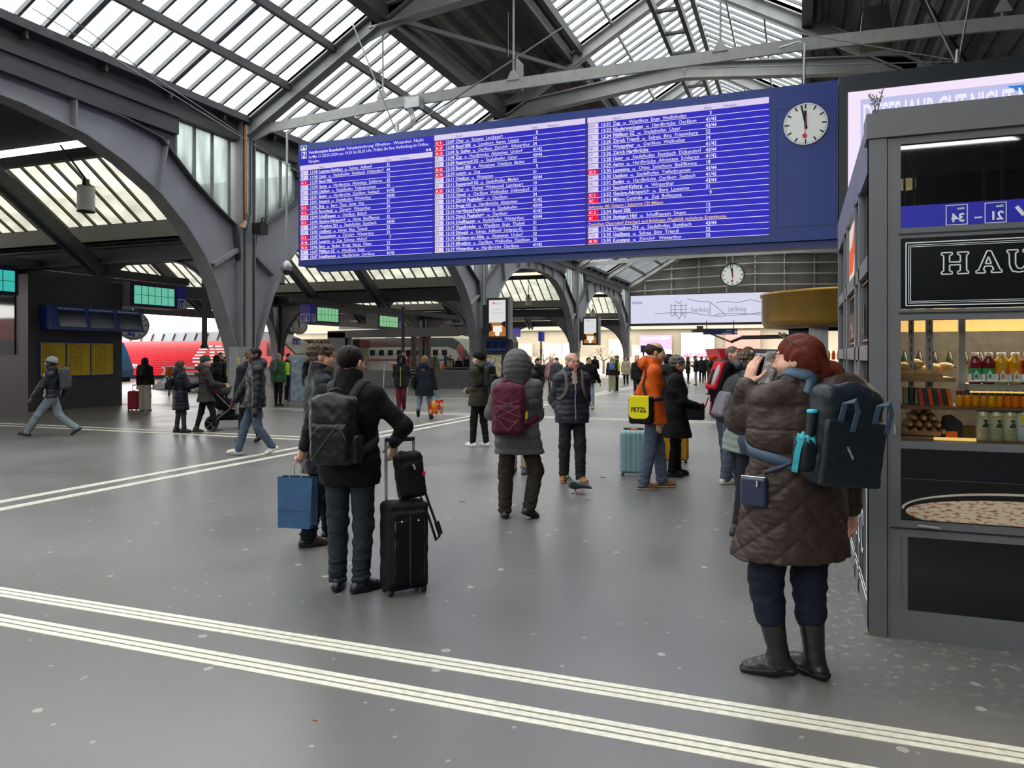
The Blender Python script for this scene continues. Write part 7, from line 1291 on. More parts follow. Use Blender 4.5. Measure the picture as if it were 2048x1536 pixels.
G44=person('bald man in a black jacket behind the raised hand',(1058,806),1.70,60,skin='pink',hair=None,top=dict(hx='#17181c',t=.02,hem=.46),legs=dict(hx='#15161a'))
G45=person('person in a pale pink padded jacket beyond the navy puffer',(1103,786),1.62,200,skin='pink',hair=('bob','#a89878'),top=dict(hx='#c48a96',t=.028,hem=.46,style='puffer',sp=.1,amp=.008),legs=dict(hx='#4a4450'))
G46=person('person in a dark flat cap beside the pink jacket',(1113,800),1.60,190,hair=('short','#2a201a'),hat=('cap','#17181b'),top=dict(hx='#4a4450',t=.02,hem=.46,hood='down'),legs=dict(hx='#1c1e22'))
G47=person('red-faced man in a dark blue jacket just behind the navy puffer',(1154,806),1.70,175,skin='ruddy',hair=('short','#3a2c24'),top=dict(hx='#182234',t=.02,hem=.46),legs=dict(hx='#1c1e22'))
G48=person('person in a black fleece over a green plaid shirt and pale jeans',(1177,817),1.64,172,skin='tan',hair=('short','#2c241e'),top=dict(hx='#0c0c0d',t=.03,hem=.50,wide=1.1),legs=dict(hx='#8ba3ba',denim=1,kn=.014,an=.022),shoes=dict(hx='#b08c60',sole='#8a7050'),L=(-.08,.18,0,0,0),R=(.08,-.12,0,12,.02),extra=None,hl=(-.24,.0,.47))
G49=person('distant man in black walking toward the street in khaki trousers',(1190,760),1.68,0,hair=('short','#17181a'),top=dict(hx='#101012',t=.03,hem=.47),legs=dict(hx='#6b6038'),L=(-.07,-.16,0,20,.04),R=(.07,.16,0,0,0))
G50=person('blonde woman in pale trousers with a light blue backpack',(1224,784),1.62,8,hair=('long','#a88a58'),top=dict(hx='#3a2226',t=.02,hem=.49),legs=dict(hx='#a5a884',kn=.02,an=.03),shoes=dict(hx='#c8c8c4'))
G51=person('worker in a yellow vest talking to the blonde woman',(1234,783),1.70,-70,skin='ruddy',hair=('short','#6a5a4a'),top=dict(hx='#1b1c20',t=.02,hem=.46),extra='#c0e02c',legs=dict(hx='#15161a'))
G52=person('woman with long dark hair in a cream coat under the last column',(1252,771),1.62,195,hair=('long','#1a1412'),top=dict(hx='#b8aa94',t=.022,hem=.38),legs=dict(hx='#121316'))
G53=person('bald man in a dark grey jacket just behind the orange jacket',(1274,797),1.66,160,skin='ruddy',hair=None,top=dict(hx='#26272a',t=.022,hem=.44),legs=dict(hx='#2a3242'))
G54=person('long-haired woman in a black coat beyond the curly-haired woman',(1376,767),1.64,100,hair=('long','#6a4c34'),top=dict(hx='#121316',t=.022,hem=.38),legs=dict(hx='#141518'))
G55=person('man in a black jacket and grey trousers looking down at his phone',(1392,771),1.68,-80,skin='tan',hair=('short','#1c1714'),top=dict(hx='#1a1b1f',t=.022,hem=.47),legs=dict(hx='#8a8a88'),hl=(-.03,.17,.68),hr=(.03,.17,.68),head=(0,18,0))
G56=person('distant person in black beside the man with the phone',(1403,766),1.64,30,hair=('short','#17181a'),top=dict(hx='#15161a',t=.024,hem=.44),legs=dict(hx='#17181c'))
G57=person('distant person in a dark coat just left of the orange beanie',(1413,764),1.66,180,hair=('short','#2a2420'),top=dict(hx='#2a2622',t=.024,hem=.40),legs=dict(hx='#2c2822'))
# ================================================================ THINGS PEOPLE CARRY
bp(G1,'large black leather backpack on the man with the black suitcase','#141517',(.33,.17,.48),up=-.135,side=-.02,rough=.42,tc='#34363a',strapw=.06)
cen,back,x,u,Rb,base,o,t,vx=G1.bp; m=MB(o); a=cen+back*.135-u*.2-x*.12; m.tube([a,a+x*.2+u*.26],.0025,6); m.build('slanted_zip',mat('zip_grey','#8c8c8c'),t)
S=Solid(); S.box(cen+x*.16-u*.13,(.035,.06,.10),.03,Rb,.01); S.disp=lambda P,Q:wrinkle(P,40,2)*.003; pnet(S,.0075,base,'side_pocket',MATS['pack_141517s'],t)
bp(G3,'maroon backpack with bungee cords on the grey puffer coat','#5e1f33',(.34,.18,.52),up=-.13,side=-.08,rough=.6,tc='#6b2740')
cen,back,x,u,Rb,base,o,t,vx=G3.bp; m=MB(o); F_=lambda a,b:cen+back*(.145-abs(a)*.12)+x*a+u*b
for a,b in (((-.1,.10),(.1,.04)),((.1,.10),(-.1,.04)),((-.1,.04),(.11,-.06)),((.11,.04),(-.1,-.06)),((-.11,-.08),(0,-.20)),((.11,-.08),(0,-.20)),((-.1,-.06),(.1,-.12))): m.tube([F_(*a),(F_(*a)+F_(*b))/2+back*.02,F_(*b)],.003,6)
m.build('bungee_cord',mat('cord_mauve','#8a5060',.6),t)
q=cen+x*.17-u*.06; c=carry(G3,'yellow_pouch','small yellow pouch tucked in the side of the maroon backpack','pouch',q); m=MB(q); m.box(q-V3(.025,.02,.03),q+V3(.025,.02,.04)); m.tube([q-V3(0,.022,.03),q-V3(.0,.025,.075)],.006,6); m.build('pouch_body',plain('pouch_yellow','#d8c01c',.5),c)
bp(W1,'dark teal backpack hanging off the shoulder of the red-haired woman','#132733',(.36,.16,.50),up=-.045,side=.035,tilt=4,rough=.45,pocket=False,legs=False,handle=False,gap=.01)
cen,back,x,u,Rb,base,o,t,vx=W1.bp; tm2=MATS['pack_132733s']; x2,u2=Rb@V3(1,0,0),Rb@V3(0,0,1)
S=Solid(); S.box(cen+back*.085-u2*.08,(.172,.025,.165),.02,Rb,.01); S.disp=lambda P,Q:wrinkle(P,30,2)*.003; S.slack=.005; pk=pnet(S,.0075,base,'front_pocket',tm2,t)
m=MB(o); a=cen+back*.115-u2*.05-x2*.05; m.tube([a,a+x2*.035-u2*.05],.008,8); m.tube([a,a+u2*.006],.010,10); m.build('zip_pull',M['chrome'],pk)
lb=cloth('strap_lightblue','#3c6488',.5)
m=MB(o)
for s in (-.10,.09):
    a=cen+back*.10+u2*.09+x2*s; P=[a-u2*.03,a+back*.02+u2*.07,a+back*.05+u2*.09+x2*.03,a+back*.04+u2*.04+x2*.06,a+back*.02-u2*.06+x2*.06]; m.strap(P,[back]*5,.026,.006)
m.build('grab_handle',lb,t)
pstrap(W1,o,[cen+u*.24-x*.12-back*.08,W1.J['nb']+u*.10-x*.02+back*.12,W1.J['shL']*.5+W1.J['nb']*.5+u*.11+back*.03,W1.J['shL']*.6+W1.J['nb']*.4+u*.08-back*.10,W1.J['ch']-x*.14-back*.17,W1.J['ch']-x*.24-u*.10-back*.02,cen-x*.16-u*.18-back*.08],.055,'shoulder_strap',lb,t,n=40)
q=cen-x2*.20-u2*.10; S=Solid(); S.box(q,(.05,.055,.085),.035,Rb,.01); pnet(S,.0075,base,'side_pocket',tm2,t)
q2=q+u2*.06; c=carry(W1,'folding_umbrella','turquoise folding umbrella in the side pocket of the teal backpack','umbrella',q2); m=MB(q2); a=q2+u2*.03+back*.02; m.tube([a,a+u2*.115],[.022,.024],14); m.build('handle',blk,c); m=MB(q2); m.lathe(a+u2*.115,[(.0255,0),(.0265,.01),(.022,.016),(0,.016)],18); m.build('end_cap',plain('turquoise','#2ab0bc',.4),c)
S=Solid(); S.ell(q2+u2*.0,(.05,.05,.045),Rb,.01); S.disp=lambda P,Q:.010*np.sin(P[:,0]*180+P[:,2]*40)*np.sin(P[:,1]*170); S.slack=.012; pnet(S,.006,q2,'folded_canopy',mat('turquoise_cloth','#1f9aa4',.6,var=.2,scale=30),c); m=MB(q2); a=q-x2*.05+u2*.07+back*.03; m.strap([a,a-u2*.06-x2*.012,a-u2*.16-x2*.016],[-x2+back]*3,.028,.006); m.build('wrist_loop',MATS['turquoise_cloth'],c)
# purse of the red-haired woman
hipL=W1.J['Pc']-W1.Rt@V3(1,0,0)*.285+V3(0,0,.02)+V3(0,-.07,0); b_=V3(*hipL)-V3(0,0,.09); c=carry(W1,'crossbody_purse','small navy leather crossbody purse at the side of the brown coat','purse',b_); 
S=Solid(); S.box(hipL,(.032,.068,.075),.016,rot('z',38),.01).box(hipL+rot('z',38)@V3(.032,0,0),(.016,.064,.072),.012,rot('z',38),.01); pnet(S,.006,b_,'purse_body',mat('purse_leather','#262f48',.35,var=.08,scale=20,coat=.1),c); m=MB(b_); R_=rot('z',38); a=hipL+R_@V3(-.02,-.062,.076); m.tube([a,hipL+R_@V3(-.02,.062,.076)],.004,6); m.tube([hipL+R_@V3(-.04,-.03,.06),hipL+R_@V3(-.042,-.03,.03)],.007,8); m.build('zip',M['chrome'],c)
sp_=pstrap(W1,b_,[hipL+V3(.03,-.03,.10),W1.J['Pc']-x*.11+u*.20+back*.2,W1.J['ch']-x*.02+back*.2,W1.J['ch']+x*.06+u*.12+back*.19,W1.J['shR']*.5+W1.J['nb']*.5+u*.10],.022,'strap',mat('strap_navy','#1c2438',.5),c,n=34)
q=V3(*W1.Jk.onto(W1.J['Pc']-x*.11+u*.20+back*.2,.014)); m=MB(b_); G_=Face(Vector(q),Vector(x),Vector(u)); G_.frame(m,-.02,-.02,.02,.02,.005,.006,.004); m.build('buckle',M['chrome'],c)
# scrunchie, sunglasses on the head, phone
q=W1.hp(.035,-.105,-.045); c=None; m=MB(); pts=[Vector(q+W1.Rh@V3(.045*math.cos(t_),.012*math.sin(t_*3),.04*math.sin(t_))) for t_ in [2*math.pi*k/24 for k in range(25)]]; m.tube(pts,[.013+.003*(k%2) for k in range(25)],8); m.build('hair_scrunchie',mat('scrunchie_speckle','#4a463c',.8,var=.9,scale=160),W1.root)
q=W1.hp(0,.03,.125); c=carry(W1,'reading_glasses','dark-framed glasses pushed up on the red hair','glasses',q); m=MB(q); 
for s in (-1,1): m.tube([Vector(W1.hp(s*(.034+.024*math.cos(t_)),.055+.012*math.sin(t_),.122+.014*math.sin(t_))) for t_ in [2*math.pi*k/14 for k in range(15)]],.003,6); m.tube([W1.hp(s*.058,.055,.122),W1.hp(s*.088,.0,.09),W1.hp(s*.09,-.05,.05)],.003,6)
m.build('frame',mat('spectacle_frame','#2a2220',.3,var=0),c)
def phone(p,sd,label,off=(0,0,0),hx='#17181a'):
    J=p.J; h=J['hand'+sd]; d=J['hd'+sd]; n=J['hn'+sd]; th=J['th'+sd]; c0=h+d*.03+n*.012+V3(*off); q=c0; c=carry(p,'mobile_phone',label,'phone',q); m=MB(q); e=Face(Vector(c0),Vector(th),Vector(d)); 
    for (nm,h0,t_,mt_,k) in (('case',.0,.009,plain('phone_'+hx[1:],hx,.3),0),('screen',.0015,.0015,plain('phone_screen','#0a0c10',.1),.004)): m=MB(q); e.rect(m,-.036+k,-.07+k,.036-k,.075-k,h0,t_); m.build(nm,mt_,c)
phone(W1,'L','mobile phone held to the ear of the red-haired woman',hx='#b9bcc4'); phone(G21,'L','dark phone in the hand of the man in the black puffer jacket'); phone(G55,'R','phone held by the distant man in grey trousers')
# blue paper bag
h=G2.J['handR']+G2.J['hdR']*.03; b_=V3(h[0],h[1],h[2]-.58); c=carry(G2,'paper_bag','blue paper carrier bag hanging from the hand of the man with the scarf','bag',b_); Rg=rot('z',50); P=lambda a,b,z:b_+Rg@V3(a,b,z)
m=MB(b_); w0,d0,w1,d1=.15,.075,.165,.055; B4=[P(-w0,-d0,0),P(w0,-d0,0),P(w0,d0,0),P(-w0,d0,0)]; T4=[P(-w1,-d1,.44),P(w1,-d1,.44),P(w1,d1,.44),P(-w1,d1,.44)]; mid=[P(-w0*.98,-d0*1.05,.16),P(w0*.98,-d0*1.05,.16),P(w0*.93,0,.2),P(w0*.98,d0*1.05,.16),P(-w0*.98,d0*1.05,.16),P(-w0*.93,0,.2)]
vs=B4+T4+[P(w1*.86,0,.44),P(-w1*.86,0,.44)]+[P(w0*.93,0,.02),P(-w0*.93,0,.02)]
m.add(vs,[(3,2,1,0),(0,1,5,4),(2,3,7,6),(1,10,8,5),(10,2,6,8),(3,11,9,7),(11,0,4,9)]); m.build('bag_body',mat('bag_blue','#2a5078',.55,var=.12,scale=8,bump=.15),c)
m=MB(b_); m.add([p_*1.0 for p_ in T4]+[P(-w1,-d1,.40),P(w1,-d1,.40),P(w1,d1,.40),P(-w1,d1,.40)],[(4,5,1,0),(6,7,3,2)]); m.strap([P(-w0*.99,-d0*1.02,.155),P(w0*.99,-d0*1.02,.155)],[Rg@V3(0,-1,0)]*2,.004,.004); m.build('crease',mat('bag_blue_dark','#20405f',.6),c)
for s in (-1,1): m=MB(b_); m.tube([P(-.06,s*d1*.9,.43),P(-.05,s*d1*.6,.52),Vector(h)-Vector((0,0,.004)),P(.05,s*d1*.6,.52),P(.06,s*d1*.9,.43)],.004,6); m.build('cord_handle',mat('paper_cord','#b8a888',.8),c)
q=G2.J['handL']; 
# black suitcase and the bag on it
def suitcase(foot,phi,size,label,hx,soft=True,handle=.42,hxh=.0,ribs=0,trim='#1a1a1c',bars=None):
    w,d,h=size; pos=PF(*foot); t=empty('suitcase',pos,YAW-math.radians(phi),label=label,cat='suitcase'); S=Solid(); S.box((0,0,.035+h/2),(w/2,d/2,h/2),.035 if soft else .05,None,.02)
    if soft: S.box((0,-d*.42,.03+h*.50),(w*.42,d*.2,h*.42),.03,None,.012); S.disp=lambda P,Q:wrinkle(P,26,2)*.003; S.slack=.004
    if ribs: S.disp=lambda P,Q:.005*(np.cos(P[:,0]*2*np.pi/(w/ribs))>.2)*(np.abs(P[:,0])<w*.42); S.slack=.006
    b=pnet(S,.007 if pos.length<8 else .009,(0,0,0),'shell',cloth('case_'+hx[1:],hx,.65 if soft else .4,.08,18),t)
    m=MB()
    for s in (-1,1): m.tube([(s*w*.34,d*.42,h*.9),(s*w*.34,d*.42,h+handle)],.011,8)
    m.build('telescopic_pole',M['chrome'],t); m=MB(); m.tube([(-w*.36,d*.42,h+handle),(w*.36,d*.42,h+handle)],.017,10); m.build('grip',blk,t)
    for sx in (-1,1):
        for sy in (-1,1): m=MB(); m.lathe((sx*w*.40-.014,sy*d*.32,.028),[(.0,0),(.028,0),(.028,.028),(0,.028)],14,axis='x'); m.build('wheel',blk,t)
    m=MB(); m.tube([(-w*.12,0,h+.03),(-w*.1,0,h+.055),(w*.1,0,h+.055),(w*.12,0,h+.03)],.011,8); m.build('top_handle',plain('case_trim_'+trim[1:],trim),t)
    if soft: m=MB(); m.tube([(0,-d*.63,.08),(0,-d*.63,h*.92)],.004,6); m.tube([(-w*.34,-d*.6,.1),(-w*.35,-d*.6,h*.86),(w*.35,-d*.6,h*.86),(w*.34,-d*.6,.1)],.005,6); m.build('seam_piping',plain('seam_grey','#3a3a3d'),t); 
    if soft: m=MB(); [m.lathe((s*w*.2,-d*.62,h*.86),[(.008,0),(.008,.006),(0,.006)],10,axis='y') for s in (-1,1)]; m.build('stud',M['chrome'],t)
    return t
sc=suitcase((808,1183),-28,(.31,.21,.62),'black soft suitcase with its handle pulled out, beside the man with the backpack','#121214',handle=.47)
R_=rot('z',math.degrees(YAW)+28); sw=lambda a,b,z:Vector(PF(808,1183))+Vector(R_@V3(a,b,z))
q=sw(.05,.02,.665); c=empty('laptop_bag',q,YAW+math.radians(28),label='black laptop bag perched on top of the black suitcase'); c['category']='bag'
S=Solid(); S.box((0,0,.17),(.10,.06,.165),.03,rot('y',-8),.02).box((.02,-.05,.15),(.075,.02,.12),.015,rot('y',-8),.01); S.cap((-.07,0,.33),(.08,0,.29),.02,k=.02); S.disp=lambda P,Q:wrinkle(P,30,4)*.004; S.slack=.005; pnet(S,.0075,(0,0,0),'bag_body',cloth('bag_black','#131315',.7),c)
m=MB(); m.tube([(.0,-.075,.26),(.015,-.078,.22)],.009,8); m.build('zip_pull',M['chrome'],c); m=MB(); m.box((.07,-.085,.17),(.09,-.075,.2)); m.build('red_tag',plain('tag_red','#c41c24'),c); m=MB(); P=[(.09,-.03,.1),(.12,-.06,-.02),(.17,-.09,-.18),(.19,-.11,-.27),(.15,-.14,-.29),(.10,-.12,-.12),(.05,-.09,.02)]; m.strap(P,[(.7,-.7,.2)]*7,.03,.006); m.strap([(.17,-.1,-.17),(.195,-.115,-.26)],[(.7,-.7,.1)]*2,.055,.016); m.build('shoulder_strap',cloth('bag_black','#131315'),c)
# yellow shoulder bag of the man in orange
hb=G7.J['Pc']+V3(.25,-.17,.05); b_=hb-V3(0,0,.2); c=carry(G7,'messenger_bag','black messenger bag with a bright yellow flap on the man in orange','bag',b_); Rm=rot('z',0)@rot('z',-25)
S=Solid(); S.box(hb-V3(0,0,.02),(.075,.15,.17),.04,Rm,.02); S.disp=lambda P,Q:wrinkle(P,26,1)*.004; S.slack=.005; pnet(S,.009,b_,'bag_body',cloth('bag_black','#131315',.7),c)
Fb=Face(Vector(hb+Rm@V3(.082,0,0)),Vector(Rm@V3(0,1,0)),Vector((0,0,1))); pts=[(-.125,.155),(-.128,-.06)]+[(-.128+.06*(1-math.cos(a)) ,-.06-.06*math.sin(a)) for a in (.5,1.0,1.57)]+[(.128-.06*(1-math.cos(a)),-.06-.06*math.sin(a)) for a in (1.57,1.0,.5)]+[(.128,-.06),(.125,.155)]
m=MB(b_); Fb.poly(m,pts,.012,.012); m.add([Fb.p(-.125,.155,.012),Fb.p(.125,.155,.012),Fb.p(.12,.165,-.06),Fb.p(-.12,.165,-.06)],[(0,1,2,3)]); fl=m.build('flap',plain('flap_yellow','#d9cf12',.3,coat=.2),c); m=MB(b_); Fb.text(m,'PETZL',0,-.035,.082,.03,.016,align='c',fit=.2); m.build('lettering',blk,fl)
pstrap(G7,b_,[hb+V3(-.02,-.10,.14),G7.J['ch']+V3(.12,-.16,-.02),G7.J['shR']*.75+G7.J['nb']*.25+V3(0,-.02,.08),G7.J['ch']+V3(.05,.16,.1),G7.J['Pc']+V3(.20,.12,.14),hb+V3(-.02,.1,.14)],.045,'strap',blk,c)
ts=suitcase((1268,950),6,(.40,.25,.60),'turquoise hard-shell suitcase behind the man in orange','#72b0b4',soft=False,handle=.05,ribs=6,trim='#d8602c')
ys=suitcase((1350,924),10,(.42,.26,.50),'yellow hard-shell suitcase behind the woman in the long black coat','#b98a1c',soft=False,handle=.1,ribs=5,trim='#141414')
hb=G8.J['Pc']+V3(.12,.24,.02); b_=hb-V3(0,0,.13); c=carry(G8,'handbag','black shoulder handbag in front of the woman in the long black coat','handbag',b_); S=Solid(); S.box(hb,(.06,.15,.12),.035,rot('z',0),.02); S.disp=lambda P,Q:wrinkle(P,26,1)*.004; S.slack=.005; pnet(S,.01,b_,'bag_body',mat('handbag_leather','#121214',.4,var=.1,scale=20),c); pstrap(G8,b_,[hb+V3(0,-.06,.11),G8.J['ch']+V3(.14,.12,.0),G8.J['shR']*.75+G8.J['nb']*.25+V3(0,0,.08),G8.J['ch']+V3(.1,-.16,.02)],.03,'strap',MATS['handbag_leather'],c)
m=MB(b_); a=Vector(hb)+Vector((.03,.16,.08)); m.strap([a,a+Vector((0,.04,.12)),a+Vector((0,.08,.05)),a+Vector((0,.06,-.12))],[(1,0,0)]*4,.02,.006); m.build('red_strap',plain('strap_red','#b01c30'),c)
# packs of the queue
bp(G9,'red and white backpack on the man bending forward','#141416',(.26,.16,.46),up=-.02,rough=.6,hx2='#b81a2c',tc='#1c1c1e')
cen,back,x,u,Rb,base,o,t,vx=G9.bp; S=Solid(); S.box(cen+back*.095,(.12,.03,.20),.03,Rb,.01); rp=pnet(S,.01,base,'red_panel',cloth('pack_red','#c81c30',.55),t); S=Solid(); S.ell(cen+back*.115+x*.055,(.05,.03,.16),Rb,.01); pnet(S,.01,base,'white_panel',cloth('pack_white','#b8b8b4',.6),t); S=Solid(); S.box(cen+back*.122-x*.03-u*.03,(.035,.012,.11),.01,Rb,.005); pnet(S,.009,base,'mesh_pocket',cloth('pack_mesh','#1c1c1e',.7),t)
bp(G10,'drooping grey and cream backpack on the white-haired woman','#25282d',(.27,.17,.46),up=-.05,hx2='#77717c',tc='#1c1e22',side=.02)
cen,back,x,u,Rb,base,o,t,vx=G10.bp; m=MB(o); E_=[cen+back*.02+x*.14*math.cos(a)+u*.24*math.sin(a)+back*.09 for a in np.linspace(0,2*math.pi,25)]; m.strap(E_,[back]*25,.03,.012); 0
q=G10.J['Pc']+V3(.30,-.02,.03); b_=q-V3(0,0,.15); c=carry(G10,'duffel_bag','slate blue bag with pale paw prints below the sage green jacket','bag',b_); S=Solid(); S.ell(q,(.10,.19,.14),None,.02).box(q-V3(0,0,.03),(.09,.15,.10),.05,None,.03); S.disp=lambda P,Q:wrinkle(P,24,5)*.006; S.slack=.008; pnet(S,.009,b_,'bag_body',cloth('duffel_slate','#3f5266',.55,.15,14),c); Fp=Face(Vector(q+V3(.103,0,-.02)),(0,1,0),(0,0,1)); m=MB(b_)
for dx,dz in ((-.04,.0),(.05,-.02)):
    Fp.disc(m,dx,dz,.018,.012,.01,14)
    for k in range(4): Fp.disc(m,dx-.024+.016*k,dz+.028+(.008 if k in(1,2) else 0),.007,.012,.01,10)
m.build('paw_print_logo',whitep,c); m=MB(b_); m.strap([q+V3(.06,-.14,.08),q+V3(.07,-.1,.28),q+V3(.02,.0,.38),q+V3(.07,.1,.28),q+V3(.06,.14,.08)],[(1,0,.2)]*5,.035,.006); m.build('carry_strap',cloth('strap_teal','#1f6474',.5),c)
q=G9.J['wrR']*.5+G9.J['wrL']*.5+V3(0,.08,.05); c=carry(G9,'folded_leaflet','mustard coloured leaflet in the hands of the man bending forward','leaflet',q); m=MB(q); m.add([Vector(q)+Vector(v) for v in ((-.1,0,-.05),(.1,0,-.05),(.1,.05,.1),(-.1,.05,.1),(-.1,.006,-.05),(.1,.006,-.05),(.1,.056,.1),(-.1,.056,.1))],[(0,3,2,1),(4,5,6,7),(0,1,5,4),(1,2,6,5),(2,3,7,6),(3,0,4,7)]); m.build('paper',mat('leaflet_mustard','#8a6a1c',.6),c)
# others' packs
bp(G6,'grey backpack straps and pack on the man in the navy puffer','#2c2c2e',(.28,.14,.42),tc='#6a625c',strapw=.05)
bp(G4,'black backpack on the man in the olive parka','#131416',(.28,.15,.42),rough=.45)
bp(G20,'grey backpack on the man in the striped beanie','#4e5058',(.28,.16,.46),rough=.6,tc='#1c1d20')
bp(G23,'small black backpack on the woman with the red suitcase','#0f0f10',(.26,.13,.36),rough=.5)
bp(G24,'little black leather backpack on the woman in the navy puffer coat','#141414',(.24,.14,.28),up=-.10,side=-.08,rough=.4)
bp(G29,'grey backpack on the man in the bright green jacket','#6a6e70',(.26,.13,.38))
bp(G26,'black backpack on the woman in the long black coat by the column','#202226',(.28,.15,.40),side=.08)
bp(G50,'light blue backpack on the blonde woman','#2f88b8',(.28,.14,.36))
suitcase((268,820),10,(.34,.22,.56),'red suitcase with the woman in white trousers','#a0142a',soft=False,handle=.22,ribs=5)
q=G23.J['handL']; c=carry(G23,'paper_sheet','white paper in the hand of the woman with the red suitcase','paper',q); m=MB(q); m.add([Vector(q)+Vector(v) for v in ((-.08,0,.05),(.1,-.03,-.04),(.08,.02,-.12),(-.1,.05,-.03),(-.08,0,.053),(.1,-.03,-.037),(.08,.02,-.117),(-.1,.05,-.027))],[(0,3,2,1),(4,5,6,7),(0,1,5,4),(1,2,6,5),(2,3,7,6),(3,0,4,7)]); m.build('sheet',whitep,c)
h=G36.J['handR']+G36.J['hdR']*.03; b_=V3(h[0],h[1],h[2]-.56); c=carry(G36,'shopping_bag','colourful red and yellow shopping bag held by the woman in the blue coat','bag',b_); Rg=rot('z',-20); P=lambda a,b,z:b_+Rg@V3(a,b,z); m=MB(b_); m.hexa([P(-.17,-.07,0),P(.17,-.07,0),P(.17,.07,0),P(-.17,.07,0),P(-.18,-.09,.40),P(.18,-.09,.40),P(.18,.09,.40),P(-.18,.09,.40)])
def fruit():
    mm=bpy.data.materials.new('fruit_print'); mm.use_nodes=True; n=mm.node_tree.nodes; l=mm.node_tree.links; v=n.new('ShaderNodeTexVoronoi'); v.inputs['Scale'].default_value=11; tc=n.new('ShaderNodeTexCoord'); l.new(tc.outputs['Object'],v.inputs['Vector']); r=n.new('ShaderNodeValToRGB'); e=r.color_ramp.elements; e[0].color=(*lin('#c8241c'),1); e[1].color=(*lin('#3a9a9c'),1); e[1].position=.95
    for p_,h_ in ((.3,'#d8a81c'),(.5,'#d86a1c'),(.7,'#8aa83c'),(.82,'#d8c890')): k=e.new(p_); k.color=(*lin(h_),1)
    r.color_ramp.interpolation='CONSTANT'; s_=n.new('ShaderNodeSeparateColor'); l.new(v.outputs['Color'],s_.inputs[0]); l.new(s_.outputs[0],r.inputs[0]); l.new(r.outputs[0],n['Principled BSDF'].inputs['Base Color']); n['Principled BSDF'].inputs['Roughness'].default_value=.4; return mm
m.build('bag_body',fruit(),c); m=MB(b_); [m.strap([P(-.07,s*.085,.38),P(-.05,s*.05,.5),P(0,0,.57),P(.05,s*.05,.5),P(.07,s*.085,.38)],[Rg@V3(0,-1,0)]*5,.025,.006) for s in (-1,1)]; m.build('blue_handle',plain('handle_blue','#3a86b8'),c)
q=G36.J['Pc']+V3(-.27,-.02,.12); b_=q-V3(0,0,.15); c=carry(G36,'shoulder_bag','black shoulder bag on the other side of the woman in the blue coat','bag',b_); S=Solid(); S.box(q,(.06,.14,.15),.05,None,.02); pnet(S,.018,b_,'bag_body',cloth('bag_black','#131315'),c); m=MB(b_); m.strap([q+V3(0,.08,.12),q+V3(.08,.03,.45),q+V3(0,-.08,.12)],[(-1,0,.3)]*3,.03,.008); m.strap([q+V3(0,0,-.13),q+V3(.04,.0,-.38)],[(-1,0,0)]*2,.03,.008); m.build('strap',cloth('bag_black','#131315'),c)
q=G25.J['Pc']+V3(.06,.22,.06); b_=q-V3(0,0,.1); c=carry(G25,'shoulder_bag','burgundy shoulder bag on the person pushing the stroller','bag',b_); S=Solid(); S.box(q,(.05,.1,.09),.03,None,.02); pnet(S,.014,b_,'bag_body',cloth('bag_burgundy','#4a1c20',.5),c); pstrap(G25,b_,[q+V3(0,-.05,.08),G25.J['ch']+V3(.08,-.1,0),G25.J['shL']*.6+G25.J['nb']*.4+V3(0,-.06,.06),G25.J['ch']+V3(-.06,.14,.08),q+V3(0,.05,.08)],.03,'strap',cloth('bag_burgundy','#4a1c20'),c)
# stroller
g=PF(457,858); t=empty('stroller',g,YAW-math.radians(70),label='black stroller with a green hood and shopping under the seat'); t['category']='stroller'
def wheel(par,c_,r,w,nm='wheel'):
    m=MB(); m.lathe(c_,[(r*.78,-w/2),(r,-w/2),(r*1.02,0),(r,w/2),(r*.78,w/2),(r*.78,-w/2)],24,axis='x'); a=m.build(nm,blk,par); m=MB(); m.lathe(c_,[(.0,-w*.4),(r*.2,-w*.4),(r*.2,w*.4),(0,w*.4)],12,axis='x')
    for k in range(5): an=k*2*math.pi/5; m.bar(Vector(c_),Vector(c_)+Vector((0,r*.8*math.cos(an),r*.8*math.sin(an))),.02,.03,up=(1,0,0))
    m.build('hub_spokes',M['grey'],a)
for sx in (-.27,.27): wheel(t,(sx,-.36,.15),.15,.05); wheel(t,(sx*.9,.36,.13),.13,.05)
m=MB()
for s in (-1,1): m.tube([(s*.24,-.36,.15),(s*.25,.05,.5),(s*.25,.34,.42),(s*.24,.36,.14)],.016,8); m.tube([(s*.25,.05,.5),(s*.25,-.42,1.0)],.016,8)
m.tube([(-.27,-.36,.15),(.27,-.36,.15)],.014,8); m.tube([(-.25,.36,.16),(.25,.36,.16)],.014,8); m.build('frame',M['grey'],t); m=MB(); m.tube([(-.25,-.42,1.0),(.25,-.42,1.0)],.02,10); m.build('push_handle',blk,t)
S=Solid(); S.box((0,-.05,.58),(.24,.22,.14),.06,rot('x',-14),.03).box((0,-.22,.72),(.23,.10,.2),.05,rot('x',20),.05); pnet(S,.02,(0,0,0),'seat',cloth('stroller_black','#101012',.8),t); S=Solid(); S.ell((0,-.12,.82),(.26,.30,.24),None,.02).cut((0,0,-1),-.80).ell((0,.05,.78),(.22,.30,.2),None,.02,1); pnet(S,.018,(0,0,0),'hood',cloth('stroller_green','#22382c',.7),t)
S=Solid(); S.box((0,0,.28),(.2,.26,.06),.03,None,.02); bk_=pnet(S,.02,(0,0,0),'basket',cloth('stroller_black','#101012'),t); q=g+Vector(rot('z',math.degrees(YAW)-70)@V3(0,.02,.33)); S=Solid(); S.ell((0,0,.07),(.14,.18,.08)); e=empty('green_bag',q,label='green cloth bag in the basket under the stroller seat',cat='bag'); S.disp=lambda P,Q:wrinkle(P,22,1)*.012; S.slack=.012; pnet(S,.018,(0,0,0),'bag_body',cloth('bag_green','#2c5a44',.7),e)
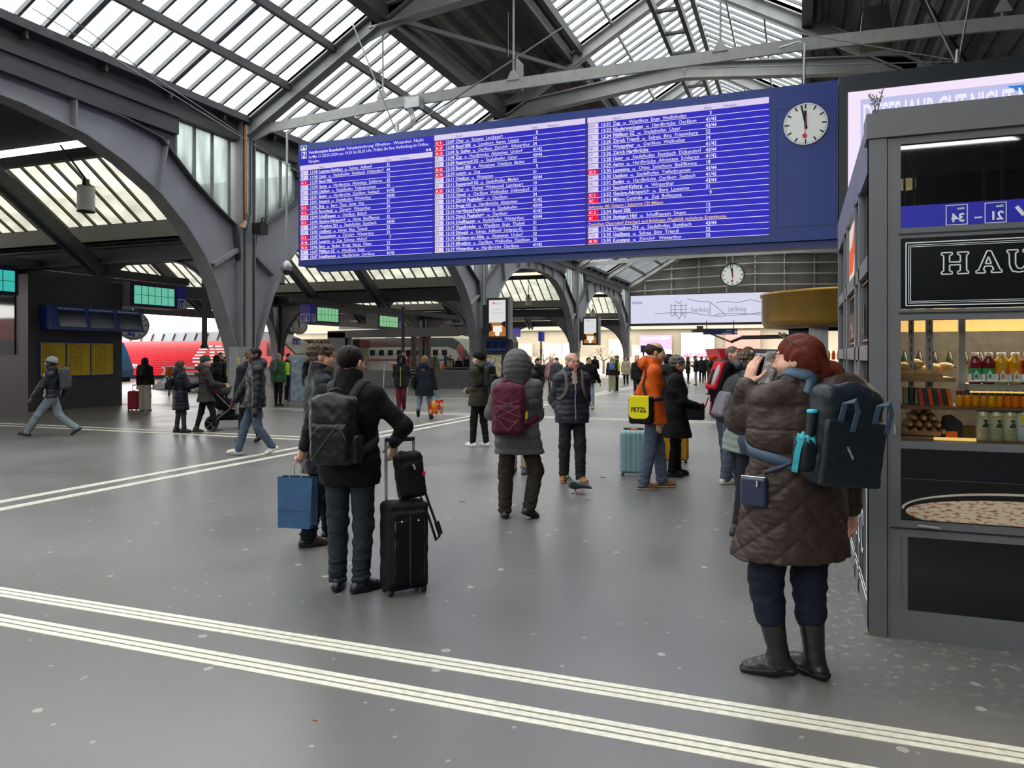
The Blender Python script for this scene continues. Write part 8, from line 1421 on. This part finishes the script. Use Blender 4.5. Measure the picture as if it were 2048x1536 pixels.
q=g+Vector(rot('z',math.degrees(YAW)-70)@V3(.05,-.46,.86)); e=empty('white_bag',q,label='white plastic bag hanging from the stroller handle',cat='bag'); S=Solid(); S.ell((0,0,0),(.12,.12,.14)).cap((0,0,.1),(0,.03,.16),.04,.02,.04); S.disp=lambda P,Q:wrinkle(P,26,1)*.014; S.slack=.014; pnet(S,.016,(0,0,0),'bag_body',plain('plastic_white','#b8b4b8',.4),e)
# blue knapsack prints, pigeons
def pigeon(foot,phi,label,s=1.0):
    pos=PF(*foot); t=empty('pigeon',pos,YAW-math.radians(phi),label=label,cat='pigeon'); d=pos.length; v=.004 if d<10 else .01
    S=Solid(); S.ell((0,0,.115),(.05,.095,.055),rot('x',-12),.03).cap((0,.055,.125),(0,.088,.195),.04,.021,.03).ell((0,.096,.212),(.019,.024,.019),None,.012).cap((0,.115,.21),(0,.134,.203),.006,.002,.006).cap((0,-.08,.105),(0,-.185,.082),.032,.014,.03,V3(1,0,0),1.5)
    for sx in (-1,1): S.cap((sx*.018,.005,.075),(sx*.018,.005,.05),.014,.007,.01)
    gm_=mat('pigeon_grey','#3b3f44',.5,var=.25,scale=30); gn=mat('pigeon_neck','#46584f',.35,var=.2,scale=40); wh_=mat('pigeon_wing','#26272b',.55,var=.5,scale=45)
    b=pnet(S,v,(0,0,0),'body',[gm_,gn,plain('eye_orange','#a0501c',.2)],t,lambda C:np.where(np.hypot(C[:,1]-.103,C[:,2]-.215)<.0045,2,np.where(C[:,2]>.14,1,0)))
    for sx in (-1,1):
        W_=Solid(); W_.cap((sx*.042,.03,.125),(sx*.022,-.165,.098),.038,.012,.02,V3(0,.2,1),1.0).cut((sx,0,0),.06 if sx>0 else .06); W_.ell((sx*.0,0,.1),(.036,.2,.05),None,.01,1); pnet(W_,v,(0,0,0),'wing',wh_,t)
        m=MB(); y=.028*sx+.005; m.tube([(sx*.018,.005,.055),(sx*.018,y*.5+.004,.03),(sx*.018,y,.006)],.0045,6)
        for a in (-.6,0,.6): m.tube([(sx*.018,y,.006),(sx*.018+.03*math.sin(a),y+.034*math.cos(a),.003)],[.004,.002],6)
        m.tube([(sx*.018,y,.006),(sx*.018,y-.018,.003)],[.004,.002],6); m.build('leg',plain('pigeon_pink','#b0485a',.5),t)
pigeon((1152,988),-78,'dark grey pigeon walking in front of the man in the navy puffer'); pigeon((1066,945),80,'second pigeon partly hidden by the legs of the grey puffer coat'); pigeon((1418,793),70,'tiny distant pigeon near the woman in the orange beanie')
q=PF(1731,1267); m=MB(q); m.tube([q+Vector((-.012,0,.005)),q+Vector((.010,.006,.005))],.004,8); m.build('cigarette_butt',plain('filter_tan','#c09858',.8),loc=q,label='cigarette butt on the floor by the kiosk corner',cat='cigarette butt')
random.seed(11)
for px,py,l in ((925,1004,'dry leaf on the floor left of the grey puffer coat'),(1489,1014,'dry leaf on the floor by the dark trousers'),(1206,955,'dry leaf on the floor right of the pigeon'),(630,1441,'tiny red scrap on the floor at the front')):
    q=PF(px,py); m=MB(q); a=random.uniform(0,6); sz_=.3 if 'scrap' in l else 1; P=[q+sz_*Vector((.035*math.cos(t)*(1.4 if k%2 else 1),.02*math.sin(t),.004+.004*math.sin(2*t))) for k,t in enumerate([a+2*math.pi*i/8 for i in range(8)])]; m.prism(P,(0,0,.002)); m.build('scrap' if 'scrap' in l else 'dry_leaf',plain('scrap_red','#b03030') if 'scrap' in l else mat('leaf_brown','#7a6a50',.8),loc=q,label=l,cat='scrap' if 'scrap' in l else 'leaf')
